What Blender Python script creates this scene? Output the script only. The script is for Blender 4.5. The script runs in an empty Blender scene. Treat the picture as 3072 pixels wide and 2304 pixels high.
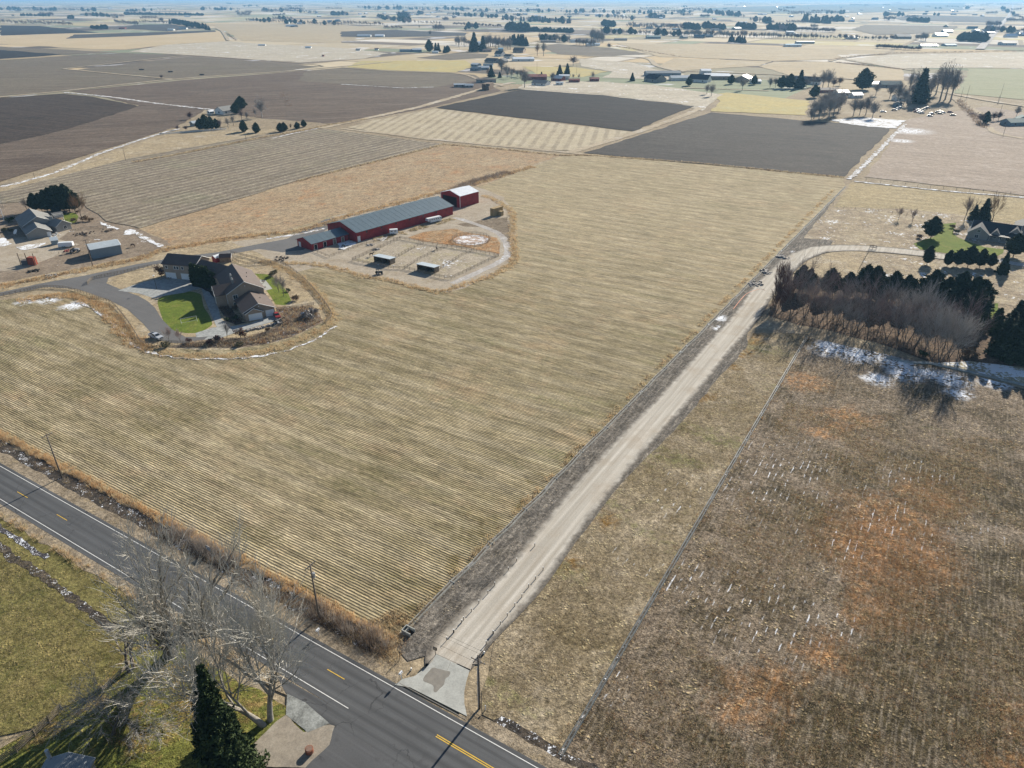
import bpy, math, random
import numpy as np
from mathutils import Vector, Matrix
sc = bpy.context.scene
COL = sc.collection
rnd = random.Random(7)
R = math.radians
# ---------------------------------------------------------------- camera, light, exposure
FPX, HZ, CAMH = 2160.0, -10.0, 100.0
PITCH = math.atan((1152 - HZ) / FPX)
cam = bpy.data.cameras.new('camera'); cam.sensor_width = 36; cam.lens = FPX / 3072 * 36
cam.clip_start = 1; cam.clip_end = 120000
co = bpy.data.objects.new('camera', cam); COL.objects.link(co)
co.location = (0, 0, CAMH); co.rotation_euler = (math.pi / 2 - PITCH, 0, 0)
sc.camera = co
SUN_AZ, SUN_EL = R(57.5), R(25.0)
world = bpy.data.worlds.new('World'); sc.world = world; world.use_nodes = True
wn = world.node_tree.nodes; wl = world.node_tree.links; wn.clear()
sky = wn.new('ShaderNodeTexSky'); sky.sky_type = 'NISHITA'; sky.sun_disc = False
sky.sun_elevation = SUN_EL; sky.sun_rotation = math.pi / 2 - SUN_AZ; sky.altitude = 800
sky.dust_density = 0.6; sky.ozone_density = 1.5
bg = wn.new('ShaderNodeBackground'); bg.inputs['Strength'].default_value = 0.06
wo = wn.new('ShaderNodeOutputWorld'); wl.new(sky.outputs[0], bg.inputs[0]); wl.new(bg.outputs[0], wo.inputs[0])
sl = bpy.data.lights.new('sun', 'SUN'); sl.energy = 5.0; sl.angle = R(0.53); sl.color = (1.0, 0.92, 0.79)
so = bpy.data.objects.new('sun', sl); COL.objects.link(so)
sd = Vector((math.cos(SUN_AZ) * math.cos(SUN_EL), math.sin(SUN_AZ) * math.cos(SUN_EL), math.sin(SUN_EL)))
so.rotation_euler = sd.to_track_quat('Z', 'Y').to_euler(); so.location = (200, 300, 250)
sc.view_settings.view_transform = 'Standard'; sc.view_settings.look = 'None'
sc.view_settings.gamma = 1; sc.view_settings.use_curve_mapping = False
sc.view_settings.exposure = 0.84
sc.cycles.volume_bounces = 0; sc.cycles.max_bounces = 5; sc.cycles.transparent_max_bounces = 8
# ---------------------------------------------------------------- survey helpers (photo survey -> metres on the ground)
def G(x, y, z=0.0):
    a = (x - 1536) / FPX; b = (1152 - y) / FPX
    dy = math.cos(PITCH) + b * math.sin(PITCH); dz = -math.sin(PITCH) + b * math.cos(PITCH)
    t = (z - CAMH) / dz
    return (a * t, dy * t)
VIEW = {'P': (0, 0, 1), 'V': (0, 0, 1 / 1.38879), 'A': (0, 0, 2.16), 'B': (1024, 0, 2.16), 'C': (2048, 0, 2.16), 'L': (0, 540, 3.95),
        'Q': (440, 730, 3.95), 'Z': (800, 500, 2.765), 'R': (2200, 500, 2.537), 'S': (0, 400, 2.37), 'U': (2400, 150, 3.2917),
        'W': (1300, 80, 3.16), 'T': (400, 250, 3.16), 'Y': (700, 1604, 2.212), 'X': (0, 1300, 2.765), 'K': (0, 1704, 2.765),
        'J': (1600, 1404, 1.5027), 'O': (2700, 620, 5.925), 'N': (2600, 850, 4.6864), 'D': (1400, 1000, 2.212), 'E': (2000, 700, 4.148), 'M': (1180, 1850, 4.74)}
def px(v, x, y):
    o = VIEW[v]; return (o[0] + x / o[2], o[1] + y / o[2])
def g(v, x, y, z=0.0):
    return G(*px(v, x, y), z)
def gl(s, z=0.0):
    """'V 1,2 3,4 A 5,6' -> ground points"""
    out = []; v = 'P'
    for tk in s.split():
        if tk in VIEW: v = tk
        else:
            x, y = tk.split(','); out.append(g(v, float(x), float(y), z))
    return out
RA = R(-31.25)                       # bearing of the highway
UX, UY = math.cos(RA), math.sin(RA); VX, VY = -UY, UX   # along / across (away)
O0 = G(0, 1399.5)                    # far edge line of the highway
def F(u, v): return (O0[0] + u * UX + v * VX, O0[1] + u * UY + v * VY)
def toF(p):
    dx, dy = p[0] - O0[0], p[1] - O0[1]; return (dx * UX + dy * UY, dx * VX + dy * VY)
# ---------------------------------------------------------------- object helpers
def tag(o, label=None, cat=None, group=None, kind=None):
    if label: o['label'] = label
    if cat: o['category'] = cat
    if group: o['group'] = group
    if kind: o['kind'] = kind
    return o
def empty(name, loc, rz=0.0, label=None, cat=None, group=None):
    o = bpy.data.objects.new(name, None); COL.objects.link(o)
    o.location = (loc[0], loc[1], loc[2] if len(loc) > 2 else 0); o.rotation_euler = (0, 0, rz); o.empty_display_size = .5
    return tag(o, label, cat, group)
class MB:
    def __init__(s): s.v = []; s.f = []; s.m = []
    def add(s, vs, fs, mi=0):
        n = len(s.v); s.v += [tuple(v) for v in vs]; s.f += [tuple(i + n for i in f) for f in fs]; s.m += [mi] * len(fs); return s
    def box(s, c, d, rz=0.0, mi=0, taper=1.0):
        x, y, z = d[0] / 2, d[1] / 2, d[2] / 2; ca, sa = math.cos(rz), math.sin(rz); vs = []
        for dz, k in ((-z, 1), (z, taper)):
            for a, b in ((-x, -y), (x, -y), (x, y), (-x, y)):
                a *= k; b *= k; vs.append((c[0] + a * ca - b * sa, c[1] + a * sa + b * ca, c[2] + dz))
        return s.add(vs, [(3, 2, 1, 0), (4, 5, 6, 7), (0, 1, 5, 4), (1, 2, 6, 5), (2, 3, 7, 6), (3, 0, 4, 7)], mi)
    def tube(s, pts, rads, n=6, cap=True, mi=0):
        pts = [Vector(p) for p in pts]; rings = []; ref = None
        for i, p in enumerate(pts):
            t = (pts[min(i + 1, len(pts) - 1)] - pts[max(i - 1, 0)])
            if t.length < 1e-9: t = Vector((0, 0, 1))
            t.normalize()
            if ref is None: ref = Vector((1, 0, 0)) if abs(t.x) < .8 else Vector((0, 1, 0))
            a = t.cross(ref); a.normalize(); b = t.cross(a); ref = a.cross(t) if False else ref
            r = rads[i] if hasattr(rads, '__len__') else rads
            rings.append([p + (a * math.cos(k * 2 * math.pi / n) + b * math.sin(k * 2 * math.pi / n)) * r for k in range(n)])
        vs = [tuple(v) for rr in rings for v in rr]; fs = []
        for i in range(len(pts) - 1):
            for k in range(n):
                k2 = (k + 1) % n; fs.append((i * n + k, i * n + k2, (i + 1) * n + k2, (i + 1) * n + k))
        if cap: fs.append(tuple(range(n - 1, -1, -1))); fs.append(tuple((len(pts) - 1) * n + k for k in range(n)))
        return s.add(vs, fs, mi)
    def cyl(s, c, r, h, n=12, r2=None, mi=0):
        return s.tube([(c[0], c[1], c[2]), (c[0], c[1], c[2] + h)], [r, r if r2 is None else r2], n, True, mi)
    def mesh(s, name, mats, smooth=False):
        me = bpy.data.meshes.new(name); me.from_pydata(s.v, [], s.f); 
        for m in (mats if isinstance(mats, (list, tuple)) else [mats]): me.materials.append(m)
        if any(s.m): me.polygons.foreach_set('material_index', s.m)
        if smooth: me.polygons.foreach_set('use_smooth', [True] * len(me.polygons))
        me.update(); return me
    def build(s, name, mats, parent=None, loc=None, rz=None, smooth=False):
        return inst(name, s.mesh(name, mats, smooth), parent, loc, rz)
def inst(name, me, parent=None, loc=None, rz=None, scale=None):
    o = bpy.data.objects.new(name, me); COL.objects.link(o)
    if parent: o.parent = parent
    if loc: o.location = (loc[0], loc[1], loc[2] if len(loc) > 2 else 0)
    if rz is not None: o.rotation_euler = (0, 0, rz)
    if scale: o.scale = scale if hasattr(scale, '__len__') else (scale,) * 3
    return o
def copy_tree(o, parent=None):
    c = o.copy(); COL.objects.link(c); c.parent = parent
    for ch in o.children: copy_tree(ch, c)
    return c
# ---------------------------------------------------------------- material kit
class NT:
    def __init__(s, name, rough=.95, spec=.15):
        s.mat = bpy.data.materials.new(name); s.mat.use_nodes = True
        s.n = s.mat.node_tree.nodes; s.l = s.mat.node_tree.links; s.bsdf = s.n['Principled BSDF']
        s.bsdf.inputs['Roughness'].default_value = rough; s.bsdf.inputs['Specular IOR Level'].default_value = spec
        s._pos = None
    def pos(s):
        if s._pos is None: s._pos = s.n.new('ShaderNodeNewGeometry').outputs['Position']
        return s._pos
    def put(s, sock, v):
        if isinstance(v, (int, float)): sock.default_value = v
        elif isinstance(v, tuple): sock.default_value = (*v, 1) if len(v) == 3 and sock.type == 'RGBA' else v
        else: s.l.new(v, sock)
    def math(s, op, a, b=0.0, c=None, clamp=False):
        n = s.n.new('ShaderNodeMath'); n.operation = op; n.use_clamp = clamp
        s.put(n.inputs[0], a); s.put(n.inputs[1], b)
        if c is not None: s.put(n.inputs[2], c)
        return n.outputs[0]
    def noise(s, size, detail=3, vec=None, rough=.55, dist=0.0, col=False):
        n = s.n.new('ShaderNodeTexNoise'); n.inputs['Scale'].default_value = 1.0 / size
        n.inputs['Detail'].default_value = detail; n.inputs['Roughness'].default_value = rough; n.inputs['Distortion'].default_value = dist
        s.l.new(vec if vec is not None else s.pos(), n.inputs['Vector']); return n.outputs['Color' if col else 'Fac']
    def map(s, ang, sx, sy, vec=None, off=(0, 0, 0)):
        """coords turned so x runs along ang; then scaled"""
        n = s.n.new('ShaderNodeMapping'); n.vector_type = 'POINT'; n.inputs['Rotation'].default_value = (0, 0, -ang)
        n2 = s.n.new('ShaderNodeMapping'); n2.inputs['Scale'].default_value = (sx, sy, 1); n2.inputs['Location'].default_value = off
        s.l.new(vec if vec is not None else s.pos(), n.inputs['Vector']); s.l.new(n.outputs[0], n2.inputs['Vector']); return n2.outputs[0]
    def rng(s, x, lo, hi, a=0.0, b=1.0, smooth=False):
        n = s.n.new('ShaderNodeMapRange'); n.interpolation_type = 'SMOOTHSTEP' if smooth else 'LINEAR'
        s.put(n.inputs['Value'], x); s.put(n.inputs['From Min'], lo); s.put(n.inputs['From Max'], hi)
        s.put(n.inputs['To Min'], a); s.put(n.inputs['To Max'], b); return n.outputs[0]
    def mix(s, a, b, f, mode='MIX'):
        n = s.n.new('ShaderNodeMix'); n.data_type = 'RGBA'; n.blend_type = mode
        s.put(n.inputs[0], f); s.put(n.inputs[6], a); s.put(n.inputs[7], b); return n.outputs[2]
    def rows(s, ang, spacing, wob=0.0, wsize=6):
        """0..1 wave across lines that run along ang"""
        sep = s.n.new('ShaderNodeSeparateXYZ'); s.l.new(s.map(ang, 1, 1), sep.inputs[0]); y = sep.outputs['Y']
        if wob: y = s.math('ADD', y, s.math('MULTIPLY', s.math('SUBTRACT', s.noise(wsize, 1), .5), wob))
        w = s.math('SINE', s.math('MULTIPLY', y, 2 * math.pi / spacing)); return s.math('MULTIPLY_ADD', w, .5, .5)
    def blobs(s, lst, amp=6.0, nsize=9.0, soft=.35):
        v = s.n.new('ShaderNodeVectorMath'); v.operation = 'MULTIPLY_ADD'
        s.l.new(s.noise(nsize, 4, col=True), v.inputs[0]); v.inputs[1].default_value = (amp * 2, amp * 2, 0); s.l.new(s.pos(), v.inputs[2])
        acc = None
        for (x, y, r) in lst:
            d = s.n.new('ShaderNodeVectorMath'); d.operation = 'DISTANCE'; s.l.new(v.outputs[0], d.inputs[0]); d.inputs[1].default_value = (x + amp, y + amp, 0)
            m = s.rng(d.outputs['Value'], r, r * (1 - soft) , 0, 1, True)
            acc = m if acc is None else s.math('MAXIMUM', acc, m)
        return acc
    def bump(s, h, dist=.1, strength=1.0):
        b = s.n.new('ShaderNodeBump'); b.inputs['Distance'].default_value = dist; b.inputs['Strength'].default_value = strength
        s.l.new(h, b.inputs['Height']); s.l.new(b.outputs[0], s.bsdf.inputs['Normal'])
    def done(s, col):
        s.put(s.bsdf.inputs['Base Color'], col); return s.mat
MATS = {}
def plain(name, col, rough=.7, var=.12, size=1.5, metal=0.0, spec=.3):
    if name in MATS: return MATS[name]
    m = NT(name, rough, spec); m.bsdf.inputs['Metallic'].default_value = metal
    n = m.noise(size, 4); n2 = m.noise(size * .15, 2)
    f = m.math('ADD', m.math('MULTIPLY', n, .6), m.math('MULTIPLY', n2, .4))
    lo = tuple(c * (1 - 1.6 * var) for c in col); hi = tuple(min(1, c * (1 + 1.6 * var)) for c in col)
    MATS[name] = m.done(m.mix(lo, hi, m.rng(f, .3, .7))); return MATS[name]
SNOW = (.80, .83, .88)
def field(name, c1, c2, c3=None, big=40, med=6, fine=.5, grain=.35, rows=None, bands=None, streak=None, snow=None, c3t=(.52, .66),
          blobs=None, blobcol=None, blobamt=1.0, blobs2=None, blobcol2=None, grad=None, aniso=None, bumpd=.12, snowrows=None, tuft=None, snowblobs=None, greens=None):
    """rows=(ang,spacing,colour,amount) bands=same, wide; streak=(ang,len,wid,colour,amount); snow=(threshold,size)"""
    m = NT(name, .97, .08)
    nb = m.noise(big, 4); nm = m.noise(med, 4)
    f = m.rng(m.math('ADD', m.math('MULTIPLY', nb, .6), m.math('MULTIPLY', nm, .4)), .36, .64)
    col = m.mix(c1, c2, f)
    if c3: col = m.mix(col, c3, m.math('MULTIPLY', m.rng(m.math('MULTIPLY_ADD', m.noise(med * .5, 3), .35, m.math('MULTIPLY', m.noise(big * .6, 4), .65)), *c3t), .85))
    if greens: col = m.mix(col, greens[0], m.math('MULTIPLY', m.rng(m.math('MULTIPLY_ADD', m.noise(1.5, 3), .3, m.math('MULTIPLY', m.noise(greens[1], 3, m.map(RA, .35, 1)), .7)), greens[2], greens[2] + .1), greens[3]))
    if blobs: col = m.mix(col, blobcol, m.math('MULTIPLY', m.blobs(blobs, 9, 7, .75), m.rng(m.noise(1.6, 4), .36, .6, .1 * blobamt, blobamt)))
    if blobs2: col = m.mix(col, blobcol2, m.math('MULTIPLY', m.blobs(blobs2, 10, 9, .7), m.rng(m.noise(1.8, 4), .34, .58, .35, .95)))
    hgt = m.noise(fine, 3); gm_ = None
    if grad:   # (bearing, from, to, colour, amount): the crop stand changes along a bearing
        sp_ = m.n.new('ShaderNodeSeparateXYZ'); m.l.new(m.map(grad[0], 1, 1), sp_.inputs[0]); q_ = m.math('ADD', sp_.outputs['X'], m.math('MULTIPLY', m.math('SUBTRACT', m.noise(60, 3), .5), 120))
        gm_ = m.rng(q_, grad[1], grad[2], 0, 1, True); col = m.mix(col, grad[3], m.math('MULTIPLY', m.math('MULTIPLY', gm_, grad[4]), m.rng(m.noise(1.0, 4, m.map(R(-24), 1 / 60, 1 / 7)), .3, .7, .55, 1)))
    if streak:
        st = m.noise(1.0, 4, m.map(streak[0], 1 / streak[1], 1 / streak[2]))
        col = m.mix(col, streak[3], m.math('MULTIPLY', m.rng(st, .48, .62), streak[4]))
    if bands:
        b = m.rows(bands[0], bands[1], bands[1] * .35, bands[1] * 3)
        b = m.math('MULTIPLY', m.rng(b, .45, .85), m.rng(m.noise(big * .5, 3), .35, .6, .3, 1)); col = m.mix(col, bands[2], m.math('MULTIPLY', b, bands[3]))
    if rows:
        w = m.rows(rows[0], rows[1], rows[1] * .55, rows[1] * 4)
        brk = m.rng(m.noise(1.0, 3, m.map(rows[0], 1 / 2.2, 1 / .5)), .3, .62)
        w2 = m.math('MULTIPLY', w, m.rng(brk, 0, 1, .35, 1)); col = m.mix(col, rows[2], m.math('MULTIPLY', w2, rows[3] if gm_ is None else m.math('MULTIPLY', rows[3], m.rng(gm_, 0, 1, 1, .3))))
        hgt = m.math('ADD', m.math('MULTIPLY', hgt, .6), m.math('MULTIPLY', w, -.55))
    if tuft:   # (size, colour, threshold) pale clumps of dry grass
        t = m.n.new('ShaderNodeTexVoronoi'); t.feature = 'F1'; t.inputs['Scale'].default_value = 1 / tuft[0]; m.l.new(m.pos(), t.inputs['Vector'])
        tm = m.math('MULTIPLY', m.rng(t.outputs['Distance'], .42, .15), m.rng(m.noise(tuft[0] * 5, 4), tuft[2], tuft[2] + .12))
        col = m.mix(col, tuft[1], m.math('MULTIPLY', tm, .8)); hgt = m.math('ADD', hgt, m.math('MULTIPLY', tm, .8))
    av = m.map(aniso[0], 1 / aniso[1], 1) if aniso else None
    g1 = m.noise(fine * .55, 3, av, rough=.75); g2 = m.noise(fine * 2.5, 3, av, rough=.75); g3 = m.noise(fine * 9, 3, av, rough=.7)
    ga = grain * 1.05; gv = m.math('MULTIPLY', m.math('MULTIPLY', m.rng(g1, .32, .68, 1 - ga, 1 + ga), m.rng(g2, .32, .68, 1 - ga, 1 + ga)), m.rng(g3, .34, .66, 1 - ga * .5, 1 + ga * .5))
    mul = m.n.new('ShaderNodeVectorMath'); mul.operation = 'SCALE'; m.l.new(col, mul.inputs[0]); m.l.new(gv, mul.inputs['Scale']); col = mul.outputs[0]
    if snow:
        sm = m.rng(m.math('MULTIPLY_ADD', m.noise(snow[1] * .12, 3), .45, m.math('MULTIPLY', m.noise(snow[1], 4), .55)), snow[0], snow[0] + .02)
        col = m.mix(col, SNOW, m.math('MULTIPLY', sm, .85))
    if snowrows:   # (ang, spacing, blob list or None, dot threshold)
        w = m.rng(m.rows(snowrows[0], snowrows[1], .35, 6), .84, .98)
        br = m.rng(m.noise(1.0, 4, m.map(snowrows[0], 1 / 2.2, 1 / .6)), snowrows[3] + .015, snowrows[3] + .06)
        sm = m.math('MULTIPLY', w, br)
        sm = m.math('MULTIPLY', sm, m.blobs(snowrows[2], 5, 8, .8) if snowrows[2] else m.rng(m.noise(22, 4), .5, .58))
        col = m.mix(col, SNOW, m.math('MULTIPLY', sm, .8))
    if snowblobs:
        sm = m.math('MULTIPLY', m.blobs(snowblobs, 3, 4, .8), m.rng(m.math('ADD', m.math('MULTIPLY', m.noise(.9, 3), .6), m.math('MULTIPLY', m.noise(4, 3), .4)), .44, .52)); col = m.mix(col, SNOW, sm)
    m.bump(hgt, bumpd)
    return m.done(col)
V90 = RA + math.pi / 2
# ---------------------------------------------------------------- ground sheets
LAY = [0]; LAYN = [1]
def layer(D):
    if D > 480: LAY[0] += 1; return .004 * LAY[0] * max(1, min(6, D / 500))
    LAYN[0] += 1; return .003 * LAYN[0]
def resample(pts, step, jit, closed=True):
    out = []; n = len(pts); e = n if closed else n - 1
    for i in range(e):
        a, b = pts[i], pts[(i + 1) % n]; d = math.dist(a, b); k = max(1, min(120, int(d / step)))
        for j in range(k):
            t = j / k; nx, ny = -(b[1] - a[1]) / (d + 1e-6), (b[0] - a[0]) / (d + 1e-6); q = rnd.uniform(-jit, jit) if (j or closed) else 0
            out.append((a[0] + (b[0] - a[0]) * t + nx * q, a[1] + (b[1] - a[1]) * t + ny * q))
    if not closed: out.append(pts[-1])
    return out
def spline(pts, closed, n=6):
    out = []; N = len(pts)
    for i in range(N if closed else N - 1):
        if closed: p = [pts[(i + k) % N] for k in (-1, 0, 1, 2)]
        else: p = [pts[max(0, min(N - 1, i + k))] for k in (-1, 0, 1, 2)]
        for j in range(n):
            t = j / n; out.append(tuple(.5 * (2 * p[1][c] + (p[2][c] - p[0][c]) * t + (2 * p[0][c] - 5 * p[1][c] + 4 * p[2][c] - p[3][c]) * t * t + (3 * p[1][c] - p[0][c] - 3 * p[2][c] + p[3][c]) * t ** 3) for c in (0, 1)))
    if not closed: out.append(pts[-1])
    return out
def sheet(name, pts, mat, z=None, jit=.5, step=4, smooth=False, kind='structure', label=None):
    if isinstance(pts, str): pts = gl(pts)
    if smooth: pts = spline(pts, True)
    D = sum(math.hypot(*p) for p in pts) / len(pts)
    if jit: k = max(1, D / 250); pts = resample(pts, step * k, jit * k)
    if z is None: z = layer(D)
    me = bpy.data.meshes.new(name); me.from_pydata([(x, y, z) for x, y in pts], [], [tuple(range(len(pts)))]); me.materials.append(mat)
    me.update()
    if me.polygons[0].normal.z < 0: me.flip_normals()
    o = bpy.data.objects.new(name, me); COL.objects.link(o); tag(o, label, kind=kind); return o
def soft_ribbon(name, pts, w, mat, z):
    pts = resample(spline(pts, False, 8), 3, 0, False); n = len(pts); K = 6; vs = []; ev = []
    for i, p in enumerate(pts):
        a = pts[max(0, i - 1)]; b = pts[min(n - 1, i + 1)]; d = math.dist(a, b) + 1e-9; nx, ny = -(b[1] - a[1]) / d, (b[0] - a[0]) / d
        for k in range(K + 1): q = (k / K - .5); vs.append((p[0] + nx * w * q, p[1] + ny * w * q, z)); ev.append(q * 2)
    fs = [(i * (K + 1) + k + 1, (i + 1) * (K + 1) + k + 1, (i + 1) * (K + 1) + k, i * (K + 1) + k) for i in range(n - 1) for k in range(K)]
    me = bpy.data.meshes.new(name); me.from_pydata(vs, [], [f[::-1] for f in fs]); me.materials.append(mat); me.update()
    if me.polygons[0].normal.z < 0: me.flip_normals()
    at = me.attributes.new('across', 'FLOAT', 'POINT'); at.data.foreach_set('value', ev)
    o = bpy.data.objects.new(name, me); COL.objects.link(o); return tag(o, kind='structure')
def ribbon(name, pts, w, mat, z=None, jit=0, smooth=False, kind='structure', step=5, label=None):
    if isinstance(pts, str): pts = gl(pts)
    if smooth: pts = spline(pts, False, 8)
    if jit: pts = resample(pts, step, 0, False)
    D = sum(math.hypot(*p) for p in pts) / len(pts)
    if z is None: z = layer(D)
    vs = []; n = len(pts)
    for i, p in enumerate(pts):
        a = pts[max(0, i - 1)]; b = pts[min(n - 1, i + 1)]; d = math.dist(a, b) + 1e-9; nx, ny = -(b[1] - a[1]) / d, (b[0] - a[0]) / d
        ww = w if not hasattr(w, '__len__') else w[0] + (w[1] - w[0]) * i / (n - 1)
        l, r = ww / 2 + rnd.uniform(-jit, jit), ww / 2 + rnd.uniform(-jit, jit)
        vs += [(p[0] + nx * l, p[1] + ny * l, z), (p[0] - nx * r, p[1] - ny * r, z)]
    me = bpy.data.meshes.new(name); me.from_pydata(vs, [], [(2 * i + 1, 2 * i + 3, 2 * i + 2, 2 * i) for i in range(n - 1)]); me.materials.append(mat); me.update()
    o = bpy.data.objects.new(name, me); COL.objects.link(o); tag(o, label, kind=kind); return o
# ---------------------------------------------------------------- field materials
M_base = field('ground_mat', (.33, .27, .18), (.24, .19, .13), (.36, .31, .23), big=60, med=8)
hay_blobs = [(*g('V', x, y), r) for x, y, r in ((370, 900, 16), (800, 1040, 15), (180, 840, 12), (870, 1250, 7), (560, 1150, 10), (1010, 1130, 9))]
M_hay = field('hay_field_mat', (.235, .197, .115), (.385, .32, .208), (.385, .285, .175), big=45, med=9, fine=.35, grain=.37,
              aniso=(RA, 7), rows=(RA, .62, (.095, .075, .035), .60), bands=(RA, 7.5, (.43, .37, .26), .45), greens=((.125, .145, .055), 16, .55, .38), c3t=(.52, .66), streak=(RA, 60, 1.5, (.18, .155, .08), .28), blobs2=[(*G(x, y), r) for x, y, r in [(1180 + i * 75, 1900 - i * 76, 3.2) for i in range(0, 12)] + [(300, 1560, 9), (560, 1680, 8), (900, 1800, 7), (120, 1470, 8)]], blobcol2=(.15, .12, .055),
              grad=(V90, 175, 330, (.40, .33, .215), .7), blobs=hay_blobs, blobcol=(.13, .115, .05), blobamt=.55, bumpd=.16, snowblobs=[(*g('V', x, y), r) for x, y, r in ((60, 650, 6), (110, 646, 6), (160, 660, 6))])
M_hayfar = field('hay_far_mat', (.35, .28, .16), (.27, .22, .125), (.38, .31, .19), big=50, med=10, rows=(R(-24), 3.2, (.22, .17, .09), .3), streak=(R(-26), 40, 3.5, (.43, .36, .23), .5), bumpd=.1)
M_dry = field('dry_grass_mat', (.38, .31, .20), (.29, .23, .15), (.42, .37, .29), big=24, med=4, fine=.5, tuft=(.7, (.48, .39, .23), .5))
M_drysnow = field('rough_grass_mat', (.36, .30, .20), (.24, .19, .135), (.42, .37, .29), big=20, med=3, fine=.5, tuft=(.9, (.50, .42, .27), .46), snow=(.585, 11), streak=(R(-20), 6, 1.2, (.2, .15, .11), .5))
M_dirt = field('bare_dirt_mat', (.25, .20, .15), (.19, .15, .11), (.30, .25, .19), big=18, med=3, fine=.4, grain=.3, snow=(.63, 14))
M_snowb = field('broken_snow_mat', (.24, .20, .155), (.32, .27, .21), None, big=5, med=1.5, fine=.4, grain=.3, snow=(.49, 3.2))
M_yard = field('yard_gravel_mat', (.40, .35, .28), (.33, .28, .215), (.29, .235, .16), big=14, med=3, fine=.3, grain=.22)
M_paddock = field('paddock_mat', (.40, .345, .27), (.30, .26, .20), (.33, .285, .16), big=12, med=2.5, fine=.3, grain=.3, snow=(.60, 12))
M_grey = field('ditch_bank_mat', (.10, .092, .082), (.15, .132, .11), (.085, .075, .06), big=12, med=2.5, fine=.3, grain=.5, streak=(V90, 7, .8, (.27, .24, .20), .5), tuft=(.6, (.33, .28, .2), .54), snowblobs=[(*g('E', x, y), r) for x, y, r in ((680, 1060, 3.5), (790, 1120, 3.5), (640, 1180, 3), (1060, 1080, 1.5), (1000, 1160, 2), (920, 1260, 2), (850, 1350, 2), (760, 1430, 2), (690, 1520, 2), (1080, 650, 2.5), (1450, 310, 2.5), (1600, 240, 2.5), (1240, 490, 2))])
M_verge = field('verge_soil_mat', (.30, .25, .185), (.20, .16, .11), (.34, .27, .17), big=8, med=1.5, fine=.25, grain=.45)
M_ditch = field('wet_ditch_mat', (.05, .045, .04), (.10, .08, .06), (.035, .033, .035), big=5, med=1.2, fine=.25, grain=.5, snow=(.575, 2.6))
M_strip = field('strip_pasture_mat', (.27, .22, .15), (.16, .125, .07), (.38, .32, .235), big=16, med=2.6, fine=.3, grain=.5, tuft=(.6, (.40, .34, .2), .5), greens=((.13, .13, .045), 12, .55, .7),
                blobs=[(*g('J', x, y), r) for x, y, r in ((120, 420, 7), (330, 230, 5))] + [(*g('E', x, y), r) for x, y, r in ((1050, 1330, 7), (900, 1480, 6), (1150, 1250, 5))] + [(*g('D', x, y), r) for x, y, r in ((1560, 430, 5), (1750, 230, 5))], blobcol=(.19, .115, .04), snowrows=(V90, 1.7, [(*g('J', 700, 130), 12), (*g('J', 480, 430), 7)], .58))
J_rust = [(*g('J', x, y), r) for x, y, r in ((1600, 260, 14), (1500, 360, 13), (1700, 400, 13), (1650, 560, 11), (1800, 120, 9), (1530, 660, 7), (960, 1060, 8), (1100, 960, 6), (1330, 830, 6), (2170, 1130, 6), (2080, 1330, 5))]
J_rust += [(*g('V', x, y), r) for x, y, r in ((1740, 820, 10), (1830, 900, 10), (1770, 930, 8), (1620, 890, 5))]
pasture_snow = [(*g('J', x, y), r) for x, y, r in ((1150, 60, 26), (1620, 250, 15), (1300, 330, 13), (1000, 660, 16), (1990, 270, 8), (380, 980, 6), (640, 500, 10), (1330, 700, 9), (1750, 60, 14))]
M_past = field('rough_pasture_mat', (.115, .087, .055), (.22, .175, .13), (.07, .054, .03), big=22, med=2.6, fine=.28, grain=.6, tuft=(.75, (.38, .30, .17), .49), c3t=(.5, .58),
               blobs=J_rust, blobcol=(.33, .18, .08), blobamt=.88, blobs2=[(*g('J', x, y), r) for x, y, r in ((1900, 650, 18), (2150, 800, 18), (1750, 900, 15), (1600, 1150, 14), (1250, 1230, 12), (2150, 480, 14), (900, 1300, 8), (1900, 1050, 15), (1850, 20, 14), (2150, 120, 18), (1450, 30, 10), (1150, 130, 7), (1250, 230, 6))], blobcol2=(.058, .046, .024), greens=((.115, .11, .035), 9, .6, .5), streak=(V90, 5, .5, (.26, .22, .17), .45),
               snowrows=(V90, 1.45, pasture_snow, .545), snowblobs=[(*g('N', x, y), r) for x, y, r in ((100, 1000, 9), (450, 1150, 8), (560, 1290, 7), (900, 1270, 6), (-150, 1000, 9), (-500, 920, 9), (1200, 1350, 8), (150, 1350, 6), (1800, 1400, 6), (1300, 1560, 5))], bumpd=.2)
M_litter = field('shaded_leaf_litter_mat', (.115, .08, .058), (.075, .055, .04), (.17, .12, .08), big=10, med=2, fine=.3, grain=.5, streak=(RA, 3, .5, (.25, .17, .10), .5))  # leaf litter, its tones darkened to carry the shade under the trees
M_plough1 = field('ploughed_dark_mat', (.024, .021, .02), (.034, .03, .028), (.02, .018, .018), big=60, med=10, fine=.6, grain=.34, streak=(R(-28), 60, 3, (.048, .042, .037), .5), bumpd=.1)
M_plough2 = field('ploughed_grey_mat', (.055, .05, .046), (.072, .065, .058), (.045, .042, .04), big=70, med=12, fine=.6, grain=.28, streak=(R(-26), 60, 3, (.10, .088, .077), .4), bumpd=.1)
M_plough3 = field('ploughed_brown_mat', (.105, .078, .060), (.132, .10, .076), (.085, .066, .053), big=90, med=14, fine=.6, grain=.28, streak=(R(20), 60, 4, (.20, .165, .13), .5), bumpd=.1)
M_plough4 = field('fallow_brown_mat', (.155, .13, .095), (.13, .108, .082), (.14, .125, .085), big=120, med=20, fine=.8, grain=.24, streak=(R(10), 90, 7, (.22, .185, .14), .5), bumpd=.1)
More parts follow.
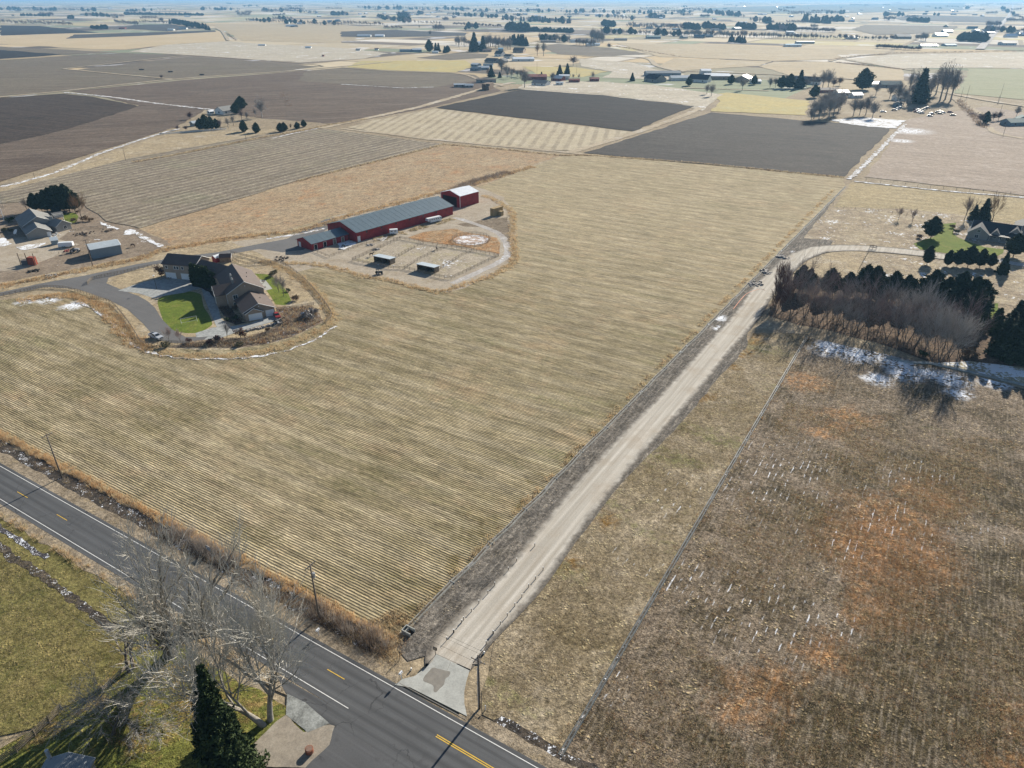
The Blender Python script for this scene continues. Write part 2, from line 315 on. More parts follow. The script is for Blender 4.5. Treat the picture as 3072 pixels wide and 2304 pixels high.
M_corn = field('stubble_field_mat', (.20, .165, .122), (.14, .115, .088), (.18, .16, .10), big=30, med=8, fine=.5, grain=.35, rows=(R(58.0), 1.9, (.36, .31, .235), .45), bands=(R(58.0), 6.5, (.36, .315, .24), .65), streak=(R(58), 70, 3.2, (.10, .082, .06), .85), greens=((.14, .15, .09), 30, .55, .5), bumpd=.15)
M_rusty = field('rusty_grass_mat', (.36, .285, .185), (.31, .22, .13), (.36, .20, .10), big=26, med=5, fine=.5, grain=.42, streak=(R(58), 14, 2, (.26, .19, .13), .6), tuft=(1.2, (.44, .36, .23), .5), c3t=(.54, .66))
M_cream = field('swathed_field_mat', (.44, .38, .27), (.39, .33, .23), (.47, .41, .31), big=40, med=8, grain=.22, bands=(R(81), 9.0, (.25, .21, .15), .75))
M_tan1 = field('stubble_tan_mat', (.42, .34, .22), (.38, .31, .20), (.44, .38, .28), big=120, med=25, fine=2, grain=.12, streak=(R(0), 120, 8, (.34, .28, .19), .5))
M_tan2 = field('stubble_bright_mat', (.50, .39, .24), (.45, .36, .22), (.52, .43, .29), big=150, med=30, fine=2, grain=.1, streak=(R(-5), 160, 10, (.42, .33, .21), .4))
M_pale = field('pale_grass_mat', (.46, .42, .33), (.40, .35, .27), (.50, .45, .38), big=80, med=9, fine=1.5, grain=.18, snow=(.60, 30), streak=(R(0), 40, 4, (.33, .28, .22), .5))
M_yel = field('yellow_grass_mat', (.44, .36, .15), (.39, .33, .16), (.38, .36, .2), big=60, med=12, fine=1.5, grain=.12)
M_grn = field('winter_wheat_mat', (.24, .25, .15), (.27, .27, .17), (.22, .23, .13), big=90, med=15, fine=1.5, grain=.1, streak=(R(10), 90, 5, (.30, .29, .19), .4))
M_pink = field('tilled_pale_mat', (.34, .28, .225), (.30, .245, .195), (.37, .31, .26), big=60, med=9, fine=1, grain=.2, streak=(R(-35), 40, 1.6, (.22, .175, .14), .7), snowblobs=[(*g('U', 1060, 800), 25), (*g('U', 1000, 900), 12)])
M_lawn = field('lawn_mat', (.105, .15, .024), (.15, .18, .032), (.19, .18, .05), big=9, med=2, fine=.25, grain=.22)
M_lawn2 = field('orchard_lawn_mat', (.15, .145, .04), (.105, .12, .028), (.24, .17, .07), big=9, med=1.6, fine=.22, grain=.55, tuft=(.5, (.33, .27, .09), .5), c3t=(.5, .6))
M_mead = field('old_meadow_mat', (.14, .128, .046), (.185, .155, .062), (.105, .108, .034), big=12, med=1.6, fine=.28, grain=.45, tuft=(.6, (.30, .235, .10), .5))
M_snow = field('snow_mat', (.36, .32, .26), (.42, .38, .32), None, big=6, med=2, fine=.4, grain=.15, snow=(.455, 5))
M_icy = field('icy_lane_mat', (.44, .42, .40), (.33, .30, .27), (.62, .64, .67), big=16, med=3, fine=.5, grain=.2, c3t=(.56, .64))
M_lane = field('field_lane_mat', (.42, .35, .25), (.33, .27, .19), (.5, .46, .4), big=40, med=5, grain=.2)
def road_mat(name, base, track, tspace=None, crack=0.0, scale=1):
    m = NT(name, .85, .35); n = m.rng(m.math('ADD', m.math('MULTIPLY', m.noise(7, 4), .6), m.math('MULTIPLY', m.noise(.25, 3), .4)), .3, .7)
    col = m.mix(tuple(c * .82 for c in base), tuple(c * 1.2 for c in base), n)
    if tspace:   # tyre tracks along the road
        sep = m.n.new('ShaderNodeSeparateXYZ'); m.l.new(m.map(RA, 1, 1), sep.inputs[0])
        y0 = O0[0] * -math.sin(RA) + O0[1] * math.cos(RA); y = m.math('SUBTRACT', sep.outputs['Y'], y0 + tspace[0])
        w = m.math('MULTIPLY_ADD', m.math('COSINE', m.math('MULTIPLY', y, 2 * math.pi / tspace[1])), .5, .5)
        col = m.mix(col, track, m.math('MULTIPLY', w, m.rng(m.noise(1.0, 3, m.map(RA, 1 / 40, 1 / 1.2)), .3, .7, .35, .85)))
    st = m.rng(m.noise(1.0, 4, m.map(RA, 1 / 25, 1 / .5)), .5, .75); col = m.mix(col, tuple(c * 1.35 for c in base), m.math('MULTIPLY', st, .65)); col = m.mix(col, tuple(c * .6 for c in base), m.math('MULTIPLY', m.rng(m.noise(3.5, 5, rough=.7), .56, .66), .5))
    if crack:
        cr = m.n.new('ShaderNodeTexVoronoi'); cr.feature = 'DISTANCE_TO_EDGE'; cr.inputs['Scale'].default_value = 1 / 5.5
        dv = m.n.new('ShaderNodeVectorMath'); dv.operation = 'MULTIPLY_ADD'; m.l.new(m.noise(2, 3, col=True), dv.inputs[0]); dv.inputs[1].default_value = (2.5, 2.5, 0); m.l.new(m.pos(), dv.inputs[2]); m.l.new(dv.outputs[0], cr.inputs['Vector'])
        col = m.mix(col, (.025, .025, .027), m.math('MULTIPLY', m.rng(cr.outputs['Distance'], .012, .004), m.math('MULTIPLY', m.rng(m.noise(12, 2), .5, .6), crack)))
    m.bump(m.noise(.12, 2), .01); return m.done(col)
M_asph = road_mat('highway_asphalt_mat', (.085, .088, .092), (.042, .044, .047), (-1.55, 1.75), .7)
M_asph2 = road_mat('side_asphalt_mat', (.082, .084, .088), (.05, .05, .05), None, .9)
M_drive = road_mat('drive_asphalt_mat', (.115, .113, .112), (.05, .05, .05), None, .3)
M_conc = plain('concrete_mat', (.35, .355, .33), .8, .17, 2.2)
M_concd = plain('old_concrete_mat', (.30, .31, .30), .85, .3, 1.4)
M_white = plain('road_paint_white_mat', (.68, .68, .66), .7, .12, .4)
M_yellow = plain('road_paint_yellow_mat', (.62, .40, .05), .7, .15, .4)
def gravel_mat(soft=True):
    m = NT('gravel_road_mat', .95, .1); sep = m.n.new('ShaderNodeSeparateXYZ'); m.l.new(m.map(V90, 1, 1), sep.inputs[0])
    st = m.noise(1.0, 4, m.map(V90, 1 / 60, 1 / 1.1)); col = m.mix((.385, .355, .305), (.53, .495, .435), m.rng(st, .38, .62))
    col = m.mix(col, (.36, .30, .23), m.math('MULTIPLY', m.rng(m.noise(9, 4), .52, .68), .6))
    g1 = m.rng(m.noise(.12, 2, rough=.8), .3, .7, .8, 1.2); s = m.n.new('ShaderNodeVectorMath'); s.operation = 'SCALE'; m.l.new(col, s.inputs[0]); m.l.new(g1, s.inputs['Scale'])
    m.bump(m.noise(.15, 2), .03); out = s.outputs[0]
    if soft:
        at = m.n.new('ShaderNodeAttribute'); at.attribute_name = 'across'; e = m.math('ABSOLUTE', at.outputs['Fac'])
        e2 = m.math('ADD', e, m.math('MULTIPLY', m.math('SUBTRACT', m.noise(2.2, 4), .5), .55)); g2 = m.noise(.5, 3, rough=.7)
        out = m.mix(out, m.mix((.09, .082, .072), (.19, .168, .14), m.rng(g2, .35, .65)), m.rng(e2, .62, .92))
        w = m.math('MULTIPLY_ADD', m.math('COSINE', m.math('MULTIPLY', at.outputs['Fac'], 13.0)), .5, .5); out = m.mix(out, (.33, .285, .225), m.math('MULTIPLY', m.math('MULTIPLY', w, m.rng(e, .75, .5)), m.rng(m.noise(8, 3), .35, .65, .1, .5)))
    return m.done(out)
M_gravel = gravel_mat(); M_gravel0 = gravel_mat(False)
# ---------------------------------------------------------------- ground + distant patchwork of farmland
gb = MB(); gb.add([(-60000, -3000, 0), (60000, -3000, 0), (60000, 90000, 0), (-60000, 90000, 0)], [(0, 1, 2, 3)]); tag(gb.build('ground', M_base), kind='structure')
def patchwork():
    m = NT('farmland_mat', .97, .05); a = m.n.new('ShaderNodeVertexColor'); a.layer_name = 'Col'
    n = m.rng(m.noise(1.0, 4, m.map(R(0), 1 / 220, 1 / 14)), .3, .7, .82, 1.18); s = m.n.new('ShaderNodeVectorMath'); s.operation = 'SCALE'
    m.l.new(a.outputs[0], s.inputs[0]); m.l.new(n, s.inputs['Scale']); c = m.mix(s.outputs[0], (.66, .67, .70), m.math('MULTIPLY', m.rng(m.noise(90, 4), .60, .64), .6)); mat = m.done(c)
    pal = [((.46, .36, .22), 5), ((.50, .42, .29), 5), ((.40, .33, .22), 4), ((.30, .27, .19), 2), ((.13, .11, .09), 3), ((.20, .165, .13), 2), ((.44, .38, .21), 2), ((.56, .51, .43), 3), ((.25, .27, .18), 2)]
    cols = [c for c, w in pal for _ in range(w)]
    vs, fs, cc = [], [], []
    def cell(u0, v0, u1, v1, d):
        if (u1 - u0 > 420 or v1 - v0 > 300 or rnd.random() < .5) and d < 5 and min(u1 - u0, v1 - v0) > 120:
            if (u1 - u0) > (v1 - v0) * rnd.uniform(.7, 1.5): k = u0 + (u1 - u0) * rnd.uniform(.35, .65); cell(u0, v0, k, v1, d + 1); cell(k, v0, u1, v1, d + 1)
            else: k = v0 + (v1 - v0) * rnd.uniform(.35, .65); cell(u0, v0, u1, k, d + 1); cell(u0, k, u1, v1, d + 1)
            return
        e = 5; P = [F(u0 + e, v0 + e), F(u1 - e, v0 + e), F(u1 - e, v1 - e), F(u0 + e, v1 - e)]
        cx, cy = sum(p[0] for p in P) / 4, sum(p[1] for p in P) / 4
        if cy < 900 or abs(cx) > cy * .95 + 500: return
        n = len(vs); vs.extend([(p[0], p[1], .02) for p in P]); fs.append((n, n + 1, n + 2, n + 3)); c = rnd.choice(cols); k = rnd.uniform(.85, 1.12); cc.append(tuple(q * k for q in c))
    S = 800
    for i in range(-26, 26):
        for j in range(0, 30): cell(i * S, j * S, (i + 1) * S, (j + 1) * S, 0)
    me = bpy.data.meshes.new('farmland'); me.from_pydata(vs, [], fs); me.materials.append(mat)
    at = me.color_attributes.new('Col', 'FLOAT_COLOR', 'CORNER'); at.data.foreach_set('color', np.repeat(np.array([(*c, 1) for c in cc], dtype=np.float32), 4, axis=0).ravel())
    o = bpy.data.objects.new('farmland', me); COL.objects.link(o); tag(o, kind='structure')
patchwork()
LAY[0] = 8
S_ = sheet
# far fields seen one by one
S_('field', 'A 0,165 250,168 640,212 430,217 0,231', M_plough1)
S_('field', 'A -300,236 0,232 430,218 900,212 1400,198 1450,205 1490,265 1080,290 800,322 600,318 0,285 -300,270', M_tan2)
S_('field', 'A 480,224 1400,197 1400,206 900,234 430,251', M_plough2)
S_('field', 'A 870,160 1100,158 1290,183 1080,203 800,185', M_plough2)
S_('field', 'A 1400,155 2212,160 B 200,180 350,192 0,205 A 2212,280 2000,275 1560,265 1460,205 1390,185', M_tan1)
S_('field', 'A -400,300 0,302 770,340 430,356 0,322 -400,310', M_plough4)
S_('field', 'A -400,305 0,325 430,353 0,384 -400,400', M_plough1)
S_('field', 'A 1080,290 1480,268 1700,285 2212,310 B 300,345 150,380 A 1950,405 1270,358 830,335', M_pale)
S_('field', 'A -400,410 0,390 560,355 800,344 1180,358 415,448 640,470 1110,515 400,592 0,624 -400,660', M_plough4)
S_('field', 'A 500,452 1250,366 2080,432 1800,466 1130,512', M_plough4)
S_('field', 'A 500,600 1180,520 2100,450 B 900,520 1040,590 600,690 270,755 0,802 A 1700,770 1400,720 1000,665', M_plough3)
S_('field', 'A 450,592 1180,522 1830,472 1990,455 1910,520 1780,570 1830,640 1750,760 1690,750 1610,700 1380,700 1200,690', M_plough3)
S_('field', 'A 1990,458 2212,440 B 330,440 870,485 905,520 560,572 0,545 A 1930,525', M_plough4)
S_('field', 'A 1930,528 B 0,552 560,578 880,572 1040,590 600,690 270,755 0,802 A 2100,798 1780,745 1850,650 1800,575', M_plough3)
S_('field', 'B 0,205 350,194 820,214 800,232 600,236 300,242 0,238', M_plough2)
S_('field', 'B 130,395 800,392 860,430 740,470 300,456 40,436', M_yel)
S_('field', 'B 480,375 740,345 960,350 940,375 700,390', M_plough4)
S_('field', 'B 1290,300 1400,285 1740,310 1990,350 1700,366 1400,352', M_plough4)
S_('field', 'B 1170,432 1500,435 1720,465 1560,502 1300,495', M_yel)
S_('field', 'B 1530,380 1900,408 2050,455 2212,480 2212,520 1700,505 1750,465 1560,430', M_pale)
S_('field', 'B 1780,280 2212,285 C 260,292 900,322 C 300,372 -150,370 B 1990,345', M_tan1)
S_('field', 'B 1170,545 1700,530 2212,575 C 230,640 130,720 B 2190,672 1150,578', M_pale)
S_('field', 'C -60,378 590,398 490,428 0,460 -160,440', M_tan1)
S_('field', 'C 0,300 260,292 950,320 1060,385 590,397 0,372', M_tan1)
S_('field', 'C 500,430 590,400 950,403 1430,452 1440,525 1100,515 700,490', M_tan1)
S_('field', 'C 1060,388 1370,352 2212,338 2400,338 2400,446 1830,440 1430,447', M_pale)
S_('field', 'C 1850,442 2400,452 2400,700 2212,650 1760,605 1840,500', M_grn)
S_('field', 'C 1100,190 1180,163 1790,170 1720,212 1250,228', M_plough4)
S_('field', 'C 1370,122 1500,98 2140,112 2080,150 1420,132', M_plough2)
M_orch = field('orchard_mat', (.10, .12, .11), (.13, .145, .13), None, big=300, med=60, fine=6, grain=.25)
S_('field', 'C 130,72 180,52 900,30 1830,18 1810,66 1000,86', M_orch)
S_('field', 'C 300,130 1000,90 1400,98 1330,122 950,135 400,150', M_tan1)
S_('field', 'C 200,612 290,600 820,655 800,748 180,722 240,660', M_yel)
S_('field', 'C 1440,780 1960,690 2400,760 R 2800,300 2212,220 R 1010,80', M_pink)
# ploughed and striped fields in the middle distance
S_('field', 'V -200,352 0,312 117,286 300,228 200,205 440,238 440,242 382,274 300,300 0,394 -200,460', M_plough3)
S_('field', 'V -200,218 0,212 133,203 200,209 300,230 210,260 117,287 0,313 -200,352', field('ploughed_chocolate_mat', (.048, .037, .03), (.065, .05, .04), (.04, .032, .026), big=60, med=10, fine=.6, grain=.34, streak=(R(-28), 60, 3, (.09, .07, .055), .5)))
S_('field', 'V 940,233 1125,194 1300,206 1497,230 1370,284', M_plough1)
S_('field', 'V 752,276 800,262 940,235 1368,286 1232,326 1190,324 900,300', M_cream)
S_('field', 'V 1262,331 1536,243 1750,262 1926,275 1822,383', M_plough2)
S_('field', 'V 1125,190 1200,174 1400,183 1560,205 1522,235 1497,229 1300,204', M_pale)
ribbon('farm_lane', 'V 1230,330 1375,286 1500,240 1535,212', 7, M_lane, jit=.8, smooth=True)
ribbon('farm_lane', 'V 690,278 900,233 1050,190 1110,178', 8, M_lane, jit=1)
ribbon('farm_lane', 'V 740,278 980,306 1190,326 1260,333', 5, M_lane, jit=.8)
S_('field', 'V 1840,394 2030,413 2400,450 2400,520 2060,462 1960,452 1800,447', M_hayfar)
S_('field', 'V 1800,450 1960,452 2060,462 2400,522 2400,700 2212,640 2010,545 1800,532 1720,545 1640,580 1650,560', M_drysnow)
S_('field', 'V 270,345 380,325 520,298 700,279 962,312 800,352 640,392 300,494 232,478 165,430 0,440 -200,480 -200,440', M_corn)
S_('field', 'V 300,494 640,392 962,312 1080,322 1208,336 1120,368 1045,400 720,472 560,510 500,545 380,548 360,520', M_rusty)
S_('field', 'V -100,435 0,404 360,290 500,284 620,277 560,292 380,325 270,345 0,415 -100,455', M_dry)
S_('neighbour_lot', 'V -200,470 0,440 100,432 165,430 232,478 300,494 360,520 380,548 330,558 200,585 0,628 -200,665', M_dirt)
S_('neighbour_lot', 'L -400,850 0,750 180,680 600,640 780,560 870,600 700,700 900,760 700,880 480,960 250,1060 0,1090 -400,1180', M_yard, jit=1.2)
# the big mown hay field
hay = gl('V -200,690 0,648 130,633 560,520 700,470 1045,400 1210,338 1266,336 1500,352 1822,384')
hay += [G(2536, 560), G(1230, 1878)]
hay += gl('V 850,1372 700,1300 0,935 -300,800')
sheet('hay_field', hay, M_hay, jit=.35)
0 and sheet('hay_field_far_end', 'V 1100,375 1210,338 1266,336 1500,352 1822,384 1770,440 1715,505 1560,470 1300,440 1150,440 1060,420', M_hayfar, jit=4, step=6)
# house island and barn island
S_('house_grounds', 'V -200,668 0,634 60,627 130,622 185,632 235,678 262,712 300,742 350,752 430,757 510,754 590,741 650,720 704,693 706,670 684,632 645,592 604,566 560,548 500,520 330,548 0,612 -200,650', M_dry, jit=.8)
S_('barn_grounds', 'V 500,522 640,508 720,468 900,425 1010,400 1048,410 1088,426 1107,450 1113,500 1109,555 1080,587 1005,623 965,632 868,612 760,590 690,577 640,588 560,548', M_yard, jit=.6)
S_('paddock', 'Z 710,780 1110,600 1300,630 1925,740 1520,940 1140,850', M_paddock, jit=.3)
S_('weed_patch', 'Z 1170,590 1300,540 1560,515 1640,540 1900,590 1945,640 1935,725 1650,670 1300,620', field('rust_weeds_mat', (.33, .17, .07), (.30, .22, .13), (.38, .3, .2), big=8, med=2, grain=.4), jit=.4)
S_('muddy_patch', 'Z 1580,480 1800,440 2010,420 2025,560 1990,640 1900,560 1800,500 1640,500', field('mud_mat', (.16, .125, .09), (.22, .18, .13), None, big=8, med=2, grain=.35), jit=.8)
ribbon('farm_track', 'Z 1560,420 1800,500 1930,560 1990,640 1995,730 1930,790 1700,900 1540,970', 3.2, M_icy, jit=.25, smooth=True)
ribbon('farm_track', 'Z 1570,420 1700,370 1770,300 1780,260', 7, M_yard, jit=.3, smooth=True)
# lawns, paving
S_('lawn', 'Q 130,690 200,630 330,590 480,570 630,600 660,680 680,760 740,850 775,940 760,980 640,1050 480,1065 300,1030 220,970 180,870', M_lawn, jit=0, smooth=True)
S_('lawn', 'Q 1280,360 1450,370 1560,440 1680,600 1710,680 1640,735 1530,725 1480,640 1420,560 1490,540 1350,430', M_lawn, jit=.1)
S_('lawn', 'L 740,400 880,390 930,430 900,500 800,540 750,500', M_lawn, jit=.2)
S_('paved_drive', 'V -60,668 0,632 90,612 180,596 290,572 385,555 470,545 560,527 620,516 700,475 720,470 735,478 700,500 690,520 655,540 610,545 560,538 480,552 400,561 330,572 235,600 230,612 260,625 300,640 318,650 335,665 350,690 372,712 400,728 450,728 470,735 430,742 380,742 340,735 310,700 275,668 235,648 170,625 100,620 0,640', M_drive, jit=0)
S_('concrete_drive', 'V 255,628 300,634 335,645 350,640 400,632 435,622 440,640 452,670 470,710 440,735 455,738 500,722 560,700 600,685 590,678 545,700 500,705 478,690 470,660 455,630 440,612 410,600 350,600 300,612', M_concd, jit=0)
S_('concrete_apron', 'Q 580,1065 780,1000 880,990 1160,975 1340,905 1530,845 1590,900 1500,930 1250,1000 880,1100 590,1115', M_concd, jit=0)
S_('planting_bed', 'Q 560,470 700,500 850,545 960,700 1060,860 1130,930 1190,940 1060,968 940,925 895,830 840,745 800,650 740,580 640,530 540,510', field('mulch_bed_mat', (.055, .042, .035), (.085, .065, .05), None, big=4, med=1, fine=.3, grain=.5), jit=.15, step=1)
S_('thicket_floor', 'Q 1530,760 1800,750 1960,740 2040,830 2090,930 1960,1010 1750,1100 1400,1200 1000,1240 600,1240 250,1235 440,1180 800,1130 1150,1120 1400,1040 1620,960', field('thicket_floor_mat', (.17, .13, .095), (.25, .20, .145), (.12, .09, .07), big=7, med=1.6, fine=.3, grain=.5, snow=(.60, 4)), jit=.6)
S_('patio', 'Q 1340,430 1410,440 1490,540 1400,560 1340,480', M_conc, jit=0)
S_('lawn', 'O 240,660 420,590 600,540 700,380 740,310 1000,285 960,400 940,480 1050,560 1500,720 1850,760 1830,830 1640,915 1300,890 1000,850 600,800 350,760', M_lawn, jit=0)
ribbon('farmyard_drive', 'O 780,880 1500,935 1750,960 2204,1040 2600,1100', 5, M_icy, jit=.2)
S_('rough_grass', 'R 1000,655 1400,690 2212,790 2400,820 2400,1100 1870,1020 1500,930 1050,880 950,820', M_drysnow, jit=.4)
S_('dry_grass', 'R 420,840 560,720 700,660 830,640 1020,645 950,810 900,870 700,850', M_dry, jit=.3)
# right of the gravel road
S_('tree_belt_floor', 'R 250,1130 330,960 480,840 1000,860 1400,960 1880,1040 1950,1200 2400,1300 2400,1540 1800,1490 1500,1490 1100,1340 640,1225 500,1200', M_litter, jit=.6)
S_('lawn', 'R 1870,1050 2010,1040 2010,1100 1960,1180 1860,1120', M_lawn, jit=.3)
dl = lambda t: (G(2420, 1012)[0] * (1 - t) + G(1680, 2268)[0] * t, G(2420, 1012)[1] * (1 - t) + G(1680, 2268)[1] * t)
cdit0, cdit1 = dl(0), dl(1.0)
sheet('rough_pasture', [cdit0] + gl('R 1480,1500 2400,1740') + [(260, 60), (90, 0), F(200, 3), cdit1], M_past, jit=.2)
S_('snowy_ground', 'R 1480,1500 1800,1480 2400,1560 2400,1800 2212,1660', field('snowy_grass_mat', (.34, .30, .2), (.44, .4, .3), (.26, .22, .14), big=8, med=2, fine=.4, grain=.4, snow=(.5, 9)), jit=.4)
hayR = [G(2536, 560), G(1230, 1878)]
sheet('strip_pasture', gl('D 1900,0 2212,0') + [G(2440, 985), cdit0, cdit1, F(146, 3.2), F(137, 3.2), F(135, 7)] + gl('D 200,2000 505,1659 785,1300 1010,1000 1300,700 1570,400 1830,100'), M_strip, jit=.3)
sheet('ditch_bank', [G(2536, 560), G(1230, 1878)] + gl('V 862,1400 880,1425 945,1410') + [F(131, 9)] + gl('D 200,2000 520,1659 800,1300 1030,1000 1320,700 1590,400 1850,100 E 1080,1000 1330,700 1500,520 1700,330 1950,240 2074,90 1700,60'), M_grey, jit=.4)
grav = gl('M 850,680 D -30,2250 D 350,1659 620,1300 860,1000 1125,700 1410,400 1665,100 E 760,1290 1010,1000 1200,710 1400,500 1600,320 1850,215 R 700,628 850,620 1030,625 1250,643 1430,662 1620,690')
grav[1] = g('M', 950, 380)
soft_ribbon('gravel_road', grav, 9.4, M_gravel, .17)
sheet('gravel_mouth', 'M 610,540 750,440 900,300 1350,300 1280,480 1140,650 1100,760', M_gravel0, z=.19, jit=.1)
# snow patches
for s_ in ('C 955,778 1200,765 1440,782 1380,835 1200,822 1040,800', 'L 1180,490 1240,510 1300,550 1420,575 1400,585 1280,570 1200,530', 'L 190,800 330,770 560,745 480,790 330,830 240,825',
           'L -20,705 60,680 135,755 60,780 -20,790', 'L 1480,600 1560,580 1640,620 1540,650 1460,650', 'Z 890,600 960,590 1010,570 960,620', 'Z 590,640 690,612 750,640 650,690 600,680'):
    S_('snow_patch', s_, M_snow, jit=.5, step=1.2)
ribbon('snow_streak', 'V 165,650 215,675 250,705 280,735 310,757 350,768 430,776 540,772 620,757 690,728 725,705', 1.0, M_snowb, jit=.7, step=1.5, smooth=True)
for s_, w in (('A 415,600 720,630 1000,670 1400,716', 4.5), ('S 0,385 160,350 400,280 700,150 960,60 1150,0 T 240,480 450,430', 3.2), ('L 1600,620 1750,710 1960,810', 2.2),
             ('V 1955,268 1880,345 1835,388', 3), ('B 0,548 400,572 600,566', 3), ('V 1845,392 2030,412 2212,427 2400,446', 2.4), ('Z 0,600 300,555 480,515', 2), ('T 1320,525 1500,480 1750,430', 2)):
    ribbon('snow_streak', s_, w, M_snowb, jit=w * .3, step=2.5)
for s_, w in (('A -100,640 0,632 410,592 1130,515 1800,467 2212,432 B 330,400', 7), ('A 415,448 1200,361', 6), ('A 415,448 660,472 1110,514', 5), ('A 0,386 400,362 820,342 1200,358 1950,412 2100,432', 5), ('A 1480,265 1440,205 1400,185', 9),
             ('B 0,438 300,462 740,478 900,520 1050,560', 5), ('B 1560,365 1950,375 2050,430 2212,468 C 0,462 700,490 1100,515 1430,535', 9), ('C 950,400 1060,375 1370,350 2212,338', 7), ('C 1050,390 1430,450 1500,458', 6),
             ('C 0,570 300,580 560,590', 5), ('C 1500,560 1900,640 2212,690 2400,720', 9), ('U 1520,480 1640,560 1800,640', 7), ('U 1850,760 1960,830 2212,880', 6)):
    ribbon('farm_lane', s_, w, M_lane, jit=.8, smooth=True)
ribbon('distant_highway', 'C 1925,322 1990,250 2060,165 2110,110 2135,60 2140,30', 17, M_icy)
# ---------------------------------------------------------------- highway
def strip(name, u0, u1, v0, v1, mat, z, kind='structure'):
    b = MB(); b.add([(*F(u0, v0), z), (*F(u1, v0), z), (*F(u1, v1), z), (*F(u0, v1), z)], [(0, 1, 2, 3)]); return tag(b.build(name, mat), kind=kind)
zr = .20
sheet('meadow', [F(-140, -9.5), F(62, -9.5), F(95, -13), F(60, -60), F(-140, -80)], M_mead, z=.15)
sheet('orchard_lawn', [F(*toF(g('K', 1180, 500))), F(128, -10.6), F(132, -14), g('K', 2250, 1330), g('K', 1750, 1800), (-45, 45), (-110, 45), g('K', -100, 1560), g('K', 450, 1250), g('K', 950, 850)], M_lawn2, z=.16, jit=.4)
sheet('verge', [F(-140, 7.2)] + [F(u, 6.6 + math.sin(u * .3) * .5) for u in range(-130, 118, 5)] + [F(119, 3), F(119, 1), F(-140, 1)], M_ditch, z=.155)
sheet('verge', [F(-140, 3.4), F(116, 3.4), F(122, 2.2), F(122, -.2), F(-140, -.2)], M_verge, z=.18, jit=.35, step=2)
sheet('verge', [F(134, 3.0), F(260, 2.6), F(260, -.2), F(134, -.2)], M_verge, z=.18, jit=.3, step=2)
sheet('verge', [F(140, 4.6), F(260, 5.5), F(260, 2.4), F(139, 2.4)], M_ditch, z=.17, jit=.4, step=2)
sheet('verge', [F(-140, -6.5), F(128, -6.5), F(128, -10.2), F(-140, -10.2)], M_verge, z=.18, jit=.4, step=2)
mouth = [F(-140, .75), F(260, .75), F(260, -60), F(172, -60), g('Y', 470, 1548), g('Y', 640, 1330), g('Y', 640, 1260), g('Y', 350, 1060), g('Y', 285, 930), F(116, -7.8), F(-140, -7.8)]
b = MB(); b.add([(*p, zr) for p in mouth], [tuple(range(len(mouth)))[::-1]]); tag(b.build('highway', M_asph), kind='structure')
side = [F(*toF(g('Y', 690, 1270))), F(260, -9.4), F(260, -60), F(172, -60), g('Y', 470, 1548), g('Y', 650, 1340)]
b = MB(); b.add([(*p, zr + .006) for p in side], [tuple(range(len(side)))[::-1]]); tag(b.build('side_road', M_asph2), kind='structure')
gm = gl('Y 290,1240 350,1200 470,1320 640,1262 670,1275 640,1400 480,1548 0,1548 -40,1560'); gm += [g('Y', 200, 1330)]
sheet('gravel_driveway', gm[:-1] + [g('Y', 0, 1545)], field('packed_gravel_mat', (.30, .265, .215), (.25, .22, .18), (.34, .31, .26), big=6, med=1.5, fine=.12, grain=.16, bumpd=.012), z=.215, jit=.12, step=1)
ribbon('meadow_ditch', 'X -60,900 0,935 100,1040 220,1095 400,1220 560,1345 700,1440 K 820,410 940,515', 1.5, M_ditch, z=.175, jit=.35, step=1)
ribbon('meadow_ditch', 'X -60,740 0,790 130,865 280,985 400,1035', 1.1, field('icy_ditch_mat', (.10, .09, .09), (.05, .05, .06), None, big=4, med=1, grain=.4, snow=(.53, 2.2)), z=.182, jit=.3, step=1)
sheet('concrete_pad', 'Y 358,1060 480,1120 560,1190 640,1258 495,1318 350,1200 355,1120', plain('stained_pad_mat', (.22, .23, .22), .9, .42, 2.0), z=.225, jit=0)
LW = .13
for nm, u0, u1, v in (('edge_line', -140, 260, 0), ):
    b = MB(); b.add([(*F(u0, v - LW / 2), zr + .008), (*F(u1, v - LW / 2), zr + .008), (*F(u1, v + LW / 2), zr + .008), (*F(u0, v + LW / 2), zr + .008)], [(0, 1, 2, 3)]); tag(b.build('road_edge_line', M_white), kind='structure')
uend = toF(G(1046, 2127))[0]
strip('road_edge_line', -140, uend, -6.87 - LW / 2, -6.87 + LW / 2, M_white, zr + .008)
# yellow centre line: dashes, then the double line by the junction
for a, c in ((('X', 145, 490), ('X', 232, 540)), (('X', 473, 678), ('X', 558, 728)), (('K', 1690, 255), ('K', 1750, 300)), (('Y', 250, 690), ('Y', 290, 712)), (('Y', 625, 898), ('Y', 738, 966))):
    ua, uc = toF(g(*a))[0], toF(g(*c))[0]; vm = (toF(g(*a))[1] + toF(g(*c))[1]) / 2
    strip('centre_dash', ua, uc, vm - .07, vm + .07, M_yellow, zr + .009)
for vv in (0, -.32):
    ua = toF(g('Y', 1352, 1333)); uc = toF(g('Y', 1715, 1548)); 
    b = MB(); d0 = (ua[0], ua[1] + vv); d1 = (uc[0] + 60, uc[1] + vv + (uc[1] - ua[1]) / (uc[0] - ua[0]) * 60)
    b.add([(*F(d0[0], d0[1] - .08), zr + .009), (*F(d1[0], d1[1] - .08), zr + .009), (*F(d1[0], d1[1] + .08), zr + .009), (*F(d0[0], d0[1] + .08), zr + .009)], [(0, 1, 2, 3)]); tag(b.build('double_yellow_line', M_yellow), kind='structure')
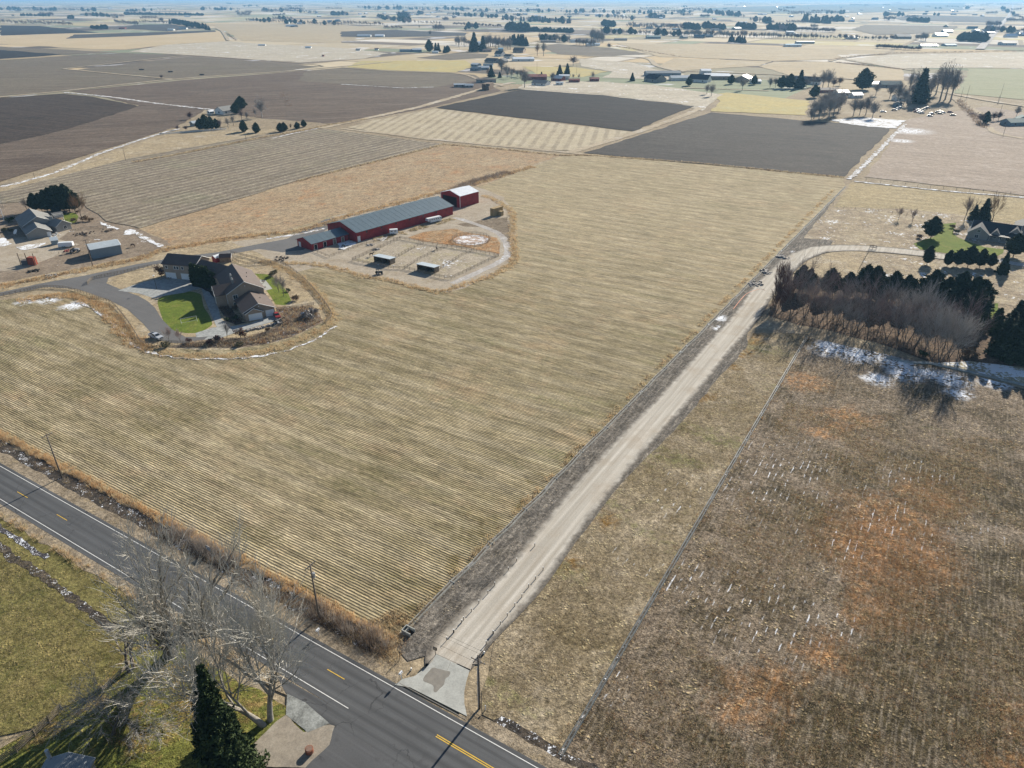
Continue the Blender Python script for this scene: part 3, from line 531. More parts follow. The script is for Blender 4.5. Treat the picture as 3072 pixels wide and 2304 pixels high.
# concrete driveway apron with its wet stain, gutter seam
ap = gl('M 240,1020 20,985 130,900 300,860 460,740 560,640 610,545 800,640 1085,780 1040,930 1010,1080 1010,1250 1050,1430')
b = MB(); b.add([(*p, zr + .05) for p in ap], [tuple(range(len(ap)))]); me = b.mesh('driveway_apron', M_conc)
if me.polygons[0].normal.z < 0: me.flip_normals()
tag(inst('driveway_apron', me), kind='structure')
M_stain = plain('wet_concrete_mat', (.20, .185, .16), .7, .15, .8)
st = spline(gl('M 560,740 640,755 740,780 810,800 790,860 740,900 720,980 660,1040 610,1090 575,1075 570,1000 500,960 430,930 440,870 500,800'), True)
b = MB(); b.add([(*p, zr + .056) for p in st], [tuple(range(len(st)))]); me = b.mesh('wet_stain', M_stain)
if me.polygons[0].normal.z < 0: me.flip_normals()
tag(inst('wet_stain', me), kind='structure')
for a, c, w in ((('M', 820, 650), ('M', 760, 790), .06), (('M', 90, 960), ('M', 1040, 1475), .12)):
    pa, pc = g(*a), g(*c); d = math.dist(pa, pc); nx, ny = -(pc[1] - pa[1]) / d * w / 2, (pc[0] - pa[0]) / d * w / 2
    b = MB(); b.add([(pa[0] - nx, pa[1] - ny, zr + .058), (pc[0] - nx, pc[1] - ny, zr + .058), (pc[0] + nx, pc[1] + ny, zr + .058), (pa[0] + nx, pa[1] + ny, zr + .058)], [(0, 1, 2, 3)]); tag(b.build('concrete_joint', M_stain), kind='structure')
# ---------------------------------------------------------------- haze
hz_ = NT('haze_mat'); hz_.n.remove(hz_.bsdf); pv = hz_.n.new('ShaderNodeVolumePrincipled'); pv.inputs['Density'].default_value = .000068
pv.inputs['Color'].default_value = (.30, .62, 1.0, 1); pv.inputs['Anisotropy'].default_value = .2
hz_.l.new(pv.outputs[0], hz_.n['Material Output'].inputs['Volume'])
b = MB(); b.box((0, 43000, 53.5), (124000, 99000, 109)); h_ = tag(b.build('haze', hz_.mat), kind='stuff')
# ---------------------------------------------------------------- trees
def bark(name, col): return plain(name, col, .9, .25, .6, 0, .1)
M_bark = bark('cottonwood_bark_mat', (.155, .14, .12)); M_twig = plain('pale_twig_mat', (.44, .42, .37), .85, .2, 2.5, 0, .15)
M_bark2 = bark('grey_bark_mat', (.12, .10, .085)); M_twig2 = plain('grey_twig_mat', (.27, .25, .235), .9, .25, 2.0, 0, .1)
M_twig3 = plain('reddish_twig_mat', (.23, .175, .16), .9, .25, 2.0, 0, .1); M_twigw = plain('whitish_twig_mat', (.34, .32, .30), .9, .2, 2.0, 0, .1)
M_twigp = plain('purple_twig_mat', (.13, .075, .065), .9, .25, 2.0, 0, .1); M_twigo = plain('orange_twig_mat', (.22, .14, .08), .9, .25, 2.0, 0, .1)
def leafmat(name, a, b):
    m = NT(name, .75, .15); m.mat.use_nodes = True
    c = m.mix(a, b, m.rng(m.noise(.9, 3), .3, .7)); m.bsdf.inputs['Subsurface Weight'].default_value = 0; return m.done(c)
M_ever = leafmat('dark_evergreen_mat', (.028, .044, .018), (.065, .092, .032)); M_pine = leafmat('pine_needle_mat', (.03, .046, .026), (.065, .088, .046))
M_spruce = leafmat('blue_spruce_mat', (.035, .055, .05), (.07, .10, .09)); M_yelb = leafmat('yellow_shrub_mat', (.16, .12, .03), (.22, .17, .04))
M_redb = leafmat('red_shrub_mat', (.06, .018, .014), (.10, .035, .025)); M_brownb = leafmat('brown_shrub_mat', (.12, .075, .04), (.2, .13, .07))
M_olive = leafmat('olive_shrub_mat', (.09, .085, .045), (.14, .13, .07))
def rot_about(v, axis, ang): return Matrix.Rotation(ang, 3, axis) @ v
def perp(v, r):
    a = Vector((r.gauss(0, 1), r.gauss(0, 1), r.gauss(0, 1))); a = v.cross(a)
    return a.normalized() if a.length > 1e-6 else Vector((1, 0, 0))
def bare_tree(seed, h, kids, lens, angs, r0=.4, trunk_frac=.25, up=.12, minr=.02, wander=.16, split=1, start=None, sides=(8, 6, 4, 3, 3, 3), lean=(0, 0), nstems=1, thick=.62):
    """returns (trunk MB, crown MB); kids=children per level; lens=length per level (fraction of h); angs=spread per level"""
    r = random.Random(seed); T = MB(); Cr = MB(); L = len(kids)
    def grow(p, d, ln, rad, lvl):
        n = 5 if lvl <= 1 else (4 if lvl == 2 else (3 if lvl < L else 2)); pts = [p.copy()]; q = p.copy(); dd = d.copy(); rads = [rad]
        for i in range(n):
            dd = (dd + Vector((r.gauss(0, 1), r.gauss(0, 1), r.gauss(0, .6))) * wander * (.6 if lvl == 0 else 1) + Vector((0, 0, up if lvl else .03))).normalized()
            q = q + dd * (ln / n); pts.append(q.copy()); rads.append(max(minr * .6, rad * (1 - .62 * (i + 1) / n)))
        if lvl >= L: rads[-1] = minr * .25
        (T if lvl <= split else Cr).tube(pts, rads, sides[min(lvl, 5)], False)
        if lvl < L:
            k = kids[lvl]; k = k if isinstance(k, int) else r.randint(*k)
            s0 = (trunk_frac if lvl == 0 else .22); base = r.uniform(0, 6.28); ax = perp(d, r)
            for c in range(k):
                t = s0 + (1 - s0) * (c + r.uniform(.1, .9)) / k if c < k - 1 else 1.0
                f = t * n; i = min(n - 1, int(f)); pp = pts[i].lerp(pts[i + 1], f - i); seg = (pts[i + 1] - pts[i]).normalized()
                a = angs[lvl] * r.uniform(.65, 1.25) * (.45 if t == 1.0 else 1)
                axis = rot_about(perp(seg, r) if lvl else seg.cross(Vector((math.cos(base + c * 2.4), math.sin(base + c * 2.4), 0))).normalized(), seg, 0)
                nd = rot_about(seg, axis, a)
                grow(pp, nd, h * lens[lvl + 1] * r.uniform(.7, 1.2) * (1.1 - .35 * t if lvl == 0 else 1), max(minr, rads[min(i + 1, n)] * thick * r.uniform(.8, 1.15)), lvl + 1)
    for s in range(nstems):
        a = s * 2.4 + r.uniform(0, 1); off = .0 if nstems == 1 else r0 * 1.0
        d = Vector((lean[0] + (math.cos(a) * .28 if nstems > 1 else 0), lean[1] + (math.sin(a) * .28 if nstems > 1 else 0), 1)).normalized()
        grow(Vector((math.cos(a) * off, math.sin(a) * off, -.1)), d, h * lens[0], r0 * (1 if nstems == 1 else .75), 0)
    return T, Cr
def puff(mb, r, c, rad, n, s, flat=.8, up=.3):
    for _ in range(n):
        v = Vector((r.gauss(0, 1), r.gauss(0, 1), r.gauss(0, 1))); v.normalize(); v = v * rad * (r.random() ** .4); v.z *= flat
        p = Vector(c) + v; a = Vector((r.gauss(0, 1), r.gauss(0, 1), r.gauss(0, .5) + up)).normalized(); b = perp(a, r); ss = s * r.uniform(.6, 1.4)
        mb.add([p - b * ss * .4, p + b * ss * .4, p + a * ss], [(0, 1, 2)])
def conifer(seed, h, w, dens=1.0, size=.5, base=.08, shape='cone', trunk_r=.2, gaps=.1):
    r = random.Random(seed); T = MB(); Cr = MB(); T.tube([(0, 0, -.1), (0, 0, h * .5), (0, 0, h * .93)], [trunk_r, trunk_r * .6, .03], 6)
    nl = int(h * 3.2)
    for i in range(nl):
        t = (i + .5) / nl; z = h * (base + (1 - base) * t)
        zz_ = z; rad = {'cone': w * (1 - t) ** .85, 'oval': w * min(1, (t + .15) * 2.6) * max(.02, 1 - t ** 2.2) ** .75, 'pine': w * (.55 + .5 * math.sin(t * 5 + seed)) * (1 - t ** 3) , 'col': w * (1 - t ** 2.2) ** .7}[shape]
        k = max(3, int(6 + rad * 2.4)); ph = r.uniform(0, 6.28)
        for j in range(k):
            if r.random() < gaps: continue
            a = ph + j * 6.283 / k + r.uniform(-.3, .3); rr = rad * r.uniform(.5, 1.18) * (1 if shape in ('col',) else 1 + .24 * math.sin(2 * a + seed) + .16 * math.sin(3 * a + z * .9 + seed))
            for q in (.55, 1.0):
                c = (math.cos(a) * rr * q, math.sin(a) * rr * q, z + rr * (.12 if shape != 'cone' else -.12) * q + r.uniform(-.2, .2))
                puff(Cr, r, c, max(.25, rad * .30), int(7 * dens * (1 + rad * .35)), size, .6, .45)
    return T, Cr
def shrub(seed, w, h, n, s):
    r = random.Random(seed); Cr = MB(); 
    for _ in range(8):
        a = r.uniform(0, 6.28); q = r.uniform(.2, .7); puff(Cr, r, (math.cos(a) * w * q, math.sin(a) * w * q, h * r.uniform(.3, .7)), w * .45, n // 8, s, h / w * .7, .5)
    return Cr
TREE = {}
def protos(key, pair, mats):
    T, Cr = pair; TREE.setdefault(key, []).append((T.mesh('trunk', mats[0], True), Cr.mesh('crown', mats[1]), (T, Cr, mats)))
def tree(key, name, p, label, cat='tree', group=None, s=1.0, rz=None, v=None, sz=None, parts=True):
    P = TREE[key]; t = P[rnd.randrange(len(P)) if v is None else v % len(P)]
    o = empty(name, p, rnd.uniform(0, 6.28) if rz is None else rz, label, cat, group); o.scale = (s, s, s if sz is None else sz)
    inst('trunk', t[0], o); inst('crown', t[1], o); return o
# foreground cottonwoods ------------------------------------------------
t1 = bare_tree(17, 27, [9, 7, 6, 6], [.17, .60, .28, .16, .10], [.62, .6, .6, .6], r0=1.3, split=2, trunk_frac=.5, up=.16, minr=.038, wander=.17, sides=(10, 8, 5, 4, 3, 3), lean=(-.16, .02), thick=.74)
protos('cotton1', t1, (M_bark, M_twig))
t2 = bare_tree(23, 27, [6, 7, 6, 6], [.30, .52, .26, .16, .10], [.5, .5, .58, .6], r0=.7, split=2, trunk_frac=.35, up=.12, minr=.038, wander=.15, sides=(10, 8, 5, 4, 3, 3), lean=(-.22, .1), nstems=2, thick=.72)
protos('cotton2', t2, (bark('pale_bark_mat', (.26, .24, .21)), M_twig))
t3 = bare_tree(35, 14, [6, 6, 5, 4, 3], [.26, .5, .30, .17, .10, .06], [.8, .75, .7, .7, .7], r0=.33, trunk_frac=.5, up=.02, minr=.022, wander=.22, sides=(8, 6, 4, 3, 3, 3), lean=(-.35, .1), thick=.6)
protos('small_bare', t3, (M_bark2, M_twigw))
tree('cotton1', 'cottonwood_tree', G(512, 1962, .2), 'large spreading bare cottonwood with thick trunk beside the highway', rz=.3)
tree('cotton2', 'cottonwood_tree', G(805, 2172, .2), 'tall bare cottonwood with two leaning stems beside the gravel driveway mouth', rz=.5)
tree('small_bare', 'bare_tree', G(338, 2202, .2), 'small crooked bare tree on the lawn near the grey roofed shed', rz=2.9)
protos('juniper', conifer(5, 26, 3.9, dens=5.5, size=.42, base=.05, shape='cone', trunk_r=.35, gaps=.28), (M_bark2, M_ever))
tree('juniper', 'evergreen_tree', G(712, 2380, .2), 'tall dark evergreen standing between the two bare cottonwoods', rz=.4)
protos('roundjun', conifer(8, 17.0, 2.4, dens=4.5, size=.42, base=.1, shape='cone', trunk_r=.2, gaps=.4), (M_bark2, M_ever))
tree('roundjun', 'evergreen_tree', G(655, 2240, .2), 'small ragged evergreen behind the tall dark evergreen by the highway', rz=1.0)
protos('stump_tree', bare_tree(44, 8, [4, 4, 4, 3], [.7, .45, .25, .15, .1], [.5, .6, .6, .6], r0=.42, trunk_frac=.3, up=.08, minr=.025, wander=.2, nstems=2), (M_bark2, M_twigw))
tree('stump_tree', 'bare_tree', G(395, 2010, .2), 'broken leaning tree stem left of the big cottonwood trunk')
# tree row --------------------------------------------------------------
for sd_, hh, ns, mt in ((1, 15, 2, M_twig2), (2, 16, 1, M_twig3), (3, 14, 3, M_twig2), (4, 17, 1, M_twig3), (5, 15, 2, M_twig3)):
    protos('row', bare_tree(100 + sd_, hh, [6, 6, 5], [.66, .38, .22, .13], [.62, .58, .6], r0=.19, trunk_frac=.33, up=.10, minr=.036, wander=.12, sides=(5, 4, 3, 3, 3, 3), nstems=ns, thick=.6), (M_bark2, mt))
protos('rowwhite', bare_tree(131, 17, [7, 6, 5, 4], [.55, .40, .22, .13, .075], [.62, .55, .55, .5], r0=.2, trunk_frac=.36, up=.10, minr=.03, wander=.1, sides=(5, 4, 3, 3, 3, 3), nstems=3, thick=.6), (M_bark2, M_twigw))
protos('row_red', bare_tree(141, 12, [6, 6, 5, 4], [.5, .5, .26, .13, .07], [.5, .45, .45, .4], r0=.14, trunk_frac=.15, up=.2, minr=.03, wander=.09, sides=(5, 4, 3, 3, 3, 3), nstems=3, thick=.6), (M_bark2, M_twigp))
ORD = 'zeroth second third fourth fifth sixth seventh eighth ninth tenth eleventh twelfth thirteenth fourteenth fifteenth sixteenth seventeenth eighteenth nineteenth twentieth twenty-first twenty-second twenty-third twenty-fourth'.split()
rowpts = [(320, 1118), (375, 1105), (425, 1165), (478, 1120), (540, 1145), (600, 1205), (655, 1222), (715, 1200), (775, 1245), (835, 1235), (890, 1290), (955, 1255), (1020, 1320), (1090, 1290), (1165, 1320), (1235, 1390), (1300, 1370), (1375, 1385),
          (1440, 1420), (1505, 1470), (1570, 1495), (1640, 1455), (1700, 1480)]
rowpts += [(420, 1030), (500, 1035), (580, 1060), (660, 1080), (740, 1095), (820, 1105), (900, 1130), (980, 1150), (1060, 1165), (1140, 1190), (1220, 1210), (1300, 1235), (1380, 1260), (1460, 1290), (1540, 1310), (1620, 1330), (1700, 1350), (1760, 1380), (1790, 1450)]
rowpts += [(350, 1000), (760, 1165), (1000, 1215), (1250, 1290)]
for i, (x, y) in enumerate(rowpts):
    k = 'rowwhite' if i in (16, 20, 21, 34, 35) else ('row_red' if i in (0, 1, 52, 42) else 'row')
    side = 'front line' if i < 23 else 'inner line'
    if i == 0: lb = 'reddish bare tree at the road end of the tree belt'
    elif k == 'row' and i < 23: lb = '%s grey bare tree from the road end in the front line of the tree belt' % ORD[i]
    elif k == 'rowwhite': lb = 'pale whitish bare tree in the tree belt beside the snowy pasture'
    elif k == 'row_red': lb = 'dark reddish bare tree %s' % {1: 'second from the road at the front of the tree belt', 52: 'deep inside the tree belt near its middle', 42: 'near the right end of the tree belt beside the evergreen clump'}[i]
    else: lb = 'grey bare tree in the %s of the tree belt by the pasture' % side
    tree(k, 'bare_tree', g('R', x, y), lb, group='bare trees of the tree belt' if k == 'row' else lb.split(' in ')[0].split(' within ')[0] + 's of the tree belt', s=rnd.uniform(.72, 1.12), v=i * 3 + i // 5)
for sd_ in (1, 2, 3): protos('pine', conifer(200 + sd_, 11, 3.0, dens=1.3, size=.75, base=.14, shape='oval', gaps=.15), (M_bark2, M_pine))
for sd_ in (1, 2, 3): protos('spruce', conifer(220 + sd_, 10, 2.7, dens=1.3, size=.7, base=.04, shape='cone', gaps=.08), (M_bark2, M_pine))
protos('slim', conifer(240, 13, 1.7, dens=1.2, size=.6, base=.32, shape='oval', trunk_r=.16, gaps=.2), (M_bark2, M_ever))
for i, (x, y, s) in enumerate([(500, 955, .9), (560, 960, .8), (720, 980, .9), (860, 985, .8), (980, 990, 1.05), (1050, 1000, 1.05), (1110, 1060, .9), (1190, 1030, 1.0), (1290, 1050, .95), (1330, 1070, .9), (1480, 1060, 1.15), (1540, 1110, 1.0), (1590, 1080, 1.0), (1640, 1130, .9), (1690, 1075, 1.15), (1740, 1120, 1.0), (1790, 1120, 1.15), (1840, 1140, 1.15), (1810, 1190, 1.1)]):
    tree('pine', 'pine_tree', g('R', x, y), '%s dark pine from the road end along the back of the tree belt' % (['first'] + ORD[1:])[i], group='pines behind the tree belt', s=s * 1.05)
for i, (x, y, s) in enumerate([(2020, 1430, 1.5), (2090, 1470, 1.6), (2160, 1430, 1.6), (2230, 1480, 1.6), (2060, 1360, 1.4), (2150, 1340, 1.5), (2220, 1370, 1.5), (2120, 1250, 1.3), (2200, 1230, 1.3), (2290, 1400, 1.5)]):
    tree('spruce', 'spruce_tree', g('R', x, y), 'big dark evergreen in the dense clump at the end of the tree belt', group='evergreen clump beyond the tree belt', s=s * .82)
tree('slim', 'pine_tree', g('R', 1848, 1370), 'slender pine with bare lower stem at the end of the tree belt, the left one', s=1.0)
tree('slim', 'pine_tree', g('R', 1938, 1385), 'slender pine with bare lower stem next to the dense evergreen clump', s=1.05)
TREE_SHRUBS = {}
def shr(key, name, p, label, cat='shrub', group=None, s=1.0, w=1.2, h=1.3, n=260, sz=.3, mat=None, seed=0):
    if key not in TREE_SHRUBS: TREE_SHRUBS[key] = [shrub(seed + k + hash(key) % 1 + len(TREE_SHRUBS) * 7, w, h, n, sz).mesh('foliage', mat) for k in range(2)]
    o = inst(name, TREE_SHRUBS[key][rnd.randrange(2)], loc=p, rz=rnd.uniform(0, 6), scale=s); return tag(o, label, cat, group)
shr('brown', 'brown_shrub', g('R', 1800, 1450), 'dark brown shrub at the right end of the tree belt', s=2.2, mat=M_brownb)
shr('green', 'green_shrub', g('R', 1440, 1445), 'low dark green shrub on the snowy edge of the tree belt', s=1.6, mat=M_ever)
# right-hand farmhouse garden -------------------------------------------
HG = 'by the dark roofed farmhouse'
tree('pine', 'pine_tree', g('O', 545, 560), 'large round dark pine on the left edge of the bright green lawn', s=1.05, v=0, sz=.9)
tree('pine', 'pine_tree', g('O', 2010, 890), 'large round dark pine in front of the dark roofed farmhouse', s=1.1, v=1, sz=.9)
for i, (x, y, s, lb) in enumerate([(475, 1030, .72, 'first'), (835, 1060, .62, 'second'), (1010, 1060, .66, 'third'), (1200, 1070, .8, 'fourth'), (1410, 1085, .72, 'fifth'), (1600, 1080, .55, 'sixth'), (1810, 1190, .85, 'seventh')]):
    tree('pine' if i != 6 else 'spruce', 'pine_tree', g('O', x, y), '%s dark pine from the left in the row along the farmhouse drive' % lb, group='pines in a row along the farmhouse drive', s=s, sz=s * 1.0)
tree('spruce', 'spruce_tree', g('O', 1295, 235), 'narrow green spruce behind the dark roofed farmhouse, shorter of two', s=.75)
tree('spruce', 'spruce_tree', g('O', 1465, 235), 'taller blue green spruce behind the dark roofed farmhouse', s=1.05)
for sd_ in (1, 2, 3): protos('mid', bare_tree(300 + sd_, 11, [6, 5, 5, 4], [.35, .5, .3, .18, .1], [.5, .5, .5, .5], r0=.2, trunk_frac=.3, up=.14, minr=.035, wander=.12, sides=(5, 4, 3, 3, 3, 3)), (M_bark2, [M_twig2, M_twig3, M_twigo][sd_ - 1]))
tree('mid', 'bare_tree', g('O', 1140, 235), 'bare tree left of the spruces behind the dark roofed farmhouse', s=1.0, v=1)
tree('mid', 'bare_tree', g('O', 1640, 245), 'spreading bare tree right of the spruces behind the dark roofed farmhouse', s=1.15, v=2)
tree('mid', 'bare_tree', g('O', 220, 272), 'small bare fruit tree left of the bright green lawn, the nearer to it', s=.55, v=1)
tree('mid', 'bare_tree', g('R', 1256, 405), 'small bare fruit tree on the rough grass, farther from the lawn', s=.55, v=1)
shr('purple', 'red_shrub', g('O', 330, 560), 'purple bare shrub beside the large round pine', s=1.5, mat=M_redb)
shr('green', 'green_shrub', g('O', 1000, 470), 'dark green shrub at the left corner of the dark roofed farmhouse', s=1.5)
shr('green', 'green_shrub', g('O', 1700, 895), 'small round shrub at the lower edge of the bright green lawn', s=.6)
shr('brown', 'brown_shrub', g('O', 920, 380), 'brown shrub left of the dark roofed farmhouse', s=1.3)
# left neighbour's trees --------------------------------------------------
for i, (x, y, s) in enumerate([(430, 375, 1.0), (500, 370, 1.15), (570, 380, 1.1), (640, 385, 1.25), (700, 380, 1.45), (770, 385, 1.5), (830, 380, 1.35), (890, 370, 1.2), (740, 350, 1.4), (860, 350, 1.3)]):
    tree('pine', 'pine_tree', g('L', x, y), 'dark pine in the dense clump behind the grey house', group='pine clump behind the grey house', s=s * rnd.uniform(.7, .95))
protos('bluespr', conifer(261, 7, 2.4, dens=1.2, size=.6, base=.04, shape='cone'), (M_bark2, M_spruce))
tree('bluespr', 'spruce_tree', g('L', 680, 395), 'pale blue spruce in front of the pine clump', s=.95)
for x, y, s, lb in ((960, 430, 1.0, 'bare tree right of the pine clump at the lawn edge'), (900, 400, .8, 'smaller bare tree between the pine clump and the green lawn'), (330, 370, .6, 'low bare tree at the left foot of the pine clump')):
    tree('mid', 'bare_tree', g('L', x, y), lb, s=s)
protos('birch', bare_tree(371, 14, [8, 5, 4], [.9, .3, .15, .08], [.7, .5, .5], r0=.22, trunk_frac=.25, up=.06, minr=.04), (plain('white_bark_mat', (.6, .6, .58), .8), M_twigw))
tree('birch', 'birch_tree', g('L', 48, 490), 'white barked bare tree at the left edge behind the grey house', s=.9)
for x, y, s, k, lb in ((130, 500, 2.2, 'green', 'dark green hedge shrub left of the grey house'), (60, 610, 1.6, 'olive', 'olive shrub at the left edge below the grey house'), (130, 610, 1.1, 'olive', 'olive shrub beside the satellite dish'), (880, 500, 1.6, 'brown', 'brown garden shrub beside the small green lawn'),
                       (1000, 490, 2.0, 'brown', 'wide brown shrub between the green lawn and the corn stubble'), (1080, 490, 1.4, 'brown', 'brown shrub at the field corner right of the green lawn'), (920, 390, 1.1, 'orange', 'orange brown shrub at the top of the small green lawn')):
    shr(k, k + '_shrub', g('L', x, y), lb, s=s, mat={'green': M_ever, 'olive': M_olive, 'brown': M_brownb, 'orange': M_brownb}[k])
# big house garden ---------------------------------------------------------
protos('arbor', conifer(270, 6.8, .95, dens=1.5, size=.42, base=.02, shape='col', gaps=.04), (M_bark2, M_ever))
for i, (x, y) in enumerate([(570, 485), (612, 495), (655, 508), (698, 516), (740, 524), (782, 532), (822, 545)]):
    tree('arbor', 'arborvitae_tree', g('Q', x, y), 'dark columnar arborvitae in the row against the brown house front', group='arborvitae row against the brown house', s=1.25 + .1 * (i % 3), sz=1.25 if i < 5 else 1.0)
protos('redtree', (lambda T: (bare_tree(281, 5, [5, 4, 3], [.4, .5, .3, .2], [.5, .5, .5], r0=.12)[0], T))(shrub(5, 2.0, 4.6, 900, .35)), (M_bark2, M_redb))
tree('redtree', 'plum_tree', g('Q', 175, 400), 'dark red leaved tree at the left corner of the brown house', s=1.1)
shr('redbush', 'red_shrub', g('Q', 1120, 1110), 'round dark red shrub at the edge of the concrete apron', s=1.3, mat=M_redb, w=1.5, h=2.4, n=500)
tree('mid', 'bare_tree', g('Q', 955, 1115), 'olive bare tree at the edge of the concrete apron', s=.5, v=0)
tree('mid', 'bare_tree', g('Q', 268, 1160), 'small reddish bare tree right of the pickup truck', s=.42, v=1)
tree('mid', 'bare_tree', g('Q', 400, 1165), 'low dark bare tree at the lower edge of the lawn loop', s=.38, v=1)
tree('mid', 'bare_tree', g('Q', 1570, 580), 'slim bare tree on the back lawn, the left of two', s=.62, v=0)
tree('mid', 'bare_tree', g('Q', 1627, 628), 'slim bare tree on the back lawn, nearer to the wooden fence', s=.66, v=0)
for x, y, s, k, lb in ((1500, 385, 1.9, 'olivebig', 'big olive green shrub at the top of the back lawn'), (1760, 680, 1.5, 'brown', 'brown shrub at the lower corner of the back lawn'), (1900, 900, 2.2, 'bramble', 'bare brown thicket inside the fence curve'), (1980, 840, 1.8, 'bramble', 'bare thicket beside the dry grass bank in the fence curve'),
                       (1680, 570, 1.0, 'green', 'small green shrub beside the slim bare trees on the back lawn'), (960, 920, 1.1, 'green', 'dark low shrub in the shaded bed by the front garage'), (1060, 900, 1.3, 'green', 'dark shrub in the shaded bed left of the front garage door'), (860, 700, 1.0, 'green', 'shaded shrub by the stone entrance of the brown house'),
                       (1050, 790, 1.2, 'tanb', 'tan leafless shrub against the front garage wall'), (850, 1160, 1.6, 'purpleb', 'purplish shrub below the concrete apron by the rail fence'), (740, 1190, 1.4, 'purpleb', 'purplish shrub left of the olive bare tree by the rail fence'), (230, 1230, 1.5, 'olive', 'dark olive shrub outside the rail fence below the pickup truck'),
                       (1450, 1050, 1.2, 'orange', 'orange shrub beside the row of boulders'), (500, 1175, .7, 'redbush', 'small dark red shrub below the lawn loop'), (1100, 1220, 1.2, 'olive', 'olive shrub outside the rail fence below the red shrub')):
    shr(k, 'garden_shrub', g('Q', x, y), lb, s=s, mat={'green': M_ever, 'olivebig': M_olive, 'olive': M_olive, 'brown': M_brownb, 'orange': M_brownb, 'bramble': M_twig2, 'tanb': M_brownb, 'purpleb': M_twigp, 'redbush': M_redb}[k])
# ---------------------------------------------------------------- buildings
def roofmat(name, col, ang=None, rough=.75, spec=.3, sp=.45):
    m = NT(name, rough, spec); n = m.rng(m.math('ADD', m.math('MULTIPLY', m.noise(2.5, 3), .5), m.math('MULTIPLY', m.noise(.35, 3), .5)), .3, .7, .82, 1.18)
    s = m.n.new('ShaderNodeVectorMath'); s.operation = 'SCALE'; s.inputs[0].default_value = col; m.l.new(n, s.inputs['Scale'])
    m.bump(m.noise(.3, 2), .02); return m.done(s.outputs[0])
M_shingle = roofmat('brown_shingle_mat', (.115, .088, .076)); M_shgrey = roofmat('grey_shingle_mat', (.20, .20, .19)); M_shdark = roofmat('dark_shingle_mat', (.045, .045, .048))
M_tanwall = plain('tan_siding_mat', (.31, .245, .19), .8, .12, 1.2); M_greywall = plain('grey_siding_mat', (.27, .265, .25), .8, .08, 3)
M_metalblue = roofmat('blue_grey_metal_roof_mat', (.085, .125, .15), rough=.45, spec=.5); M_metalwhite = roofmat('white_metal_roof_mat', (.72, .75, .78), rough=.4, spec=.5)
M_metalpale = roofmat('pale_metal_roof_mat', (.42, .47, .50), rough=.4, spec=.5); M_redwall = plain('red_barn_siding_mat', (.24, .017, .022), .6, .22, 1.6)
M_trim = plain('white_trim_mat', (.68, .68, .66), .6, .05); M_glass = plain('window_glass_mat', (.03, .04, .05), .12, .1, 1, 0, .8); M_gdoor = plain('white_garage_door_mat', (.66, .68, .70), .5, .04)
M_dark = plain('dark_opening_mat', (.018, .016, .015), .95, .1); M_wood = plain('weathered_wood_mat', (.20, .165, .125), .9, .25, .8); M_woodd = plain('dark_wood_mat', (.09, .07, .055), .9, .25, .8)
M_stone = plain('stone_mat', (.25, .23, .20), .9, .3, .4); M_metal = plain('galvanised_metal_mat', (.45, .46, .47), .45, .1, 1, .4, .5); M_blackp = plain('black_plastic_mat', (.02, .02, .02), .5, .1)
M_bluewall = plain('blue_grey_siding_mat', (.19, .24, .28), .7, .08, 3); M_greenroof = roofmat('green_metal_roof_mat', (.07, .15, .15)); M_bluer = roofmat('bright_blue_metal_mat', (.10, .28, .42)); M_barnred = plain('dull_red_wall_mat', (.22, .06, .05), .8, .1)
def house(name, p, label, cat, group=None):
    return empty(name, p, 0, label, cat, group)
def rel(root, x, y, z=0): return (x - root.location.x, y - root.location.y, z)
def gable(root, r0, r1, hw, eave, ridge, wallm, roofm, over=.45, ends=.4, trim=M_trim, hip=False, name='wall', sides=None, rt=.16):
    """gabled block: ridge line r0->r1 in plan, half width hw"""
    d = math.dist(r0, r1); tx, ty = (r1[0] - r0[0]) / d, (r1[1] - r0[1]) / d; nx, ny = ty, -tx   # n = right of the ridge direction
    a = root.location
    def P(s, w, z): return (r0[0] + tx * s + nx * w - a.x, r0[1] + ty * s + ny * w - a.y, z)
    b = MB(); rz_ = ridge - .02
    vs = [P(0, -hw, 0), P(0, hw, 0), P(0, hw, eave), P(0, 0, rz_), P(0, -hw, eave), P(d, -hw, 0), P(d, hw, 0), P(d, hw, eave), P(d, 0, rz_), P(d, -hw, eave)]
    b.add(vs, [(0, 1, 2, 3, 4), (9, 8, 7, 6, 5), (1, 6, 7, 2), (5, 0, 4, 9)]); w = b.build(name, wallm, root)
    sl = (ridge - eave) / hw; zo = eave - sl * over
    for sgn in (-1, 1):
        rb = MB(); o = hw + over; lo, hi = -ends, d + ends; t = rt
        vs = [P(lo, 0, ridge), P(hi, 0, ridge), P(hi, sgn * o, zo), P(lo, sgn * o, zo)]; vs += [(x, y, z + t) for x, y, z in vs]
        fs = [(0, 1, 2, 3), (7, 6, 5, 4), (0, 4, 5, 1), (1, 5, 6, 2), (2, 6, 7, 3), (3, 7, 4, 0)]
        if sgn > 0: fs = [f[::-1] for f in fs]
        rb.add(vs, fs); r_ = rb.build('roof', roofm, root)
    if trim:
        for e in (-ends - .03, d + ends + .03):
            tb = MB(); q = [P(e, -(hw + over), zo + .06), P(e, 0, ridge + .06), P(e, hw + over, zo + .06)]; tb.tube(q, .11, 4); tb.build('gable_trim', trim, root)
    def on(s, w, z): return P(s, w, z)
    return dict(P=P, d=d, t=(tx, ty), n=(nx, ny), ang=math.atan2(ty, tx), hw=hw)
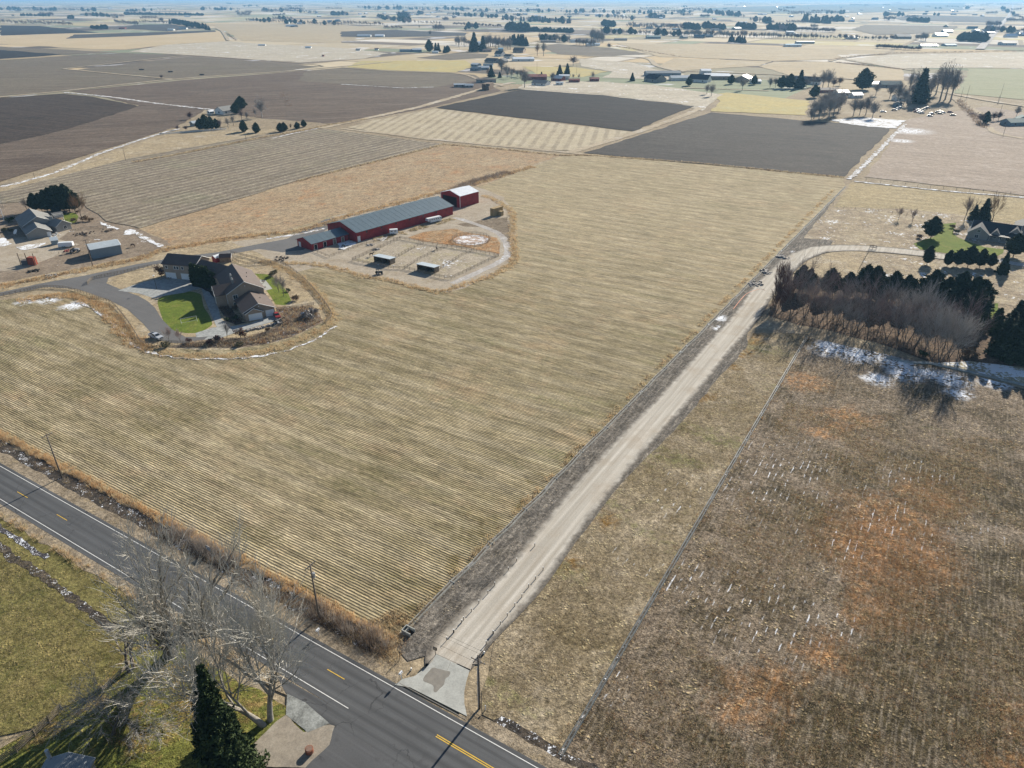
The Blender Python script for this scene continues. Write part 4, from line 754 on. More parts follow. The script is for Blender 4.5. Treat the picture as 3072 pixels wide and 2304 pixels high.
def on_end(root, B, w, z, width, height, mat, name='window', end=0, frame=M_trim, fr=.12, panels=0, label=None):
    """panel on the gable end wall (end 0 faces -ridge direction)"""
    s = -.03 if end == 0 else B['d'] + .03; c = B['P'](s, w, z + height / 2); rz = math.atan2(B['n'][1], B['n'][0])
    b = MB(); b.box(c, (width, .05, height), rz); o = b.build(name, mat, root)
    if label: o['label'] = label
    if frame:
        s2 = s - .03 if end == 0 else s + .03; c2 = B['P'](s2, w, z + height / 2); f = MB(); cx, sy = math.cos(rz), math.sin(rz)
        for dx, dz, ww, hh in ((0, height / 2 + fr / 2, width + 2 * fr, fr), (0, -height / 2 - fr / 2, width + 2 * fr, fr), (-width / 2 - fr / 2, 0, fr, height), (width / 2 + fr / 2, 0, fr, height)):
            f.box((c2[0] + dx * cx, c2[1] + dx * sy, c2[2] + dz), (ww, .08, hh), rz)
        if name == 'window' and width > .9: f.box((c2[0], c2[1], c2[2]), (.06, .07, height), rz)
        f.build('frame', frame, o)
    for k in range(panels):
        pb = MB(); pb.box((c[0] - math.cos(rz) * 0, c[1], c[2] - height / 2 + height * (k + .5) / panels), (width * .96, .10, height / panels * .86), rz); pb.build('panel', mat, o)
    return o
def on_side(root, B, s, z, width, height, mat, name='window', side=1, frame=M_trim, fr=.12, panels=0):
    w = side * (B['hw'] + .03); c = B['P'](s, w, z + height / 2); rz = B['ang']
    b = MB(); b.box(c, (width, .05, height), rz); o = b.build(name, mat, root); cx, sy = math.cos(rz), math.sin(rz)
    if frame:
        c2 = B['P'](s, w + side * .03, z + height / 2); f = MB()
        for dx, dz, ww, hh in ((0, height / 2 + fr / 2, width + 2 * fr, fr), (0, -height / 2 - fr / 2, width + 2 * fr, fr), (-width / 2 - fr / 2, 0, fr, height), (width / 2 + fr / 2, 0, fr, height)):
            f.box((c2[0] + dx * cx, c2[1] + dx * sy, c2[2] + dz), (ww, .08, hh), rz)
        if name == 'window' and width > .9: f.box(c2, (.06, .07, height), rz)
        f.build('frame', frame, o)
    for k in range(panels):
        pb = MB(); pb.box((c[0], c[1], c[2] - height / 2 + height * (k + .5) / panels), (width * .96, .10, height / panels * .86), rz); pb.build('panel', mat, o)
    return o
def add2(p, q, k=1.0): return (p[0] + q[0] * k, p[1] + q[1] * k)
# --- the large brown house ------------------------------------------------
h = house('brown_house', (-110, 258), 'large rambling brown house with white garage doors around the lawn loop', 'house')
A_ = gable(h, (-138.8, 281.2), (-124.6, 278.0), 5.0, 6.1, 8.6, M_tanwall, M_shingle)
for s, w_ in ((2.9, 4.4), (9.3, 3.3)): on_side(h, A_, s, .1, w_, 2.3, M_gdoor, 'garage_door', 1, M_trim, .12, 4)
for s in (1.6, 5.4, 6.6, 8.8): on_side(h, A_, s, 4.2, .9, 1.1, M_glass)
p9 = A_['P'](9.3, 5.0, 0); gx, gy = p9[0] + h.location.x, p9[1] + h.location.y
gable(h, (gx + A_['n'][0] * .8, gy + A_['n'][1] * .8), (gx - A_['n'][0] * .2, gy - A_['n'][1] * .2), 2.3, 2.9, 4.2, M_tanwall, M_shingle, .25, .2, name='entrance_gable') if False else None
B_ = gable(h, (-122.6, 273.8), (-106.5, 264.0), 5.0, 5.4, 8.5, M_tanwall, M_shingle, ends=.5)
for s in (6, 8.2, 10.4):
    b = MB(); c = B_['P'](s, 2.6, 7.05); b.box(c, (1.0, .7, .12), B_['ang']); o = b.build('skylight', M_glass, h); o.rotation_euler = (0, 0, 0)
C_ = gable(h, (-97.0, 246.8), (-107.8, 266.0), 6.4, 5.7, 9.3, M_tanwall, M_shingle)
on_end(h, C_, -3.8, 3.3, 1.5, 1.5, M_glass); on_end(h, C_, -4.0, .6, 1.5, 1.4, M_glass)
on_side(h, C_, 3.0, 1.2, 1.0, 3.2, M_glass, side=-1)
# stone bay and cross gable on the shaded side of the main block
cb = C_['P'](6.0, -6.4, 0); cbw = (cb[0] + h.location.x, cb[1] + h.location.y)
X_ = gable(h, add2(cbw, C_['n'], -3.6), add2(cbw, C_['n'], 4.5), 3.0, 4.9, 7.4, M_tanwall, M_shingle)
on_end(h, X_, 0, 1.0, 1.6, 3.0, M_glass)
for s, w_, top in ((8.6, -3.0, 9.6), (5.0, -3.2, 9.2)):
    b = MB(); c = C_['P'](s, w_, 0); b.box((c[0], c[1], top / 2 + 2), (.9, .7, top - 4 + 0), C_['ang']); ch = b.build('chimney', M_greywall, h)
    b = MB(); b.cyl((c[0], c[1], top + .0), .22, .6, 10); b.build('flue', M_metal, ch)
D_ = gable(h, (-88.9, 235.2), (-96.6, 248.6), 5.3, 3.1, 5.5, M_tanwall, M_shingle)
on_end(h, D_, -1.6, .1, 4.8, 2.2, M_gdoor, 'garage_door', 0, M_trim, .12, 4); on_end(h, D_, 3.5, .1, 2.7, 2.2, M_gdoor, 'garage_door', 0, M_trim, .12, 4)
fc = D_['P'](0, -2.0, 0); fcw = (fc[0] + h.location.x, fc[1] + h.location.y)
Dg = gable(h, add2(fcw, D_['t'], -.9), add2(fcw, D_['t'], 3.0), 3.0, 2.75, 4.3, M_tanwall, M_shingle, .3, .35, name='porch_wall')
on_end(h, Dg, .3, .1, 4.4, 2.15, M_gdoor, 'garage_door', 0, M_trim, .12, 4)
for nm, c in (('light', D_['P'](-.5, 0, 4.6)), ('light', C_['P'](-.5, 0, 7.8))):
    b = MB(); b.box(c, (.25, .25, .25)); b.build('gable_lamp', M_trim, h)
for (bl, s, w_) in ((C_, 8, 2.4), (C_, 14, 3.5), (D_, 7, 2.2)):
    b = MB(); c = bl['P'](s, w_, 0); zz = (9.3 if bl is C_ else 5.5) - w_ * ((9.3 - 5.7) / 6.4 if bl is C_ else .45); b.cyl((c[0], c[1], zz), .12, .6, 8); b.build('roof_vent', M_blackp, h)
# small chicken shed and red hut behind the brown house
s = house('garden_shed', g('Q', 920, 205), 'small brown garden shed behind the brown house by the drive', 'shed')
o0 = g('Q', 880, 215); gable(s, o0, add2(o0, (math.cos(R(10)), math.sin(R(10))), 4.6), 1.7, 2.1, 3.2, M_wood, M_shingle, .2, .2)
s = house('playhouse', g('Q', 825, 220), 'small red hut with a white roof behind the brown house', 'shed')
o0 = g('Q', 805, 225); bx_ = gable(s, o0, add2(o0, (math.cos(R(58)), math.sin(R(58))), 2.6), 1.3, 2.2, 2.9, M_redwall, M_metalwhite, .3, .3)
# --- the grey house, left ---------------------------------------------------
h = house('grey_house', (-228, 342), 'grey two level house with pale roof slopes beside the pine clump', 'house')
a1 = gable(h, (-222.0, 331.2), (-231.2, 343.2), 5.0, 2.6, 5.1, M_greywall, M_shgrey)
on_end(h, a1, 3.9, .05, 1.5, 2.0, M_gdoor, 'door', 0)
a2 = gable(h, (-228.0, 342.0), (-240.0, 356.5), 6.8, 3.6, 7.2, M_greywall, M_shgrey)
a3 = gable(h, (-217.0, 343.0), (-229.5, 350.0), 3.6, 2.9, 5.2, M_greywall, M_shgrey)
on_end(h, a3, .6, .8, 1.4, 1.5, M_glass)
b = MB(); b.box((4.5, 3.6, 3.5), (1.3, 1.3, 5.8), R(30)); b.build('chimney', M_greywall, h)
pc = gl('L 600,395 735,370 750,435 650,450', 2.6)
b = MB(); b.add([rel(h, x, y, 2.6) for x, y in pc] + [rel(h, x, y, 2.75) for x, y in pc], [(3, 2, 1, 0), (4, 5, 6, 7), (0, 1, 5, 4), (1, 2, 6, 5), (2, 3, 7, 6), (3, 0, 4, 7)]); b.build('patio_roof', M_shgrey, h)
for x, y in pc[1:3]:
    b = MB(); q = rel(h, x, y); b.box((q[0], q[1], 1.3), (.15, .15, 2.6)); b.build('patio_post', M_trim, h)
# --- blue metal shed with lean roof ----------------------------------------
h = house('metal_shed', (-178, 305), 'blue grey metal shed with a pale snow dusted roof beside the utility pole', 'shed')
ms = gable(h, (-184.2, 303.8), (-174.9, 311.0), 4.9, 4.1, 5.2, M_bluewall, M_metalpale, .25, .25)
on_end(h, ms, .5, .05, 3.4, 3.2, M_dark, 'doorway_shade', 0)  # near-black panel on the closed wall paints the shade inside the door
# small leaning shed by the trailer
h = house('tool_shed', g('L', 655, 760), 'small pale blue slant roofed shed beside the white cargo trailer', 'shed')
b = MB(); b.add([(-1.4, -1.2, 0), (1.4, -1.2, 0), (1.4, 1.2, 0), (-1.4, 1.2, 0), (-1.4, -1.2, 2.0), (1.4, -1.2, 2.0), (1.4, 1.2, 2.9), (-1.4, 1.2, 2.9)], [(0, 1, 5, 4), (1, 2, 6, 5), (2, 3, 7, 6), (3, 0, 4, 7)]); w = b.build('wall', M_bluewall, h)
b = MB(); b.add([(-1.6, -1.45, 1.93), (1.6, -1.45, 1.93), (1.6, 1.4, 2.99), (-1.6, 1.4, 2.99), (-1.6, -1.45, 2.05), (1.6, -1.45, 2.05), (1.6, 1.4, 3.11), (-1.6, 1.4, 3.11)], [(3, 2, 1, 0), (4, 5, 6, 7), (0, 1, 5, 4), (1, 2, 6, 5), (2, 3, 7, 6), (3, 0, 4, 7)]); b.build('roof', M_metalpale, h); h.rotation_euler = (0, 0, R(35))
# --- dark roofed farmhouse, right -------------------------------------------
H3 = g('O', 1500, 500)
h = house('dark_roofed_farmhouse', H3, 'low farmhouse with a dark roof and white gable trim beside the bright green lawn', 'house')
r0, r1 = g('O', 1330, 235, 6.4), g('O', 2150, 345, 6.4)
hb = gable(h, r0, r1, 7.2, 2.8, 6.4, M_greywall, M_shdark)
td = hb['t']; tn = hb['n']
c0 = hb['P'](3.2, 7.2, 0); c0 = (c0[0] + H3[0], c0[1] + H3[1]); x1 = gable(h, add2(c0, tn, 3.0), add2(c0, tn, -7.4), 4.2, 2.9, 6.0, M_greywall, M_shdark); on_end(h, x1, -.4, .7, 1.5, 1.5, M_glass); on_end(h, x1, 0, 3.4, 1.2, 1.1, M_glass)
for s, e, hw in ((10.0, 1.2, 1.7), (17.5, .6, 2.3)):
    c0 = hb['P'](s, 5.6 if hw < 2 else 3.0, 0); c0 = (c0[0] + H3[0], c0[1] + H3[1]); dg = gable(h, add2(c0, tn, 2.2), add2(c0, tn, -3.0), hw, 3.0 if hw < 2 else 4.0, 4.8 if hw < 2 else 6.2, M_greywall, M_shdark, .3, .3, name='dormer')
    on_end(h, dg, 0, 3.1 if hw > 2 else 1.0, 1.0, .8, M_glass)
for s in (9, 12, 15, 18): on_side(h, hb, s, .6, 1.3, 1.6, M_glass, side=1)
for s in (12.3, 20.0):
    c = hb['P'](s, 8.0, 2.75); b = MB(); b.box(c, (3.0, .25, .22), hb['ang']); b.build('gutter', M_trim, h)
for s in (8, 12, 16, 20, 23):
    c = hb['P'](s, 9.6, 1.3); b = MB(); b.box(c, (.18, .18, 2.6), hb['ang']); b.build('porch_post', M_trim, h)
b = MB(); c = hb['P'](15.5, 8.6, .1); b.box(c, (16, 2.8, .2), hb['ang']); b.build('porch_floor', M_conc, h)
b = MB(); c = hb['P'](15.5, 8.7, 2.7); b.box(c, (16.4, 3.0, .16), hb['ang']); b.build('porch_roof', M_shdark, h)
rw = g('O', 2230, 470); gb_ = gable(h, add2(rw, tn, 5), add2(rw, tn, -9), 5.0, 2.8, 5.6, M_greywall, M_shdark)
# --- red barns ----------------------------------------------------------------
tb_ = (math.cos(R(49.6)), math.sin(R(49.6))); nb_ = (tb_[1], -tb_[0])
B0 = (-79.8, 331.2)
def metal_seams(root, B, ridge, eave, hw, over, mat, step=3.0):
    sl = (ridge - eave) / hw; b = MB(); n = int(B['d'] / step)
    for i in range(n + 1):
        s = i * B['d'] / n
        for sg in (-1, 1): b.tube([B['P'](s, 0, ridge + .2), B['P'](s, sg * (hw + over), eave - sl * over + .2)], .02, 3)
    b.build('roof_seams', mat, root)['kind'] = 'stuff'
M_redtrim = plain('dark_red_trim_mat', (.20, .015, .018), .6, .08)
h = house('red_barn', B0, 'very long red barn with a blue grey metal roof beside the paddocks', 'barn')
bb = gable(h, B0, add2(B0, tb_, 63), 10.8, 4.6, 7.7, M_redwall, M_metalblue, .5, .5, trim=M_redtrim)
on_side(h, bb, 1.2, .1, 1.4, 2.4, M_gdoor, 'door', 1); metal_seams(h, bb, 7.7, 4.6, 10.8, .5, M_metalblue)
for s in range(6, 60, 9): on_side(h, bb, s, 3.3, .9, .7, M_glass, 'window', 1, M_redtrim)
h = house('barn_annex', (-93.5, 315.2), 'low red stable annex with a blue grey roof on the end of the long barn', 'barn')
ab = gable(h, (-93.4, 315.2), add2((-93.4, 315.2), tb_, 20.2), 5.5, 3.1, 5.0, M_redwall, M_metalblue, .4, .4, trim=M_redtrim)
for s in (2.0, 7.0, 12.4, 17.0): on_side(h, ab, s, .1, 1.5, 2.3, M_dark if s < 10 else M_wood, 'stall_door', 1)
on_end(h, ab, -3.6, .1, 1.3, 2.1, M_gdoor, 'door', 0); on_end(h, ab, 0, .1, 3.4, 2.6, M_redtrim, 'barn_door', 0, None)
metal_seams(h, ab, 5.0, 3.1, 5.5, .4, M_metalblue)
S0 = (-33.2, 389.9)
h = house('red_hay_shed', S0, 'tall red hay shed with a white roof and open end behind the long barn', 'barn')
hs = gable(h, S0, add2(S0, tb_, 14.6), 7.2, 6.3, 8.3, M_redwall, M_metalwhite, .25, .25, trim=M_metalwhite)
on_end(h, hs, -.6, .05, 10.6, 5.2, M_dark, 'open_bay_shade', 0, M_redtrim, .2); metal_seams(h, hs, 8.3, 6.3, 7.2, .25, M_metalwhite, 2.2)  # flat near-black panel paints the dim inside of the open end
for w_ in (-7.15, 7.15):
    b = MB(); c = hs['P'](-.08, w_, 3.1); b.box(c, (.25, .25, 6.2), hs['ang']); b.build('corner_trim', M_trim, h)
hb1 = MB()
for i in range(3):
    for k in range(2): hb1.box(hs['P'](-.02 + .0, -3.2 + i * 2.2, .8 + k * 1.4), (.4, 1.9, 1.2), hs['ang'])
# horse shelters
def shelter(p0, ang, ln, dp, label):
    h = empty('horse_shelter', p0, ang, label, 'shelter', 'open fronted horse shelters in the paddocks')
    t = .12
    b = MB(); b.box((ln / 2, dp, 1.15), (ln, t, 2.3)); b.build('back_wall', M_wood, h)
    for x in (0, ln): b = MB(); b.box((x, dp / 2, 1.2), (t, dp - t, 2.4)); b.build('side_wall', M_wood, h)
    b = MB(); b.box((ln / 2, dp / 2, 1.2), (t, dp - t - .02, 2.38)); b.build('divider', M_woodd, h)
    for x in (.06, ln / 2, ln - .06): b = MB(); b.box((x, -.12, 1.3), (.18, .18, 2.6)); b.build('post', M_woodd, h)
    b = MB(); b.add([(-.4, -.5, 2.7), (ln + .4, -.5, 2.7), (ln + .4, dp + .4, 2.35), (-.4, dp + .4, 2.35), (-.4, -.5, 2.82), (ln + .4, -.5, 2.82), (ln + .4, dp + .4, 2.47), (-.4, dp + .4, 2.47)], [(3, 2, 1, 0), (4, 5, 6, 7), (0, 1, 5, 4), (1, 2, 6, 5), (2, 3, 7, 6), (3, 0, 4, 7)]); b.build('roof', M_metalpale, h)
    b = MB(); b.box((ln / 2, -.14, 2.5), (ln, .1, .3)); b.build('fascia', M_wood, h)
shelter((-58.9, 296.4), R(-30.5), 8.6, 3.4, 'open horse shelter with a pale roof, the one nearer the red annex')
shelter((-39.2, 285.7), R(-30.5), 8.6, 3.4, 'open horse shelter with a pale roof, the one nearer the hay field')
# small grey roof at the lower left corner
h = house('small_outbuilding', g('K', 420, 1760, 3), 'pale grey roofed outbuilding with a vent pipe at the bottom edge', 'shed')
q0, q1 = g('K', 585, 1510, 3.4), g('K', 370, 1800, 3.4)
ob = gable(h, g('K', 560, 1545, 3.6), g('K', 400, 1830, 3.6), 3.2, 2.3, 3.6, M_greywall, roofmat('aged_grey_roof_mat', (.24, .27, .29)), .35, .2)
b = MB(); c = g('K', 415, 1580, 2.6); b.tube([rel(h, c[0], c[1], 1.8), rel(h, c[0] - .1, c[1] + .1, 4.3)], [.3, .28], 10); b.build('vent_pipe', M_metal, h)
# --- mid distance farms ----------------------------------------------------
WALLS = {'w': M_trim, 't': M_tanwall, 'g': M_greywall, 'b': M_bluewall, 'r': M_barnred}; ROOFS = {'s': M_shdark, 'g': M_shgrey, 'b': M_metalblue, 'w': M_metalwhite, 'p': M_metalpale, 'n': M_shingle, 't': M_greenroof, 'u': M_bluer, 'r': M_barnred}
def farm(v, x, y, ln, hw, eave, ridge, ang, wm, rm, label, cat='house', group=None, name=None, wins=2):
    p = g(v, x, y); kk = .62 if math.hypot(*p) > 1250 else 1; ln *= kk; hw *= .5 + kk / 2; eave *= .4 + .6 * kk; ridge *= .4 + .6 * kk
    h = house(name or {'house': 'farmhouse', 'barn': 'barn', 'shed': 'shed'}[cat], p, label, cat, group); t = (math.cos(R(ang)), math.sin(R(ang)))
    B = gable(h, add2(p, t, -ln / 2), add2(p, t, ln / 2), hw, eave, ridge, WALLS[wm], ROOFS[rm], .5, .5, trim=None, rt=.25)
    for i in range(wins): 
        for sd in (1, -1): on_side(h, B, ln * (i + .5) / wins, 1.0, 1.6, 1.5, M_glass, side=sd, frame=None)
    on_end(h, B, 0, .9, 1.6, 1.6, M_glass, frame=None); return h, B
fl = [
 ('T', 870, 285, 14, 6, 3.2, 6.5, 60, 'w', 'g', 'white gabled farmhouse behind dark evergreens in the ploughed fields', 'house'), ('T', 735, 290, 5, 2, 2.4, 3.2, 60, 'w', 'w', 'small white shed at the snowy lane by the evergreens', 'shed'),
 ('T', 930, 275, 12, 5, 3.0, 5.0, 150, 'w', 'w', 'white roofed wing right of the gabled farmhouse', 'house'), ('T', 600, 400, 9, 3, 2.6, 4, 50, 'g', 'p', 'grey shed half hidden by the evergreen hedge', 'shed'),
 ('W', 850, 325, 60, 12, 5, 8, 8, 'w', 'w', 'long bright white barn beyond the yellow field', 'barn'), ('W', 715, 300, 22, 9, 5, 9, -30, 'w', 's', 'dark roofed building joined to the white barn', 'barn'), ('W', 630, 280, 24, 9, 6, 12, -30, 'w', 's', 'white house with steep dark gables above the dark roof cluster', 'house'),
 ('W', 640, 235, 16, 8, 7, 9, 0, 'b', 'u', 'bright blue building behind the dark gabled house', 'barn'), ('W', 815, 245, 34, 13, 6, 12, -15, 't', 's', 'big dark roofed house behind the long white barn', 'house'), ('W', 560, 340, 34, 11, 4, 9, -30, 'g', 's', 'wide dark roofed building beside the blue roofed sheds', 'barn'),
 ('W', 660, 340, 22, 8, 4, 9, 60, 'g', 's', 'dark roofed house between two sheds', 'house'), ('W', 405, 375, 20, 8, 4, 6, -30, 'b', 'p', 'pale blue roofed shed left of the dark roofed cluster', 'shed'), ('W', 520, 380, 24, 7, 4, 6, -5, 'b', 'b', 'blue grey roofed shed below the dark roofed cluster', 'shed'),
 ('W', 405, 415, 14, 6, 3, 5, -30, 'b', 'b', 'low dark blue shed at the end of the yellow field', 'shed'), ('W', 480, 405, 16, 7, 3, 5, 0, 'b', 'p', 'low pale roofed shed above the green lawn', 'shed'), ('W', 510, 238, 30, 9, 4, 7, 0, 't', 'n', 'long brown roofed building left of the blue building', 'barn'),
 ('W', 430, 175, 26, 12, 6, 10, 0, 'w', 'p', 'pale building between tall evergreens', 'barn'), ('W', 980, 500, 26, 8, 4, 6.5, 5, 'r', 'r', 'dark red barn right of the big dark tree', 'barn'), ('W', 1185, 512, 15, 7, 3.5, 6.5, -30, 'r', 'p', 'red house with a pale roof beside bare shrubs', 'house'),
 ('W', 1020, 555, 20, 7, 3, 6, -30, 'w', 'g', 'pale green roofed house at the corner of the dark field', 'house'), ('W', 1240, 498, 14, 5, 5, 5.8, 0, 'w', 'w', 'white box truck body behind the red house', 'shed'), ('W', 1195, 552, 9, 4, 2.6, 3.6, 0, 'w', 'p', 'small white camper shed below the red house', 'shed'),
 ('W', 1335, 527, 14, 4, 3, 4.4, 0, 'r', 'r', 'low dark red shed beside the white shed', 'shed'), ('W', 1525, 515, 12, 5, 3, 4.5, 0, 'r', 'r', 'small dark red shed under a single bare tree', 'shed'), ('W', 500, 530, 26, 4, 4, 5, 3, 'g', 'n', 'long dark brown shed beside the farm lane', 'shed'),
 ('W', 250, 572, 14, 4, 3, 4, 5, 'g', 'p', 'low grey shed left of the haystack', 'shed'), ('W', 340, 575, 10, 4, 2.5, 4, 5, 'g', 'p', 'small grey lean shed near the haystack', 'shed'), ('W', 2100, 520, 24, 9, 4, 9, -60, 'g', 's', 'dark gabled house alone beside the farm lane', 'house'),
 ('W', 2170, 465, 50, 8, 4, 6.5, 5, 'b', 'b', 'long blue grey roofed barn behind the dark gabled house', 'barn'), ('B', 2190, 520, 26, 7, 3.5, 6, 5, 'w', 'p', 'long white roofed building right of the lone dark gabled house', 'barn'),
 ('C', 110, 530, 26, 9, 4, 9, -30, 'w', 's', 'dark gabled house with a white front by the pale barn', 'house'), ('C', 215, 512, 34, 9, 4.5, 7, 0, 't', 'w', 'tan barn with a white roof by the country lane', 'barn'), ('C', 145, 480, 14, 7, 5, 7, 0, 'w', 'w', 'small white building behind the tan barn', 'shed'),
 ('C', 395, 525, 24, 9, 4, 7.5, 60, 't', 'w', 'farmhouse with white roof between two dark round evergreens', 'house'), ('C', 470, 540, 12, 6, 3, 5, 0, 'w', 'w', 'small white roofed house right of the dark round evergreen', 'house'), ('C', 760, 540, 22, 8, 4, 8, -30, 'w', 'g', 'white gabled house hidden in bare trees', 'house'),
 ('C', 850, 545, 16, 7, 4, 8, -30, 'w', 's', 'white gabled house beside the tall bare trees', 'house'), ('C', 1245, 560, 26, 8, 3.5, 6, -10, 'w', 'p', 'pale roofed house beside the round dark tree', 'house'), ('C', 1340, 565, 24, 8, 3.5, 7, -10, 'g', 't', 'teal roofed house among bare trees', 'house'),
 ('C', 930, 598, 26, 6, 3, 5, 0, 'r', 'n', 'long low dark shed behind the grey willow', 'shed'), ('C', 1025, 615, 14, 6, 3, 5.5, 10, 'w', 'p', 'pale shed at the yard behind the willow', 'shed'), ('C', 1120, 632, 12, 5, 3, 5.5, 10, 'w', 'w', 'white shed with a green front in the yard', 'shed'),
 ('C', 1415, 650, 16, 6, 3.5, 6, 0, 'w', 's', 'white house behind the junk yard', 'house'), ('C', 1390, 690, 10, 4, 3, 5, 60, 'b', 's', 'small dark blue shed at the snowy yard', 'shed'), ('C', 2150, 810, 20, 6, 3, 5.5, 10, 'b', 't', 'teal roofed house at the right edge beyond the pale field', 'house'), ('C', 2195, 790, 10, 4.5, 3, 5.5, 70, 'b', 't', 'small teal gabled wing at the right edge', 'house'),
 ('B', 420, 335, 40, 9, 4, 6, 0, 'b', 'b', 'long blue roofed barn by the reddish weeds', 'barn'), ('B', 490, 335, 30, 10, 5, 8, 10, 'b', 'p', 'pale blue roofed barn by the reddish weeds', 'barn'), ('B', 610, 345, 20, 6, 4, 5.5, 0, 'w', 'p', 'small pale building under three dark conifers', 'house'),
 ('B', 230, 325, 12, 5, 3, 5, 0, 'w', 'n', 'small lone pale shed on the rough pasture', 'shed'), ('B', 110, 328, 14, 5, 3, 5, 0, 'w', 'g', 'small lone grey shed at the pasture edge', 'shed'), ('B', 1340, 275, 60, 12, 4, 7, 0, 't', 's', 'wide low house among slim bare trees', 'house'), ('B', 1510, 275, 34, 12, 4, 7, 0, 'w', 'b', 'blue roofed house left of the dense bare grove', 'house'),
 ('B', 1630, 295, 50, 12, 4, 7, 0, 'w', 'p', 'pale blue roofed barn below the dense bare grove', 'barn'), ('B', 1810, 262, 50, 12, 4, 7, 0, 'g', 's', 'dark roofed low barn right of the bare grove', 'barn'), ('B', 2020, 250, 60, 14, 6, 10, 0, 'b', 't', 'teal roofed barn in the far fields', 'barn'),
 ('B', 250, 238, 40, 12, 4, 8, 0, 'w', 'w', 'white farm buildings at the end of the dark strip field', 'barn'), ('B', 150, 238, 60, 12, 4, 8, 0, 'w', 'p', 'row of pale sheds at the end of the dark strip field', 'shed'), ('C', 710, 302, 60, 9, 5, 7, 5, 'w', 'u', 'blue roofed shed beside the snowy yard', 'shed'), ('C', 790, 282, 70, 8, 5, 7, 0, 'b', 'b', 'long blue roofed barn in the snowy yard', 'barn'),
 ('C', 1095, 253, 40, 16, 5, 10, 0, 'w', 'b', 'blue hipped house along the canal bushes', 'house'), ('C', 1420, 250, 60, 18, 7, 14, 0, 't', 's', 'large dark blue roofed house beyond the canal', 'house'), ('C', 1665, 238, 50, 18, 6, 12, 0, 'w', 'w', 'white gabled house left of the distant highway', 'house'), ('C', 1725, 298, 40, 14, 3, 6, 0, 'b', 'u', 'blue roofed house near the distant highway', 'house'),
 ('C', 1590, 302, 60, 10, 3, 6, 0, 'w', 'p', 'pale sheds by the brushy ditch', 'shed'), ('C', 2100, 292, 50, 14, 6, 9, 0, 'w', 's', 'dark roofed barn right of the distant highway', 'barn'), ('A', 1110, 198, 34, 9, 5, 7, 0, 'w', 'p', 'pale roofed barn left of the far evergreens', 'barn'), ('A', 1190, 190, 40, 10, 5, 8, 0, 'w', 'b', 'blue roofed barn among the far evergreens', 'barn'),
 ('A', 795, 187, 34, 8, 4, 7, 0, 'r', 'r', 'small red barn beside the far bare trees', 'barn'), ('A', 1700, 296, 26, 5, 3, 4, 0, 'w', 'p', 'line of pale sheds on the far pasture', 'shed'), ('A', 2000, 312, 20, 6, 3, 5, 0, 'w', 'p', 'small pale shed on the far stubble', 'shed'), ('A', 2095, 366, 6, 3, 3, 3.6, 0, 'r', 'n', 'tiny brown hut on the pale field', 'shed')]
for f_ in fl: farm(*f_[:11], cat=f_[11], wins=2 if f_[0] in 'TWC' else 0)
r2 = random.Random(77)
for v, x0, x1, y0, y1, n, lb in (('A', 20, 600, 64, 74, 9, 'in the far left treeline'), ('A', 1850, 2200, 80, 180, 8, 'on the far plain left of centre'), ('B', 100, 1100, 60, 120, 14, 'on the far plain at centre'), ('B', 1100, 2200, 80, 140, 14, 'on the far plain right of centre'), ('B', 1700, 2200, 170, 200, 6, 'below the far bare groves'),
                                ('C', 100, 1100, 60, 160, 14, 'on the plain before the far orchards'), ('C', 1100, 1800, 60, 100, 10, 'at the foot of the far orchards'), ('C', 1700, 2000, 170, 240, 9, 'left of the distant highway'), ('C', 2110, 2400, 190, 250, 12, 'right of the distant highway'), ('C', 0, 900, 180, 250, 8, 'along the far tree rows'), ('A', 0, 2200, 30, 150, 16, 'scattered over the far left plain'), ('B', 0, 2200, 30, 120, 22, 'scattered over the hazy centre plain'), ('C', 0, 2200, 40, 130, 22, 'scattered over the hazy right plain')):
    for i in range(n):
        x, y = r2.uniform(x0, x1), r2.uniform(y0, y1); k = max(1, math.hypot(*g(v, x, y)) / 1800)
        p = g(v, x, y); h_ = house('distant_house', p, 'tiny pale farm building ' + lb, 'house', 'tiny farm buildings ' + lb); a = r2.choice((0, 0, 30, -30, 58)); t = (math.cos(R(a)), math.sin(R(a))); ln = r2.uniform(12, 24) * min(k, 1.3)
        gable(h_, add2(p, t, -ln / 2), add2(p, t, ln / 2), r2.uniform(6, 10), 4, r2.uniform(6.5, 9), WALLS[r2.choice('wwtgb')], ROOFS[r2.choice('swwpgbpb')], .5, .5, trim=None, rt=.3)
